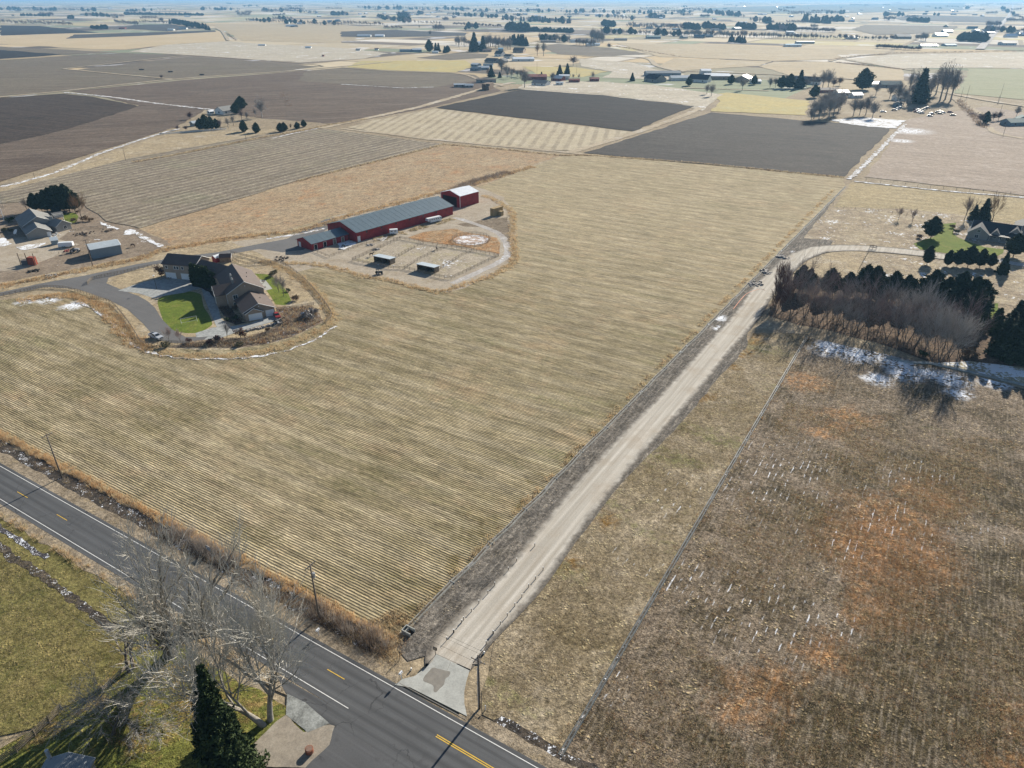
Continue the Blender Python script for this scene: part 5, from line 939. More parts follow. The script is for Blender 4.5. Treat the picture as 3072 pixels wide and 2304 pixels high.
# ---------------------------------------------------------------- utility poles
M_pole = plain('pole_wood_mat', (.17, .14, .115), .9, .25, .8); M_ins = plain('insulator_mat', (.5, .5, .5), .3, .1)
def utility_pole(p, h, label, arm_ang, arms=1, transformer=False, z=.2, lean=(0, 0), riser=False, arm2=None):
    o = empty('utility_pole', (p[0], p[1], z), 0, label, 'utility pole'); lx, ly = lean
    b = MB(); b.tube([(0, 0, -.3), (lx * .5, ly * .5, h * .5), (lx, ly, h)], [.19, .16, .12], 10); b.build('pole', M_pole, o, smooth=True)
    for k in range(arms):
        a = arm_ang if k == 0 or arm2 is None else arm2; z_ = h - .35 - k * .9; c, s = math.cos(a), math.sin(a)
        b = MB(); b.box((lx, ly, z_), (2.6, .11, .13), a); ar = b.build('crossarm', M_pole, o)
        for d in (-1.15, -.55, .55, 1.15):
            b = MB(); b.cyl((lx + c * d, ly + s * d, z_ + .06), .05, .22, 8, .035); b.build('insulator', M_ins, o)
        b = MB(); b.tube([(lx - c * .6, ly - s * .6, z_ - .05), (lx, ly, z_ - .7)], .025, 4); b.tube([(lx + c * .6, ly + s * .6, z_ - .05), (lx, ly, z_ - .7)], .025, 4); b.build('arm_brace', M_metal, o)
    if transformer:
        b = MB(); b.cyl((lx + .38, ly - .1, h - 2.9), .27, .95, 14); t = b.build('transformer', M_metal, o)
        b = MB(); b.cyl((lx + .38, ly - .1, h - 1.95), .05, .25, 8); b.build('bushing', M_ins, t)
    if riser:
        b = MB(); b.tube([(-.22, -.1, .0), (-.22, -.1, h * .62), (-.1, -.02, h * .8)], .055, 6); b.build('riser_conduit', M_ins, o)
        for q in (.25, .5, .75):
            b = MB(); b.box((-.16, -.08, h * q), (.3, .1, .12)); b.build('bracket', M_metal, o)
    return o
PA = R(58.75)
utility_pole(G(186, 1434), 12.0, 'wooden utility pole with one crossarm at the upper end of the highway ditch', PA)
utility_pole(G(958, 1855), 12.8, 'wooden utility pole with a crossarm and grey transformer beside the highway ditch', PA, 1, True, arm2=PA)
utility_pole(G(1439, 2124), 11.8, 'dark utility pole with angled crossarms beside the concrete driveway apron', PA, 2, False, riser=True, arm2=R(150))
utility_pole(g('L', 1100, 1020), 11.5, 'wooden utility pole standing in front of the blue grey metal shed', R(60), z=0)
for p, hh, lb in ((g('T', 1072, 550), 9, 'thin utility pole at the edge of the corn stubble'), (g('S', 895, 195), 9, 'thin utility pole between the snowy lane and the corn stubble'), (g('S', 250, 325), 4, 'short post at the lower end of the snowy lane'),
                  (g('U', 1640, 490), 15, 'tall utility pole beside the green wheat field, the nearer of the pair'), (g('U', 1965, 505), 18, 'tall utility pole on the snowy bank of the green wheat field'), (g('U', 1585, 480), 12, 'tall thin pole nearest the poplars'), (g('U', 1950, 530), 8, 'short utility pole below the green wheat field'),
                  (g('U', 2010, 830), 11, 'utility pole left of the teal roofed house'), (g('U', 1975, 625), 8, 'short pole behind the dark red shrubs'), (g('W', 982, 450), 16, 'tall pole behind the dark red barn'), (g('W', 1357, 460), 16, 'tall pole right of the conifers by the red house'), (g('B', 765, 320), 20, 'lone tall pole on the far tan field')):
    o = empty('utility_pole', p, 0, lb, 'utility pole'); b = MB(); b.tube([(0, 0, 0), (0, 0, hh)], [.17, .1], 6); b.build('pole', M_pole, o)
    if hh > 8: b = MB(); b.box((0, 0, hh - .4), (2.4, .12, .14), PA); b.build('crossarm', M_pole, o)
def wires(p0, h0, p1, h1, offs, label, sag=1.0):
    b = MB()
    for d in offs:
        q0 = (p0[0] + math.cos(PA) * d, p0[1] + math.sin(PA) * d); q1 = (p1[0] + math.cos(PA) * d, p1[1] + math.sin(PA) * d); pts = []
        for i in range(13): t = i / 12; pts.append((q0[0] + (q1[0] - q0[0]) * t, q0[1] + (q1[1] - q0[1]) * t, h0 + (h1 - h0) * t - sag * 4 * t * (1 - t)))
        b.tube(pts, .018, 3)
    tag(b.build('power_line', M_blackp), label, 'power line')
P1, P2, P3 = G(186, 1434), G(958, 1855), G(1439, 2124)
dP = ((P3[0] - P1[0]) / 2, (P3[1] - P1[1]) / 2)
wires(P1, 12, P2, 12.8, (-1.1, .5, 1.1), 'power lines strung between the ditch pole and the transformer pole'); wires(P2, 12.8, P3, 11.8, (-1.1, .5, 1.1), 'power lines strung from the transformer pole to the apron pole')
wires(P3, 11.8, (P3[0] + dP[0], P3[1] + dP[1]), 12, (-1.1, .5, 1.1), 'power lines running off past the apron pole along the highway'); wires((P1[0] - dP[0], P1[1] - dP[1]), 12, P1, 12, (-1.1, .5, 1.1), 'power lines running off past the upper ditch pole')
# ---------------------------------------------------------------- roadside things
def mailbox(p, label, ang, hi=1.25, rail=False):
    o = empty('mailbox', (p[0], p[1], .18), ang, label, 'mailbox', None)
    b = MB(); b.box((0, 0, hi / 2), (.1, .1, hi)); b.build('post', M_trim, o)
    b = MB(); b.box((0, -.08, hi + .02), (.42, .75, .05)); b.build('shelf', M_trim, o)
    b = MB(); pts = []
    n = 8; prof = [(-.16, 0), (.16, 0), (.16, .16)] + [(.16 * math.cos(k * math.pi / n), .16 + .13 * math.sin(k * math.pi / n)) for k in range(1, n)] + [(-.16, .16)]
    vs = [(x, -.42, hi + .05 + z) for x, z in prof] + [(x, .28, hi + .05 + z) for x, z in prof]; m_ = len(prof)
    b.add(vs, [tuple(range(m_)), tuple(range(2 * m_ - 1, m_ - 1, -1))] + [(i, i + m_, (i + 1) % m_ + m_, (i + 1) % m_) for i in range(m_)]); b.build('box', M_gdoor, o)
    b = MB(); b.box((.18, 0, hi + .26), (.02, .06, .22)); b.build('flag', M_redwall, o); return o
mailbox(g('M', 118, 900), 'white mailbox on a white post beside the concrete apron', RA + math.pi + math.pi, 1.5)
mailbox(G(957, 1908), 'white mailbox on the gravel shoulder near the transformer pole', RA, 1.3)
def real_estate_sign(p):
    o = empty('real_estate_sign', (p[0], p[1], .16), R(-31), 'white and dark yard sign standing in the orange weeds by the highway', 'sign')
    for x in (-.75, .75): b = MB(); b.box((x, 0, 1.0), (.1, .1, 2.0)); b.build('post', M_woodd, o)
    b = MB(); b.box((0, 0, 1.35), (1.4, .05, 1.1)); b.build('panel', M_trim, o)
    b = MB(); b.box((0, -.04, 1.72), (1.38, .03, .22)); b.build('header_strip', plain('navy_mat', (.03, .05, .12), .5), o)
    b = MB(); b.box((0, -.04, 1.2), (.9, .03, .5)); b.build('picture_strip', plain('pale_blue_mat', (.28, .36, .5), .5), o)
real_estate_sign(G(629, 1662))
def stake(p, label, h=.75):
    b = MB(); b.box((0, 0, h / 2), (.11, .11, h)); b.box((0, 0, h + .05), (.2, .14, .12), mi=1); o = b.build('driveway_marker', [M_woodd, M_trim], loc=(p[0], p[1], .15), rz=R(rnd.uniform(0, 90))); tag(o, label, 'marker post', 'short marker posts lining the gravel road')
for s_, lb in (('M 760,345 855,235 1000,55 Y 1465,655 1515,590 1580,515 1630,460 1690,395 1735,340 1825,240 1880,180 2000,80', 'short dark marker post along the left side of the gravel road'),
               ('M 1320,400 1425,255 Y 1722,660 1772,600 1818,545 1868,478 1915,418 1960,352 2005,300 2055,240', 'short dark marker post along the right side of the gravel road')):
    for p in gl(s_): stake(p, lb)
o = empty('entry_panel', (*g('M', 600, 555), .02), R(-25), 'small dark framed panel on a post at the corner of the apron', 'sign')
b = MB(); b.box((0, 0, .7), (.09, .09, 1.4)); b.build('post', M_blackp, o)
f_ = MB()
for dx, dz, w_, h_ in ((0, .3, .75, .1), (0, -.3, .75, .1), (-.33, 0, .1, .5), (.33, 0, .1, .5)): f_.box((dx, 0, 1.7 + dz), (w_, .08, h_))
f_.build('frame', M_blackp, o); b = MB(); b.box((0, 0, 1.7), (.56, .04, .5)); b.build('panel', M_yard, o)
o = empty('hydrant_pipe', (*g('M', 1310, 1330), .05), 0, 'thin white pipe stand right of the apron utility pole', 'pipe')
b = MB(); b.tube([(0, 0, 0), (0, 0, .95)], .07, 8); b.build('pipe', M_trim, o); b = MB(); b.box((0, 0, 1.0), (.2, .2, .12)); b.build('cap', M_metal, o)
for p, lb, hh in ((g('Y', 1105, 830), 'leaning dark post in the dead brush by the apron', 1.9), (g('M', 250, 765), 'short white culvert end beside the concrete apron', .5), (g('M', 1285, 530), 'small white survey marker at the edge of the gravel road mouth', .5)):
    b = MB(); b.tube([(0, 0, 0), (.1, .05, hh)], .06 if hh > 1 else .14, 6); tag(b.build('marker_post', M_woodd if hh > 1 else M_trim, loc=(*p, .05)), lb, 'post')
o = empty('brick_planter_ring', (*g('Y', 508, 1450), .33), 0, 'short round rusty brick cylinder on the gravel driveway', 'well cover'); b = MB(); b.cyl((0, 0, 0), .62, .75, 20); b.build('rim', plain('rust_brick_mat', (.26, .10, .06), .9, .2, .3), o)
b = MB(); b.cyl((0, 0, .75), .5, .05, 20); b.build('lid', plain('rust_lid_mat', (.2, .13, .1), .9, .2, .3), o)
# ---------------------------------------------------------------- concrete irrigation ditches
def ditch(pts, label, name='irrigation_ditch', w=.9, lip=.16, h=.32, water=None, z=.0, mat=None, checks=()):
    z = z + .1; o = empty(name, (*pts[0], z), 0, label, 'irrigation ditch'); mat = mat or M_concd; sides = MB(); fl = MB(); n = len(pts)
    def off(i, d):
        a = pts[max(0, i - 1)]; b_ = pts[min(n - 1, i + 1)]; L_ = math.dist(a, b_); return (pts[i][0] - (b_[1] - a[1]) / L_ * d - pts[0][0], pts[i][1] + (b_[0] - a[0]) / L_ * d - pts[0][1])
    for sg in (-1, 1):
        pr = [(sg * (w / 2 + lip + .12), 0), (sg * (w / 2 + lip), h), (sg * w / 2, h), (sg * w / 2 * .45, .09)]; base = len(sides.v); vs = []
        for i in range(n):
            for d, zz in pr: x, y = off(i, d); vs.append((x, y, zz))
        fs = []
        for i in range(n - 1):
            for k in range(3):
                q = (i * 4 + k, (i + 1) * 4 + k, (i + 1) * 4 + k + 1, i * 4 + k + 1); fs.append(q if sg > 0 else q[::-1])
        sides.add(vs, fs)
    vs = []
    for i in range(n):
        for d in (-w / 2 * .6, w / 2 * .6): x, y = off(i, d); vs.append((x, y, .13))
    fl.add(vs, [(2 * i, 2 * i + 2, 2 * i + 3, 2 * i + 1) for i in range(n - 1)])
    sides.build('lining', mat, o); fl.build('channel_floor', water or M_ditchfloor, o)
    for c in checks:
        x, y = c[0] - pts[0][0], c[1] - pts[0][1]; b = MB(); b.box((x, y, h * .6), (w + .7, .12, h * 1.3), math.atan2(pts[1][1] - pts[0][1], pts[1][0] - pts[0][0]) + math.pi / 2); b.build('check_gate', M_conc, o)
    return o
M_ditchfloor = field('ditch_floor_mat', (.07, .065, .055), (.12, .10, .08), (.2, .2, .2), big=6, med=1.5, fine=.3, snow=(.60, 2.5))
M_pipe = plain('grey_pipe_mat', (.10, .11, .11), .55, .15, 1.2)
def dense(a, b_, n): return [(a[0] + (b_[0] - a[0]) * i / n, a[1] + (b_[1] - a[1]) * i / n) for i in range(n + 1)]
da, db = G(1222, 1885), G(2536, 560); dd = dense(da, db, 60); dd = [(x + rnd.uniform(-.25, .25), y + rnd.uniform(-.15, .15)) for x, y in dd]; dd[0] = da
ditch(dd, 'concrete irrigation ditch with check gates along the right edge of the hay field', w=.62, lip=.09, h=.16, mat=plain('ditch_lining_mat', (.25, .245, .22), .9, .3, 1.0), checks=[dd[i] for i in range(2, 40, 2)])
ditch(dense(cdit1, cdit0, 40), 'straight grey concrete ditch running up between the two brown pastures', w=.5, lip=.07, h=.16, mat=M_pipe)
ditch(gl('N 280,1045 600,1120 870,1125 1400,1240 2212,1440 2700,1560'), 'frosted concrete ditch along the lower edge of the tree belt', w=.6, lip=.2, h=.32, mat=M_concd, water=M_snow)
o = empty('headgate_box', (*g('M', 215, 225), 0), PA, 'open concrete headgate box at the corner of the hay field', 'irrigation box')
for c, d in (((-.65, 0, .4), (.15, 2.0, .8)), ((.65, 0, .4), (.15, 2.0, .8)), ((0, .92, .4), (1.15, .15, .8)), ((0, .3, .35), (1.15, .12, .7))): b = MB(); b.box(c, d); b.build('wall', M_conc, o)
b = MB(); b.box((0, 0, .06), (1.15, 1.9, .1)); b.build('floor_slab', M_dark, o)
tag(ribbon('concrete_slab', [g('M', 130, 260), g('M', 200, 160)], 1.3, M_conc, z=.12), 'broken pale concrete slab beside the headgate box', kind='structure')
# orange hose on the ditch bank
hp = spline(gl('R 0,1085 60,1010 110,965 200,935 240,945'), False, 6); b = MB(); b.tube([(*p, .12) for p in hp], .12, 5); tag(b.build('orange_hose', plain('orange_hose_mat', (.6, .2, .1), .6)), 'orange hose lying along the bank beside the gravel road', 'hose')
# rock and rubble heaps on the bank
M_rock = plain('rubble_rock_mat', (.30, .28, .26), .9, .3, .5)
def rocks(mb, c, spread, n, s0, s1, r, z=0):
    for _ in range(n):
        s = r.uniform(s0, s1); x, y = c[0] + r.gauss(0, spread), c[1] + r.gauss(0, spread); vs = []
        for k in range(8):
            v = ((k & 1) * 2 - 1, ((k >> 1) & 1) * 2 - 1, ((k >> 2) & 1)); vs.append((x + v[0] * s * r.uniform(.3, .6), y + v[1] * s * r.uniform(.3, .6), z + v[2] * s * r.uniform(.35, .8)))
        mb.add(vs, [(0, 2, 3, 1), (4, 5, 7, 6), (0, 1, 5, 4), (2, 6, 7, 3), (0, 4, 6, 2), (1, 3, 7, 5)])
rr = random.Random(9)
for s_, lb in (('R 250,805', 'small heap of concrete rubble on the bank left of the curve'), ('R 160,895', 'heap of dark rubble beside the orange hose'), ('R 380,690', 'heap of broken branches and rock at the bank above the curve')):
    b = MB(); c = gl(s_)[0]; rocks(b, c, 1.6, 34, .3, 1.1, rr); o = b.build('rubble_heap', M_rock); tag(o, lb, 'rubble', kind='stuff')
for i in range(22):
    c = g('Q', 1185 + i * 19 + rr.uniform(-4, 4), 1042 - i * 4.2 + rr.uniform(-9, 9)); b = MB(); rocks(b, (0, 0), 0, 1, .7, 1.1, rr); tag(b.build('boulder', M_rock, loc=(*c, 0), rz=rr.uniform(0, 3)), 'pale boulder in the row edging the concrete apron', 'boulder', 'boulders edging the concrete apron')
# ---------------------------------------------------------------- fences
FM = {}
def fence(name, pts, label, space=3.0, h=1.3, rails=(.45, .85, 1.22), mat=None, rail_r=.055, post=.12, wire=False, z=0, closed=False, cat='fence', maxp=280):
    mat = mat or M_wood; 
    if isinstance(pts, str): pts = gl(pts)
    o = empty(name, (*pts[0], z), 0, label, cat); P_ = []; acc = 0
    if closed: pts = pts + [pts[0]]
    for a, b_ in zip(pts, pts[1:]):
        d = math.dist(a, b_); k = max(1, round(d / space)); P_ += [(a[0] + (b_[0] - a[0]) * i / k, a[1] + (b_[1] - a[1]) * i / k) for i in range(k)]
    P_.append(pts[-1]); key = (mat.name, h, post)
    if key not in FM: b = MB(); b.box((0, 0, h / 2), (post, post, h)); FM[key] = b.mesh('post', mat)
    for p in P_[:maxp]: inst('post', FM[key], o, (p[0] - pts[0][0], p[1] - pts[0][1], 0), rnd.uniform(-.1, .1))
    if wire:
        b = MB()
        for zz in rails:
            for a, b_ in zip(P_, P_[1:]): b.tube([(a[0] - pts[0][0], a[1] - pts[0][1], zz), (b_[0] - pts[0][0], b_[1] - pts[0][1], zz)], rail_r, 3, False)
        b.build('wire', mat, o)
    else:
        for i, (a, b_) in enumerate(zip(P_, P_[1:])):
            d = math.dist(a, b_); key2 = ('rail', mat.name, round(d, 1), rail_r)
            if key2 not in FM: b = MB(); b.box((round(d, 1) / 2, 0, 0), (round(d, 1), rail_r, rail_r * 2.2)); FM[key2] = b.mesh('rail', mat)
            for zz in rails:
                if i * len(rails) < 290: inst('rail', FM[key2], o, (a[0] - pts[0][0], a[1] - pts[0][1], zz + rnd.uniform(-.02, .02)), math.atan2(b_[1] - a[1], b_[0] - a[0]))
    return o
sp = lambda s, n=4: spline(gl(s), False, n)
fence('rail_fence', sp('L 0,1392 250,1330 530,1280 820,1300 1100,1375 1250,1440 Q 40,1215') if False else sp('L -60,1400 0,1388 250,1335 400,1300 530,1285 680,1285 820,1300 960,1340 1100,1385 1200,1425 S 800,1215 900,1330 960,1420 1000,1490'), 'dark wooden rail fence curving around the lower side of the paved drive', 2.8, 1.3)
fence('rail_fence', sp('S 1000,1490 1060,1510 1150,1500 1300,1500 1400,1510 1550,1495 1700,1490 1800,1470 1896,1440 Z 100,1330 230,1290 340,1250'), 'wooden rail fence below the boulders and shrubs of the brown house', 2.8, 1.3)
fence('rail_fence', sp('Z 490,1300 540,1240 500,1160 430,1070 370,1000 300,930 200,850 120,810 40,800 Q 1450,240 1250,180 1000,120'), 'weathered rail fence round the curve between the back lawn and the hay field', 2.8, 1.35)
fence('rail_fence', sp('L 1040,1240 1085,1190 1180,1160 1320,1130 1480,1100 1650,1060 1840,1030'), 'rail fence between the paved drives left of the brown house', 2.6, 1.2)
fence('rail_fence', 'Q 960,150 1090,230 1200,260 1440,250', 'low wooden pen fence behind the brown house', 2.5, 1.5)
fence('rail_fence', 'Q 1540,800 1700,780 1850,760 1980,735', 'short rail fence below the back lawn', 2.4, 1.3)
fence('paddock_fence', 'Z 710,780 760,795 1010,845 1145,850 1475,930 1530,935 1925,745 1740,705 1300,635 1110,600 710,780', 'grey wooden rail fence enclosing the horse paddocks', 2.6, 1.4, (.5, .9, 1.3), rail_r=.05)
fence('paddock_fence', 'Z 1070,760 1250,660 1300,640', 'inner paddock rail fence starting at the left shelter', 2.6, 1.4, (.6, 1.2))
fence('paddock_fence', 'Z 1145,850 1250,780 1500,665', 'inner paddock rail fence up the middle of the paddocks', 2.6, 1.4, (.6, 1.2))
fence('paddock_fence', 'Z 1440,850 1620,740 1720,700', 'inner paddock rail fence right of the lower shelter', 2.6, 1.4, (.6, 1.2))
fence('paddock_fence', 'Z 390,700 520,755 830,640 1110,600', 'low rail fence in front of the red annex and barn', 3, 1.2, (.6, 1.1))
fence('white_rail_fence', 'T 250,490 500,470 880,440', 'white rail fence in blue shade below the evergreen hedge', 6, 1.5, (.5, .9, 1.3), mat=M_trim, rail_r=.12)
fence('rail_fence', sp('V -80,500 0,420') if False else 'L 840,620 960,590 1080,575 1230,565 1290,560', 'weathered corral fence above the junk pile', 3, 1.2, (.5, 1.0))
fence('wire_fence', 'L 700,880 L 860,880 1380,880 1900,840', 'thin wire fence across the bare dirt lot', 5, 1.2, (.6, 1.1), rail_r=.02, wire=True)
fence('wire_fence', 'R 900,95 1120,120 1500,160 2212,215 2500,250', 'wire fence with dark posts along the snowy ditch below the pale tilled field', 7, 1.5, (.7, 1.4), rail_r=.03, wire=True, mat=M_woodd)
fence('wire_fence', 'R 760,290 840,320 R 1100,345 1430,385 1660,400', 'short wire fence between the stubble and the rough grass', 6, 1.4, (.7, 1.3), rail_r=.02, wire=True)
fence('wire_fence', 'R 1025,660 980,740 945,810', 'wire fence running down from the farmhouse drive gate', 4, 1.3, (.6, 1.2), rail_r=.03, wire=True)
fence('pipe_gate', 'R 1035,625 1085,632', 'dark wooden gateway on the farmhouse drive', 1.5, 1.8, (.9, 1.7), rail_r=.12, mat=M_woodd, cat='gate')
wf = fence('board_fence', 'K -60,1700 0,1640 150,1540 300,1400 420,1290 520,1190', 'weathered board fence under the small bare tree at the lower left corner', 2.6, 1.6, (.3, .6, .9, 1.2, 1.5), z=.24, rail_r=.06)
fence('board_fence', 'K 860,1030 1000,900 1110,780', 'short pale board fence by the broken leaning tree', 1.8, 1.1, (.3, .6, .9), z=.24, mat=plain('pale_wood_mat', (.36, .30, .24), .9, .2), rail_r=.06)
fence('wire_fence', [F(u, 4.6) for u in (172, 205, 240)], 'low wire fence at the bottom of the brown pasture beside the highway', 5, 1.2, (.6, 1.1), rail_r=.015, wire=True, mat=M_woodd)
# round pen
o = empty('round_pen', (*g('Z', 1697, 610), 0), 0, 'round horse pen of pale rails with patchy snow inside', 'pen'); c0 = g('Z', 1697, 610)
rx = abs(g('Z', 1855, 610)[0] - c0[0]); NP = 28
pm = MB(); pm.box((0, 0, .75), (.1, .1, 1.5)); pm = pm.mesh('post', M_wood); seg = 2 * rx * math.sin(math.pi / NP); rm = MB(); rm.box((0, 0, 0), (seg, .06, .1)); rm = rm.mesh('rail', M_wood)
for i in range(NP):
    a = i * 2 * math.pi / NP; a2 = a + math.pi / NP; inst('post', pm, o, (rx * math.cos(a), rx * math.sin(a), 0), a)
    for zz in (.5, .95, 1.4): inst('rail', rm, o, (rx * math.cos(math.pi / NP) * math.cos(a2), rx * math.cos(math.pi / NP) * math.sin(a2), zz), a2 + math.pi / 2)
M_pensnow = field('trampled_snow_mat', (.75, .76, .79), (.62, .6, .58), (.32, .2, .12), big=5, med=1.4, fine=.4, grain=.1, c3t=(.47, .52))
S_('pen_floor', [(c0[0] + rx * .92 * math.cos(a / 24 * 6.283), c0[1] + rx * .92 * math.sin(a / 24 * 6.283)) for a in range(24)], M_pensnow, jit=.2, step=2)
# ---------------------------------------------------------------- vehicles
M_carw = plain('silver_paint_mat', (.50, .52, .55), .3, .03, 3, .2, .6); M_tyre = plain('tyre_rubber_mat', (.02, .02, .02), .9, .1); M_cargl = plain('car_glass_mat', (.02, .025, .03), .08, .05, 1, 0, .9); M_trw = plain('trailer_white_mat', (.68, .70, .72), .4, .05, 3)
def prof_mesh(mb, prof, w, inset=0, mi=0):
    """side profile (x,z) extruded across y; inset narrows the top points"""
    zs = [z for _, z in prof]; z0, z1 = min(zs), max(zs); n = len(prof); vs = []
    for sg in (-1, 1):
        for x, z in prof: vs.append((x, sg * (w / 2 - inset * max(0, (z - z0) / (z1 - z0))), z))
    mb.add(vs, [tuple(range(n)), tuple(range(2 * n - 1, n - 1, -1))] + [(i, i + n, (i + 1) % n + n, (i + 1) % n) for i in range(n)], mi)
def wheel(parent, x, y, r=.38, w=.26):
    b = MB(); b.tube([(x, y - w / 2, r), (x, y + w / 2, r)], r, 14); wh = b.build('wheel', M_tyre, parent); s = 1 if y > 0 else -1
    b = MB(); b.tube([(x, y + s * w * .5, r), (x, y + s * (w * .5 + .02), r)], r * .55, 10); b.build('rim', M_metal, wh)
def pickup(p, rz):
    o = empty('pickup_truck', (*p, .05), rz, 'silver pickup truck with an open dark bed parked at the drive edge', 'pickup truck')
    b = MB(); prof_mesh(b, [(-2.8, .5), (2.7, .5), (2.8, .75), (2.75, 1.1), (1.35, 1.22), (1.2, 1.24), (-2.8, 1.24)], 1.95); b.build('body', M_carw, o)
    b = MB(); prof_mesh(b, [(-.95, 1.24), (1.3, 1.24), (.55, 1.85), (-.75, 1.87)], 1.85, .18); b.build('cab', M_carw, o)
    b = MB(); b.add([(1.27, -.8, 1.29), (1.27, .8, 1.29), (.62, .66, 1.83), (.62, -.66, 1.83)], [(0, 1, 2, 3)]); b.build('windscreen', M_cargl, o)
    for s in (-1, 1):
        b = MB(); b.add([(-.7, s * .94, 1.32), (.98, s * .94, 1.32), (.5, s * .80, 1.76), (-.6, s * .80, 1.76)], [(0, 1, 2, 3)]); b.build('side_window', M_cargl, o)
        b = MB(); b.box((1.0, s * 1.08, 1.35), (.2, .22, .2)); b.build('mirror', M_blackp, o)
        b = MB(); b.box((2.78, s * .75, .9), (.06, .35, .22)); b.build('headlight', M_trim, o)
        b = MB(); b.box((-1.87, s * .92, 1.32), (1.8, .1, .18)); b.build('bed_rail', M_carw, o)
    b = MB(); b.box((-1.9, 0, 1.26), (1.7, 1.65, .05)); b.build('bed_floor', M_blackp, o); b = MB(); b.box((-2.8, 0, 1.3), (.08, 1.9, .2)); b.build('tailgate', M_carw, o)
    b = MB(); b.box((2.82, 0, .85), (.06, 1.0, .3)); b.build('grille', M_blackp, o); b = MB(); b.box((2.88, 0, .58), (.12, 1.9, .2)); b.build('bumper', M_metal, o)
    for x in (-1.75, 1.85):
        for y in (-.9, .9): wheel(o, x, y)
pickup(g('Q', 118, 1128), R(-32))
def trailer(p, rz, ln, w, h, label, slant=0, wins=0, goose=False, name='horse_trailer'):
    o = empty(name, (*p, .02), rz, label, 'trailer')
    b = MB(); prof = [(-ln / 2, .45), (ln / 2, .45), (ln / 2 + slant * .3, h * .5), (ln / 2, h), (-ln / 2, h)]
    if goose: prof = [(-ln / 2, .45), (ln / 2 - 1.8, .45), (ln / 2 - 1.8, 1.3), (ln / 2, 1.4), (ln / 2 - .3, h), (-ln / 2, h)]
    prof_mesh(b, prof, w, .08); b.build('body', M_trw, o)
    b = MB(); b.box((0, 0, h + .03), (ln * .96, w * .9, .06)); b.build('roof', M_trw, o)
    for i in range(wins):
        for s in (-1, 1): b = MB(); b.box((-ln / 2 + ln * (i + .5) / wins * .92, s * (w / 2 - .03), h * .72), (ln / wins * .45, .06, .42)); b.build('window', M_cargl, o)
    for s in (-1, 1): b = MB(); b.box((-ln * .15, s * (w / 2 + .08), .78), (1.9, .2, .1)); b.build('fender', M_trw, o)
    for x in (-ln * .15 - .45, -ln * .15 + .45):
        for y in (-w / 2 - .02, w / 2 + .02): wheel(o, x, y, .34, .2)
    b = MB(); b.tube([(ln / 2 - (.4 if not goose else 2), 0, .5), (ln / 2 + (1.2 if not goose else -.4), 0, .5 if not goose else .7)], .07, 5); b.tube([(ln / 2 + (1.0 if not goose else -.5), 0, 0), (ln / 2 + (1.0 if not goose else -.5), 0, 1.3)], .05, 5); b.build('hitch', M_blackp, o); return o
trailer(g('Z', 1385, 462), R(41) + math.pi, 8.4, 2.3, 2.6, 'long white gooseneck horse trailer with side windows beside the long barn', wins=6, goose=True)
trailer(g('Z', 1055, 560), R(14), 3.9, 2.0, 2.4, 'small white bumper pull horse trailer by the middle of the long barn', 0, 2)
trailer(g('L', 790, 795), R(12), 6.0, 2.2, 2.3, 'white enclosed cargo trailer parked near the blue grey metal shed', 0, 0, name='cargo_trailer')
def tractor(p, rz, label, col, sc_=1.0, name='tractor'):
    o = empty(name, (*p, .02), rz, label, 'tractor'); o.scale = (sc_,) * 3
    b = MB(); prof_mesh(b, [(-.4, .7), (1.6, .7), (1.65, 1.3), (.2, 1.4), (-.4, 1.2)], .7); b.build('hood', col, o)
    b = MB(); b.box((-.4, 0, 1.15), (.6, .5, .3)); b.build('seat', M_blackp, o)
    b = MB()
    for x in (-.9, .1):
        for y in (-.5, .5): b.tube([(x, y, 1.0), (x, y, 2.2)], .04, 4)
    b.build('roll_frame', M_blackp, o); b = MB(); b.box((-.4, 0, 2.22), (1.2, 1.15, .06)); b.build('canopy', M_blackp, o)
    for y in (-.75, .75): wheel(o, -.55, y, .7, .35); wheel(o, 1.3, y * .8, .4, .25)
tractor(g('Z', 930, 895), R(20), 'small dark tractor parked on the dry grass left of the paddocks', M_blackp)
tractor(g('L', 890, 855), R(5), 'pale green farm machine on the yard beside the metal shed', M_metal, 1.25)
tractor(g('Q', 1560, 960), R(-60), 'small grey tractor with a loader at the end of the boulder row', M_metal, .9)
def car(p, rz, label, mat, group=None, s=1.0, parts=True):
    o = empty('parked_car', (*p, .02), rz, label, 'car', group); o.scale = (s,) * 3
    b = MB(); prof_mesh(b, [(-2.2, .35), (2.2, .35), (2.25, .7), (1.3, .92), (-2.0, .95), (-2.25, .7)], 1.75); b.build('body', mat, o)
    b = MB(); prof_mesh(b, [(-1.7, .93), (1.1, .92), (.4, 1.4), (-1.2, 1.42)], 1.6, .18); b.build('cabin', M_cargl, o)
    b = MB(); b.box((-.4, 0, 1.42), (1.5, 1.2, .05)); b.build('roof', mat, o)
    for x in (-1.4, 1.4):
        for y in (-.8, .8): wheel(o, x, y, .33, .22)
car(g('Q', 1545, 870), R(-60), 'red car parked at the corner of the front garage', M_redwall); car(g('L', 545, 668), R(35), 'small red cart parked against the grey house gable', M_redwall, s=.5)
cars = [(1150, 590), (1170, 600), (1190, 610), (1210, 600), (1180, 620), (1200, 628), (1230, 590), (1150, 615), (1260, 575), (1360, 620), (1385, 615), (1410, 625), (1380, 635), (1300, 635), (1480, 620), (1510, 650), (1280, 657), (960, 590), (930, 600), (990, 575), (820, 615), (1700, 640)]
mcar = [M_blackp, M_metal, M_trw, M_woodd, M_barnred]
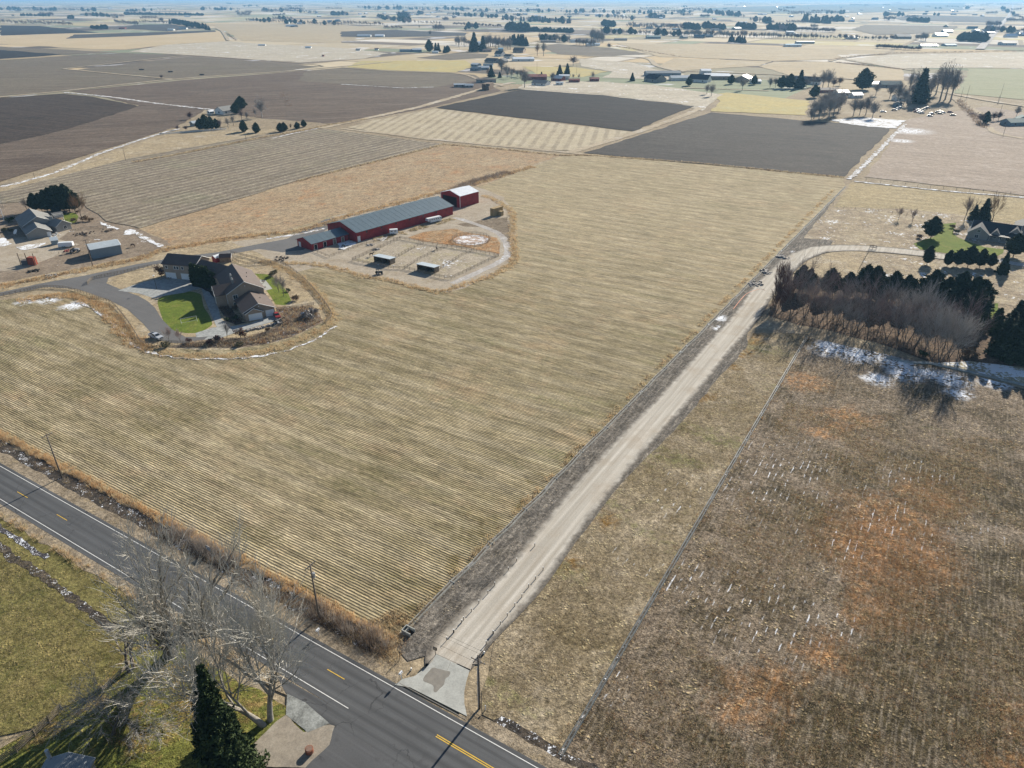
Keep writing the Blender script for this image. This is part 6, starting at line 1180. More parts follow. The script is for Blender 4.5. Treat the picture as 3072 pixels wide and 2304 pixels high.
for i, (x, y) in enumerate(cars): car(g('U', x, y), rnd.uniform(-.6, .2), 'old %s car in the snowy junk yard by the poplars' % (['black', 'grey', 'white', '', 'red'][i % 3 if i % 7 else 4]), mcar[i % 3 if i % 7 else 4], 'old %s cars in the snowy junk yard' % (['black', 'grey', 'white', '', 'red'][i % 3 if i % 7 else 4]), 1.25)
# red feeder and frame rack, left lot
o = empty('hay_feeder_rack', (*g('L', 370, 1010), 0), R(-5), 'tall dark post rack holding a rusty red container and a grey bin', 'rack')
for x in (-4.6, -1.3, 2.2): b = MB(); b.box((x, .0, 2.6), (.22, .22, 5.2)); b.build('post', M_woodd, o)
for x, zz in ((-2.95, 2.6), (-2.95, 1.9)): b = MB(); b.box((x, 0, zz), (3.1, .12, .2)); b.build('rail', M_woodd, o)
for k in range(5): b = MB(); b.box((1.75, .2, .5 + k * .5), (.9, .12, .14)); b.build('slat', M_wood, o)
b = MB(); b.box((.4, .8, 1.7), (3.0, 2.0, 3.4), 0, 0, .92); b.build('red_container', plain('rusty_red_mat', (.26, .06, .035), .8, .2, .8), o)
b = MB(); b.box((-2.8, .9, .9), (2.9, 1.8, 1.8)); b.build('grey_bin', plain('grey_bin_mat', (.10, .10, .11), .8, .15), o)
for v, x, y, s, lb, m_ in (('L', 1000, 640, 1.7, 'pile of scrap timber on the dirt lot below the corral fence', M_woodd), ('L', 1270, 600, 1.2, 'small scrap heap beside the snow at the field corner', M_woodd), ('L', 640, 650, 1.0, 'cluttered pots and bins by the grey house garden gate', M_metal), ('L', 790, 845, .6, 'low rusty implement on the dirt near the cargo trailer', M_barnred), ('Q', 1600, 920, .9, 'dark clutter of tools beside the small grey tractor', M_blackp), ('L', 690, 600, .9, 'garden clutter beside the grey house patio', M_concd), ('L', 395, 1080, .9, 'dark lump of old tyres on the dirt below the rack', M_tyre), ('L', 620, 1135, 1.0, 'small heap of rocks and snow by the paved drive', M_rock), ('Z', 865, 652, .7, 'low rock heap in front of the long barn', M_rock), ('Z', 910, 685, .7, 'small pale rock heap beside the paddock fence', M_rock), ('Q', 1610, 187, 1.0, 'flat brown lump on the yard before the red annex', M_woodd), ('Q', 200, 420, .9, 'stack of pale stones at the corner of the brown house', M_stone)):
    b = MB(); rocks(b, g(v, x, y), 1.3 * s, int(20 * s), .3, .9, rr, .0); tag(b.build('scrap_heap', m_), lb, 'heap', kind='stuff')
# satellite dish, goal frame, yard lamp, swing
o = empty('satellite_dish', (*g('L', 200, 655), 0), R(-120), 'white satellite dish on the ground left of the grey house', 'satellite dish'); b = MB(); b.tube([(0, 0, 0), (0, 0, 1.2)], .07, 6); b.build('mast', M_metal, o); b = MB(); b.tube([(0, 0, 1.6), (.25, 0, 1.8)], [.15, 1.3], 18); b.build('dish', M_trim, o)
o = empty('soccer_goal', (*g('Q', 490, 960), 0), R(0), 'white soccer goal frame on the shaded lawn', 'goal')
a, c = g('Q', 415, 962), g('Q', 600, 925); ga = math.atan2(c[1] - a[1], c[0] - a[0]); o.location = (*a, 0); o.rotation_euler = (0, 0, ga); L_ = math.dist(a, c)
for pts in ([(0, 0, 0), (0, 0, 2.1)], [(L_, 0, 0), (L_, 0, 2.1)], [(0, 1.4, 0), (0, 0, 2.1)], [(L_, 1.4, 0), (L_, 0, 2.1)]): b = MB(); b.tube(pts, .06, 5); b.build('goal_post', M_trim, o)
b = MB(); b.tube([(0, 0, 2.1), (L_, 0, 2.1)], .06, 5); b.build('crossbar', M_trim, o); b = MB(); b.tube([(0, 1.4, .05), (L_, 1.4, .05)], .05, 5); b.build('back_bar', M_trim, o)
o = empty('lamp_post', (*g('Q', 120, 545), 0), 0, 'dark lamp post on the concrete forecourt left of the arborvitae', 'lamp post'); b = MB(); b.tube([(0, 0, 0), (0, 0, 5.5)], [.1, .07], 8); b.build('pole', M_blackp, o); b = MB(); b.box((0, 0, 5.6), (.5, .5, .35)); b.build('lamp_head', M_trim, o)
o = empty('trash_bin', (*g('Q', 1850, 865), 0), .3, 'blue bin standing in the thicket inside the fence curve', 'bin'); b = MB(); b.box((0, 0, .6), (.8, .8, 1.2), 0, 0, 1.15); b.build('body', plain('blue_bin_mat', (.05, .15, .35), .5), o); b = MB(); b.box((0, 0, 1.25), (.98, .98, .1)); b.build('lid', plain('blue_bin_mat', (.05, .15, .35)), o)
for x, y in ((1385, 470), (1400, 540)):
    o = empty('patio_table', (*g('Q', x, y), 0), 0, 'dark patio table on the small concrete patio, %s' % ('the upper one' if y < 500 else 'the lower one'), 'table'); b = MB(); b.cyl((0, 0, .7), .7, .06, 12); b.build('table_top', M_woodd, o); b = MB(); b.cyl((0, 0, 0), .08, .7, 6); b.build('leg', M_blackp, o)
# haystacks: each big bale its own thing
def bales(p, ang, nx, ny, nz, d, label, group, mat, gap=.05):
    b = MB(); b.box((0, 0, d[2] / 2), (d[0] - gap, d[1] - gap, d[2] - gap * .6)); me = b.mesh('hay_bale', mat)
    for k in range(nz):
        for i in range(nx):
            for j in range(ny):
                if k == nz - 1 and rnd.random() < .1: continue
                x, y = (i + .5) * d[0] + rnd.uniform(-.06, .06), (j + .5) * d[1] + rnd.uniform(-.08, .08); c, s = math.cos(ang), math.sin(ang)
                o = inst('hay_bale', me, loc=(p[0] + x * c - y * s, p[1] + x * s + y * c, k * d[2]), rz=ang + rnd.uniform(-.03, .03)); tag(o, label, 'hay bale', group)
M_hayb = plain('hay_bale_mat', (.34, .25, .13), .95, .25, .35)
bales(g('Z', 1885, 415), R(50), 3, 2, 3, (2.4, 1.3, 1.35), 'large square hay bale in the tall stack right of the red hay shed', 'bales of the tall haystack', M_hayb); bales(g('Z', 1945, 412), R(55), 1, 2, 2, (2.2, 1.2, 1.2), 'large square hay bale in the small stack beside the tall haystack', 'bales of the small haystack', M_hayb)
bales(g('W', 460, 603), R(-15), 2, 6, 3, (4.5, 3.4, 2.4), 'big bale of the dark haystack beside the farm lane', 'bales of the haystack beside the farm lane', plain('dark_hay_mat', (.17, .12, .08), .95, .2, .8))
bales((-33 + 1.0, 389.9 + 1.4), R(49.6), 1, 3, 2, (1.6, 2.0, 1.6), 'hay bale stacked in the dark mouth of the red hay shed', 'bales in the red hay shed', M_hayb) if False else None
# ---------------------------------------------------------------- horses
M_horse = plain('brown_horse_mat', (.055, .028, .018), .6, .15, .5); M_horse2 = plain('dark_horse_mat', (.03, .022, .018), .6, .15, .5)
def horse(p, rz, label, mat, graze=True):
    J = {'w': (.55, 0, 1.42, .20, .20), 'b': (0, 0, 1.33, .27, .32), 'r': (-.6, 0, 1.40, .25, .28), 'n1': (.85, 0, 1.55 if not graze else 1.28, .15, .2), 'n2': (1.15, 0, 1.95 if not graze else .75, .10, .15), 'h': (1.35, 0, 1.98 if not graze else .35, .10, .12), 'm': (1.68, 0, 1.75 if not graze else .12, .06, .07), 't': (-.92, 0, 1.25, .05, .07), 't2': (-1.0, 0, .65, .06, .05)}
    for s, n in ((-1, 'l'), (1, 'k')):
        J['f' + n] = (.5, s * .17, 1.0, .12, .12); J['g' + n] = (.52, s * .17, .6, .06, .065); J['h' + n] = (.5, s * .17, .08, .05, .05)
        J['p' + n] = (-.55, s * .18, 1.05, .16, .17); J['q' + n] = (-.72, s * .18, .62, .07, .075); J['s' + n] = (-.62, s * .18, .08, .05, .05)
    E = [('b', 'w'), ('b', 'r'), ('w', 'n1'), ('n1', 'n2'), ('n2', 'h'), ('h', 'm'), ('r', 't'), ('t', 't2')] + sum([[('w', 'f' + n), ('f' + n, 'g' + n), ('g' + n, 'h' + n), ('r', 'p' + n), ('p' + n, 'q' + n), ('q' + n, 's' + n)] for n in 'lk'], [])
    ks = list(J); me = bpy.data.meshes.new('horse'); me.from_pydata([J[k][:3] for k in ks], [(ks.index(a), ks.index(b_)) for a, b_ in E], []); me.materials.append(mat)
    o = bpy.data.objects.new('horse', me); COL.objects.link(o); m = o.modifiers.new('skin', 'SKIN')
    for i, k in enumerate(ks): me.skin_vertices[0].data[i].radius = J[k][3:5]; me.skin_vertices[0].data[i].use_root = (k == 'b')
    o.modifiers.new('sub', 'SUBSURF').levels = 1; o.modifiers['sub'].render_levels = 1; o.location = (*p, 0); o.rotation_euler = (0, 0, rz); tag(o, label, 'horse')
for a_, rz, lb, mt, gz in ((('Z', 870, 745), R(20), 'brown horse standing beside the upper left horse shelter', M_horse, False), (('Z', 1410, 690), R(100), 'dark brown horse standing in the middle paddock', M_horse, False), (('L', 1580, 795), R(170), 'brown horse grazing on the bare dirt behind the metal shed', M_horse, True), (('Z', 640, 675), R(150), 'dark horse with lowered head in the fenced run before the red annex', M_horse2, True)):
    horse(g(*a_), rz, lb, mt, gz)
for i, (x, y) in enumerate([(910, 454), (925, 455), (1098, 469), (1112, 469), (1302, 488), (1314, 488)]): b = MB(); b.box((0, 0, 1.1), (3.2, 1.2, 1.4)); b.box((1.8, 0, 1.5), (1.0, .6, .8)); [b.box((a, c, .35), (.3, .3, .7)) for a in (-1.2, 1.2) for c in (-.4, .4)]; tag(b.build('cow', M_horse2, loc=(*g('A', x, y), 0)), 'dark cow on the fallow field beyond the ploughed land', 'cow', 'dark cows on the far fallow field')
# ---------------------------------------------------------------- middle distance and far trees
def fartree(seed, h, w, n, s, mat, kind, mat2):
    """one mesh: crown faces + trunk"""
    r = random.Random(seed); b = MB()
    if kind == 'D':   # bare crown: limbs plus a haze of thin twigs
        b.tube([(0, 0, 0), (0, 0, h * .5), (r.uniform(-.3, .3), 0, h * .75)], [h * .022, h * .014, .05], 5, False)
        for _ in range(n):
            a = r.uniform(0, 6.28); el = r.uniform(.15, 1.45); L = h * r.uniform(.3, .62); z0 = h * r.uniform(.25, .5)
            p0 = Vector((0, 0, z0)); d = Vector((math.cos(a) * math.cos(el) * w / (h * .5), math.sin(a) * math.cos(el) * w / (h * .5), math.sin(el))); p1 = p0 + d * L * r.uniform(.5, 1)
            b.tube([p0, p1], [s * 1.0, s * .4], 3, False)
            for _k in range(4):
                q = p0.lerp(p1, r.uniform(.45, 1)); e = Vector((r.gauss(0, 1), r.gauss(0, 1), r.gauss(.6, 1))).normalized() * h * r.uniform(.08, .17); c = perp(e.normalized(), r) * s * 1.2
                b.add([q - c, q + c, q + e], [(0, 1, 2)])
        return b.mesh('bare_tree', [mat, mat2])
    T, Cr = conifer(seed, h, w, dens=n, size=s, base=.06, shape=kind, gaps=.12); k = len(Cr.v); Cr.add(T.v, T.f, 1); return Cr.mesh('evergreen_tree', [mat, mat2])
FT = {'d': [fartree(500 + i, 11, 3.6, 90, .05, [M_twig2, M_twig3, M_twigo, M_twig2][i % 4], 'D', M_bark2) for i in range(4)],
      'g': [fartree(510 + i, 11, 4.6, 170, .06, M_twig2, 'D', M_bark2) for i in range(3)],
      'w': [fartree(515 + i, 11, 4.4, 150, .06, M_twigw, 'D', M_bark2) for i in range(2)],
      'p': [fartree(520 + i, 11, 2.7, 110, .05, M_twig2, 'D', M_bark2) for i in range(3)],
      'e': [fartree(530 + i, 11, 3.0, .8, .9, M_pine, 'cone', M_bark2) for i in range(3)],
      'r': [fartree(540 + i, 11, 3.8, .8, .9, M_ever, 'oval', M_bark2) for i in range(2)],
      's': [fartree(550 + i, 5, 3.2, 110, .05, [M_twigp, M_twig3][i], 'D', M_bark2) for i in range(2)]}
KN = {'d': 'bare_tree', 'g': 'bare_tree', 'w': 'bare_tree', 'p': 'poplar_tree', 'e': 'evergreen_tree', 'r': 'evergreen_tree', 's': 'bare_shrub'}
def ft(k, p, h, label, group=None, sx=1.0):
    ms = FT[k]; o = inst(KN[k], ms[rnd.randrange(len(ms))], loc=(p[0], p[1], -.05), rz=rnd.uniform(0, 6.28)); s = h / (5 if k == 's' else 11); o.scale = (s * sx, s * sx, s); return tag(o, label, 'shrub' if k == 's' else 'tree', group)
for v, x, y, k, h, lb in (
 ('T', 1222, 325, 'w', 20, 'big pale bare tree standing over the ploughed field'), ('T', 1025, 245, 'r', 12, 'dark evergreen poking up behind the brown trees near the big bare tree'), ('T', 975, 290, 'r', 10, 'dark evergreen right of the white gabled farmhouse'), ('T', 540, 345, 's', 8, 'reddish bare shrub left of the evergreen hedge'), ('T', 1160, 320, 'd', 9, 'small bare tree left of the big pale bare tree'),
 ('T', 640, 440, 'r', 9, 'dark evergreen at the left of the hedge behind the white rail fence'), ('T', 690, 440, 'r', 12, 'tallest dark evergreen behind the white rail fence'), ('T', 740, 435, 'r', 10, 'dark evergreen in the middle of the farm hedge'), ('T', 790, 430, 'r', 8, 'dark evergreen at the right of the farm hedge'), ('T', 500, 450, 's', 5, 'yellow brown shrub at the left end of the white rail fence'),
 ('T', 420, 445, 's', 5, 'dark bare shrub at the tip of the farmyard'), ('T', 830, 430, 'd', 10, 'orange brown bare tree above the white rail fence'), ('T', 900, 425, 'd', 11, 'wide orange brown bare tree in the farm hedge'), ('T', 950, 400, 'd', 11, 'orange brown bare tree behind the small pines'), ('T', 1030, 350, 'd', 12, 'brown bare tree behind the small pines'), ('T', 1080, 350, 'd', 9, 'brown bare tree at the right end of the farm trees'),
 ('T', 1050, 462, 'r', 9, 'loose green pine beside the blue shadows on the snow'), ('T', 1170, 470, 'r', 8, 'loose green pine right of the blue shadows'), ('T', 1398, 460, 'r', 7, 'small green pine, left one of the roadside pair'), ('T', 1432, 455, 'r', 7, 'small green pine, right one of the roadside pair'), ('T', 1495, 440, 'd', 6, 'thin bare tree between the roadside pines'), ('T', 1555, 432, 'r', 5.5, 'small green pine right of the thin bare tree'), ('T', 1618, 415, 'r', 6, 'last small dark pine at the field corner'),
 ('A', 1050, 512, 's', 7, 'lone dark bush on the lane between the fallow fields'),
 ('W', 865, 580, 'g', 25, 'big dark bare tree at the corner of the dark field'), ('W', 645, 430, 'g', 22, 'dark spreading tree below the dark roofed cluster'), ('W', 550, 478, 'e', 15, 'dark conifer on the small green lawn by the sheds'), ('W', 630, 485, 'e', 8, 'small dark conifer on the small green lawn'), ('W', 700, 490, 'd', 14, 'bare tree above the farm lane junction'), ('W', 740, 495, 'd', 15, 'bare tree right of the small green lawn'), ('W', 520, 470, 'd', 12, 'orange bare tree above the small green lawn'),
 ('W', 1025, 498, 'e', 9, 'round dark evergreen right of the dark red barn'), ('W', 1197, 465, 'e', 14, 'dark conifer behind the red house'), ('W', 1268, 470, 'e', 16, 'thin tall conifer right of the dark conifer'), ('W', 1130, 520, 'g', 14, 'brown bare tree left of the red house'), ('W', 1510, 510, 'd', 14, 'single bare tree over the small dark red shed'), ('W', 1325, 500, 'd', 9, 'bare tree by the white shed'), ('W', 1380, 500, 'd', 9, 'bare tree right of the tall pole'), ('W', 1325, 370, 's', 18, 'broad bare bush alone on the pale pasture'),
 ('W', 1045, 280, 'p', 30, 'wide fan shaped bare tree right of the long white barn'), ('W', 985, 275, 'd', 26, 'bare tree just left of the fan shaped bare tree'), ('W', 388, 235, 'e', 34, 'tall dark conifer left of the blue building'), ('W', 470, 235, 'e', 28, 'tall conifer beside the pale building'), ('W', 240, 190, 'p', 28, 'thin bare trees on the far tan field, left group'), ('W', 300, 190, 'p', 26, 'thin bare tree on the far tan field, second group'), ('W', 1885, 515, 'e', 10, 'dark conifer left of the lone dark gabled house'), ('W', 1665, 210, 's', 14, 'round bush at the end of the pale blue roofed barn'),
 ('B', 805, 195, 'r', 12, 'lone dark tree on the far tan field'), ('B', 505, 185, 'd', 14, 'lone small tree on the far pale field'), ('B', 575, 235, 'g', 18, 'bare tree above the far dark strip field'), ('B', 570, 335, 'r', 22, 'large round conifer by the blue roofed barns'), ('B', 612, 335, 'e', 16, 'conifer left of the conifer pair by the blue roofed barns'), ('B', 630, 335, 'e', 16, 'conifer of the pair by the blue roofed barns'), ('B', 670, 342, 'e', 12, 'small conifer right of the conifer pair'), ('B', 688, 342, 'r', 13, 'round evergreen at the end of the conifer group'),
 ('C', 1165, 580, 'r', 23, 'solitary round dark tree beside the pale drive'), ('C', 755, 572, 'e', 20, 'tall dark conifer behind the hidden white gabled house'), ('C', 842, 560, 'd', 19, 'orange bare tree left of the tall bare trees'), ('C', 312, 545, 'r', 11, 'dark round evergreen left of the white roofed farmhouse'), ('C', 462, 548, 'r', 11, 'dark round evergreen right of the white roofed farmhouse'), ('C', 40, 555, 'r', 11, 'dark evergreen left of the dark gabled farmhouse'), ('C', 185, 625, 'w', 16, 'pale bare tree below the tan barn'), ('C', 155, 612, 'w', 13, 'smaller pale bare tree below the tan barn'), ('C', 385, 586, 'w', 17, 'pale round bare tree in front of the white roofed farmhouse'),
 ('C', 565, 570, 'g', 14, 'dark reddish bare tree left of the dark pines'), ('C', 600, 568, 'g', 14, 'second dark reddish bare tree by the dark pines'), ('C', 640, 572, 'r', 14, 'dark pine left in the farmyard row'), ('C', 690, 572, 'r', 16, 'dark pine right in the farmyard row'), ('C', 730, 570, 'w', 13, 'grey bare tree beside the farmyard pines'), ('C', 800, 570, 'g', 14, 'grey bare tree before the white gabled house'), ('C', 850, 632, 'r', 13, 'dark evergreen at the left of the grey willow'),
 ('C', 905, 575, 'w', 24, 'tall grey bare tree, left of the leafless pair'), ('C', 940, 575, 'w', 25, 'tall grey bare tree, right of the leafless pair'), ('C', 1525, 670, 'e', 33, 'tall dark conifer among the bare yard trees'), ('C', 975, 565, 's', 12, 'dark bare brush along the snowy lane'), ('C', 1015, 555, 's', 12, 'dark bare brush at the end of the snowy lane'),
 ('C', 1640, 612, 'p', 37, 'tall leaning poplar, first from the left'), ('C', 1665, 655, 'p', 42, 'tall poplar with three stems at the junk yard'), ('C', 1700, 645, 'p', 40, 'tall poplar in the middle of the poplar group'), ('C', 1735, 655, 'p', 40, 'tall poplar leaning right over the wheat field'), ('C', 1465, 600, 'p', 28, 'slim poplar behind the junk yard, left one'), ('C', 1500, 610, 'p', 30, 'slim poplar behind the junk yard, right one'), ('C', 1560, 660, 'g', 27, 'round grey bare tree right of the tall dark conifer'), ('C', 1600, 640, 'p', 32, 'grey bare tree next to the first poplar'),
 ('C', 1390, 665, 'g', 24, 'dark rounded bare tree left of the tall conifer'), ('C', 1430, 680, 'g', 20, 'dark bare tree in the junk yard'), ('C', 1340, 640, 'g', 18, 'dark bare tree beside the teal roofed house'), ('C', 1250, 620, 'g', 16, 'reddish bare tree before the pale roofed house'), ('C', 1450, 695, 'w', 13, 'pale bare shrub tree at the foot of the conifer'), ('C', 1480, 640, 'g', 20, 'dense bare tree behind the tall conifer'),
 ('C', 1105, 752, 'g', 19, 'dark bare tree above the bright snow, first from the left'), ('C', 1145, 748, 'g', 18, 'dark bare tree above the bright snow, second'), ('C', 1185, 746, 'g', 20, 'dark bare tree above the bright snow, third'), ('C', 1228, 768, 'g', 18, 'dark bare tree above the bright snow, last one'),
 ('C', 1925, 800, 's', 11, 'dark bush at the corner of the pale tilled field'), ('C', 1960, 800, 'r', 10, 'small dark conifer in the bushes by the tilled field'), ('C', 2010, 785, 's', 9, 'dark red bush right of the small conifer'), ('C', 2045, 780, 's', 9, 'dark red bush near the teal roofed house'), ('C', 2160, 760, 'w', 12, 'pale bush behind the teal roofed house'), ('C', 1278, 766, 's', 3, 'small dark bush on the yellow grass by the snow')):
    ft(k, g(v, x, y), h, lb)
for i, (x, y, h) in enumerate([(850, 770, 20), (880, 780, 22), (915, 760, 24), (945, 770, 25), (975, 755, 24), (1005, 740, 23), (900, 730, 22), (950, 720, 24), (1020, 715, 22), (830, 790, 15)]):
    ft('w' if i % 2 else 'g', g('C', x, y), h, 'blue grey leafless willow in the dense clump at the corner of the dark field', 'willow clump at the corner of the dark field', 1.0)
# rows, groves and treelines: (view, x0, x1, y at x0, y at x1, depth, n, kinds, height, where)
TL = [('A', 0, 470, 150, 165, 14, 42, 'dddg', 17, 'in the grey grove at the far left'), ('A', 0, 620, 66, 74, 8, 44, 'drg', 26, 'in the far left treeline'), ('A', 130, 320, 104, 106, 3, 9, 'r', 14, 'in a short row on the far left plain'), ('A', 545, 760, 104, 112, 6, 14, 'dr', 20, 'in a clump on the far left plain'),
 ('A', 810, 1320, 96, 102, 2, 40, 'r', 15, 'in the long straight far row'), ('A', 745, 900, 152, 168, 8, 20, 'dg', 19, 'in the grey grove behind the far red barn'), ('A', 590, 700, 186, 190, 4, 8, 'r', 13, 'in a clump left of the far red barn'), ('A', 900, 1080, 148, 156, 8, 12, 'd', 16, 'beside the far dark field'), ('A', 1100, 1360, 152, 192, 12, 24, 'rre', 17, 'around the far blue roofed barn'),
 ('A', 1600, 2212, 138, 168, 12, 40, 'drg', 17, 'on the far plain left of centre'), ('A', 1300, 1560, 66, 68, 3, 10, 'rd', 26, 'in a far thin treeline'), ('A', 1690, 2050, 72, 88, 6, 16, 'rd', 28, 'in far clumps near the horizon'), ('A', 920, 1110, 70, 74, 3, 7, 'rd', 20, 'in a small far clump'),
 ('B', 0, 270, 158, 168, 5, 18, 'd', 18, 'in the far centre left row'), ('B', 100, 800, 56, 68, 6, 44, 'dr', 28, 'in the long far centre treeline'), ('B', 230, 450, 116, 152, 14, 22, 'rd', 22, 'in the far dark clump at centre'), ('B', 450, 650, 150, 160, 5, 9, 'd', 15, 'right of the far dark clump'), ('B', 680, 1010, 98, 116, 8, 22, 'rd', 22, 'in the far middle groves'), ('B', 720, 1040, 162, 176, 5, 20, 's', 12, 'in the low far brush line'),
 ('B', 1040, 1490, 128, 152, 10, 36, 'dre', 22, 'in the far right groves'), ('B', 1075, 1210, 196, 206, 5, 12, 'r', 24, 'in the dark far evergreen clump'), ('B', 1220, 1500, 204, 214, 3, 24, 'r', 13, 'in the far evergreen hedge'), ('B', 1690, 1775, 166, 174, 3, 8, 'r', 20, 'in the round far evergreen clump'), ('B', 1850, 2212, 176, 196, 8, 26, 'pd', 22, 'in the far pale poplar grove'), ('B', 1660, 1910, 112, 130, 8, 14, 'rd', 22, 'around a far farmstead'),
 ('B', 1680, 2212, 216, 236, 6, 28, 'dpr', 18, 'along the far canal'), ('B', 1615, 1700, 266, 282, 6, 9, 'p', 30, 'in the tall far bare grove'), ('B', 1520, 1640, 292, 302, 4, 10, 'd', 18, 'below the tall far bare grove'), ('B', 1280, 1480, 262, 276, 5, 14, 'pdr', 20, 'around the wide low house'), ('B', 1090, 1210, 286, 298, 4, 6, 'e', 20, 'behind the big dark roofed house'), ('B', 920, 1100, 300, 322, 6, 16, 'p', 26, 'in the slim grove behind the blue building'), ('B', 730, 850, 288, 298, 4, 6, 'p', 22, 'on the far tan field'),
 ('B', 800, 2212, 74, 92, 8, 50, 'rd', 24, 'across the hazy far plain'), ('B', 1040, 1180, 470, 508, 8, 9, 'd', 13, 'above the farm lane at centre'),
 ('C', 0, 110, 186, 196, 4, 9, 'r', 20, 'in the far hedge right of centre'), ('C', 130, 265, 186, 196, 3, 6, 'r', 22, 'beside the far teal roofed barn'), ('C', 355, 470, 186, 192, 3, 12, 'r', 20, 'in the far square evergreen row'), ('C', 550, 710, 190, 200, 3, 14, 'r', 20, 'in the far evergreen block'), ('C', 715, 985, 198, 210, 4, 20, 's', 14, 'in the far brushy line'), ('C', 0, 420, 236, 246, 5, 24, 'dg', 22, 'along the near canal bank, left part'),
 ('C', 430, 860, 244, 254, 4, 26, 'dsp', 17, 'along the near canal bank, middle part'), ('C', 860, 1360, 250, 262, 5, 20, 'sd', 14, 'along the near canal bank, right part'), ('C', 300, 400, 270, 278, 2, 5, 'e', 16, 'by the snowy yard left'), ('C', 780, 960, 142, 154, 4, 7, 'e', 30, 'in the far tall evergreen group'), ('C', 430, 590, 138, 156, 6, 10, 'rd', 22, 'around the far bluish farm'), ('C', 100, 400, 76, 116, 10, 18, 'rd', 26, 'in the hazy groves at upper right'),
 ('C', 620, 830, 76, 108, 8, 14, 'd', 26, 'below the far orchards'), ('C', 1450, 1590, 138, 146, 3, 12, 'r', 18, 'on the far dark strip'), ('C', 1505, 1580, 258, 268, 4, 5, 'g', 20, 'left of the white gabled far house'), ('C', 1780, 1960, 262, 274, 5, 13, 'r', 20, 'beside the distant highway'), ('C', 1250, 1545, 312, 328, 4, 20, 's', 10, 'in the brushy ditch below the far canal'), ('C', 2080, 2400, 208, 236, 8, 16, 'sr', 18, 'right of the distant highway'), ('C', 2060, 2212, 60, 140, 10, 12, 'rd', 24, 'along the far end of the distant highway')]
FTL = {k: fartree(600 + i, 11, {'p': 2.7, 'g': 4.6}.get(k, 3.8), 26, .16, {'d': M_twig3, 'w': M_twigw, 's': M_twigp}.get(k, M_twig2), 'D', M_bark2) for i, k in enumerate('dgwps')}; FTL['s'] = fartree(620, 5, 3.2, 30, .12, M_twig3, 'D', M_bark2); FTL['e'] = fartree(621, 11, 3, .25, 1.4, M_pine, 'cone', M_bark2); FTL['r'] = fartree(622, 11, 3.8, .25, 1.5, M_ever, 'oval', M_bark2)
rq = random.Random(31)
for i in range(120):
    v = rq.choice('ABC'); x = rq.uniform(0, 2212); y = rq.uniform(22, 125) if rq.random() < .75 else rq.uniform(125, 210); w = rq.uniform(10, 130)
    if v == 'A' and y > 150: continue
    TL.append((v, x, x + w, y, y + rq.uniform(-3, 3), rq.uniform(1, 6), int(3 + w / 11), rq.choice(['dr', 'dg', 'd', 'gd', 'rdp', 'sd']), rq.uniform(14, 24), 'scattered over the hazy far plain'))
quota = {}; stuffp = {}
for v, x0, x1, ya, yb, dep, n, ks, hh, where in TL:
    for i in range(int(n * 1.7)):
        t = (i + rnd.random()) / int(n * 1.7); x = x0 + (x1 - x0) * t; y = ya + (yb - ya) * t + rnd.uniform(-dep / 2, dep / 2) * (1 if rnd.random() < .8 else .2); k = rnd.choice(ks); k = rnd.choice('gd') if k == 'r' and len(ks) > 1 and rnd.random() < .4 else k; h = hh * rnd.uniform(.65, 1.15); p = g(v, x, y); D = math.hypot(*p)
        bucket = 'shrub' if k == 's' else ('ever' if k in 'er' else 'bare')
        quota.setdefault(bucket, []).append((D, k, p, h, where))
LB = {'d': 'bare tree', 'g': 'bare tree', 'w': 'bare tree', 'p': 'slim bare tree', 'e': 'pointed dark evergreen', 'r': 'rounded dark evergreen', 's': 'low bare bush'}
def merge_far(lst, name):
    by = {}
    for D, k, p, h, w in lst: by.setdefault(k, []).append((p, h))
    V_, F_, M_ = [], [], []; mats = []; nb = 0
    for k, items in by.items():
        src = FTL[k]; vs = np.empty(len(src.vertices) * 3, np.float32); src.vertices.foreach_get('co', vs); vs = vs.reshape(-1, 3); fs = [tuple(pp.vertices) for pp in src.polygons]
        if src.materials[0] not in mats: mats.append(src.materials[0])
        mi = mats.index(src.materials[0])
        for p, h in items:
            s = h / (5 if k == 's' else 11); q = vs * s * np.array([1.15, 1.15, 1]) + np.array([p[0], p[1], 0]); V_.append(q); F_ += [tuple(i + nb for i in f) for f in fs]; M_ += [mi] * len(fs); nb += len(vs)
    me = bpy.data.meshes.new(name); me.from_pydata(np.vstack(V_).tolist(), [], F_); [me.materials.append(m) for m in mats]; me.polygons.foreach_set('material_index', M_); return me
for bk, lst in quota.items():
    lst.sort(key=lambda q: q[0]); lim = 285 - {'bare': 75, 'ever': 85, 'shrub': 10}[bk]
    for D, k, p, h, where in lst[:lim]: ft(k, p, h, '%s %s' % (LB[k], where), '%s %s' % (LB[k].replace('tree', 'trees').replace('bush', 'bushes').replace('evergreen', 'evergreens'), where), 1.1)
    rest = lst[lim:]
    if rest: o = inst('distant_woodland', merge_far(rest, 'distant_woodland')); tag(o, 'hazy blue mass of distant %s trees towards the horizon' % {'bare': 'bare', 'ever': 'evergreen', 'shrub': 'low bushy'}[bk], 'woodland', kind='stuff')
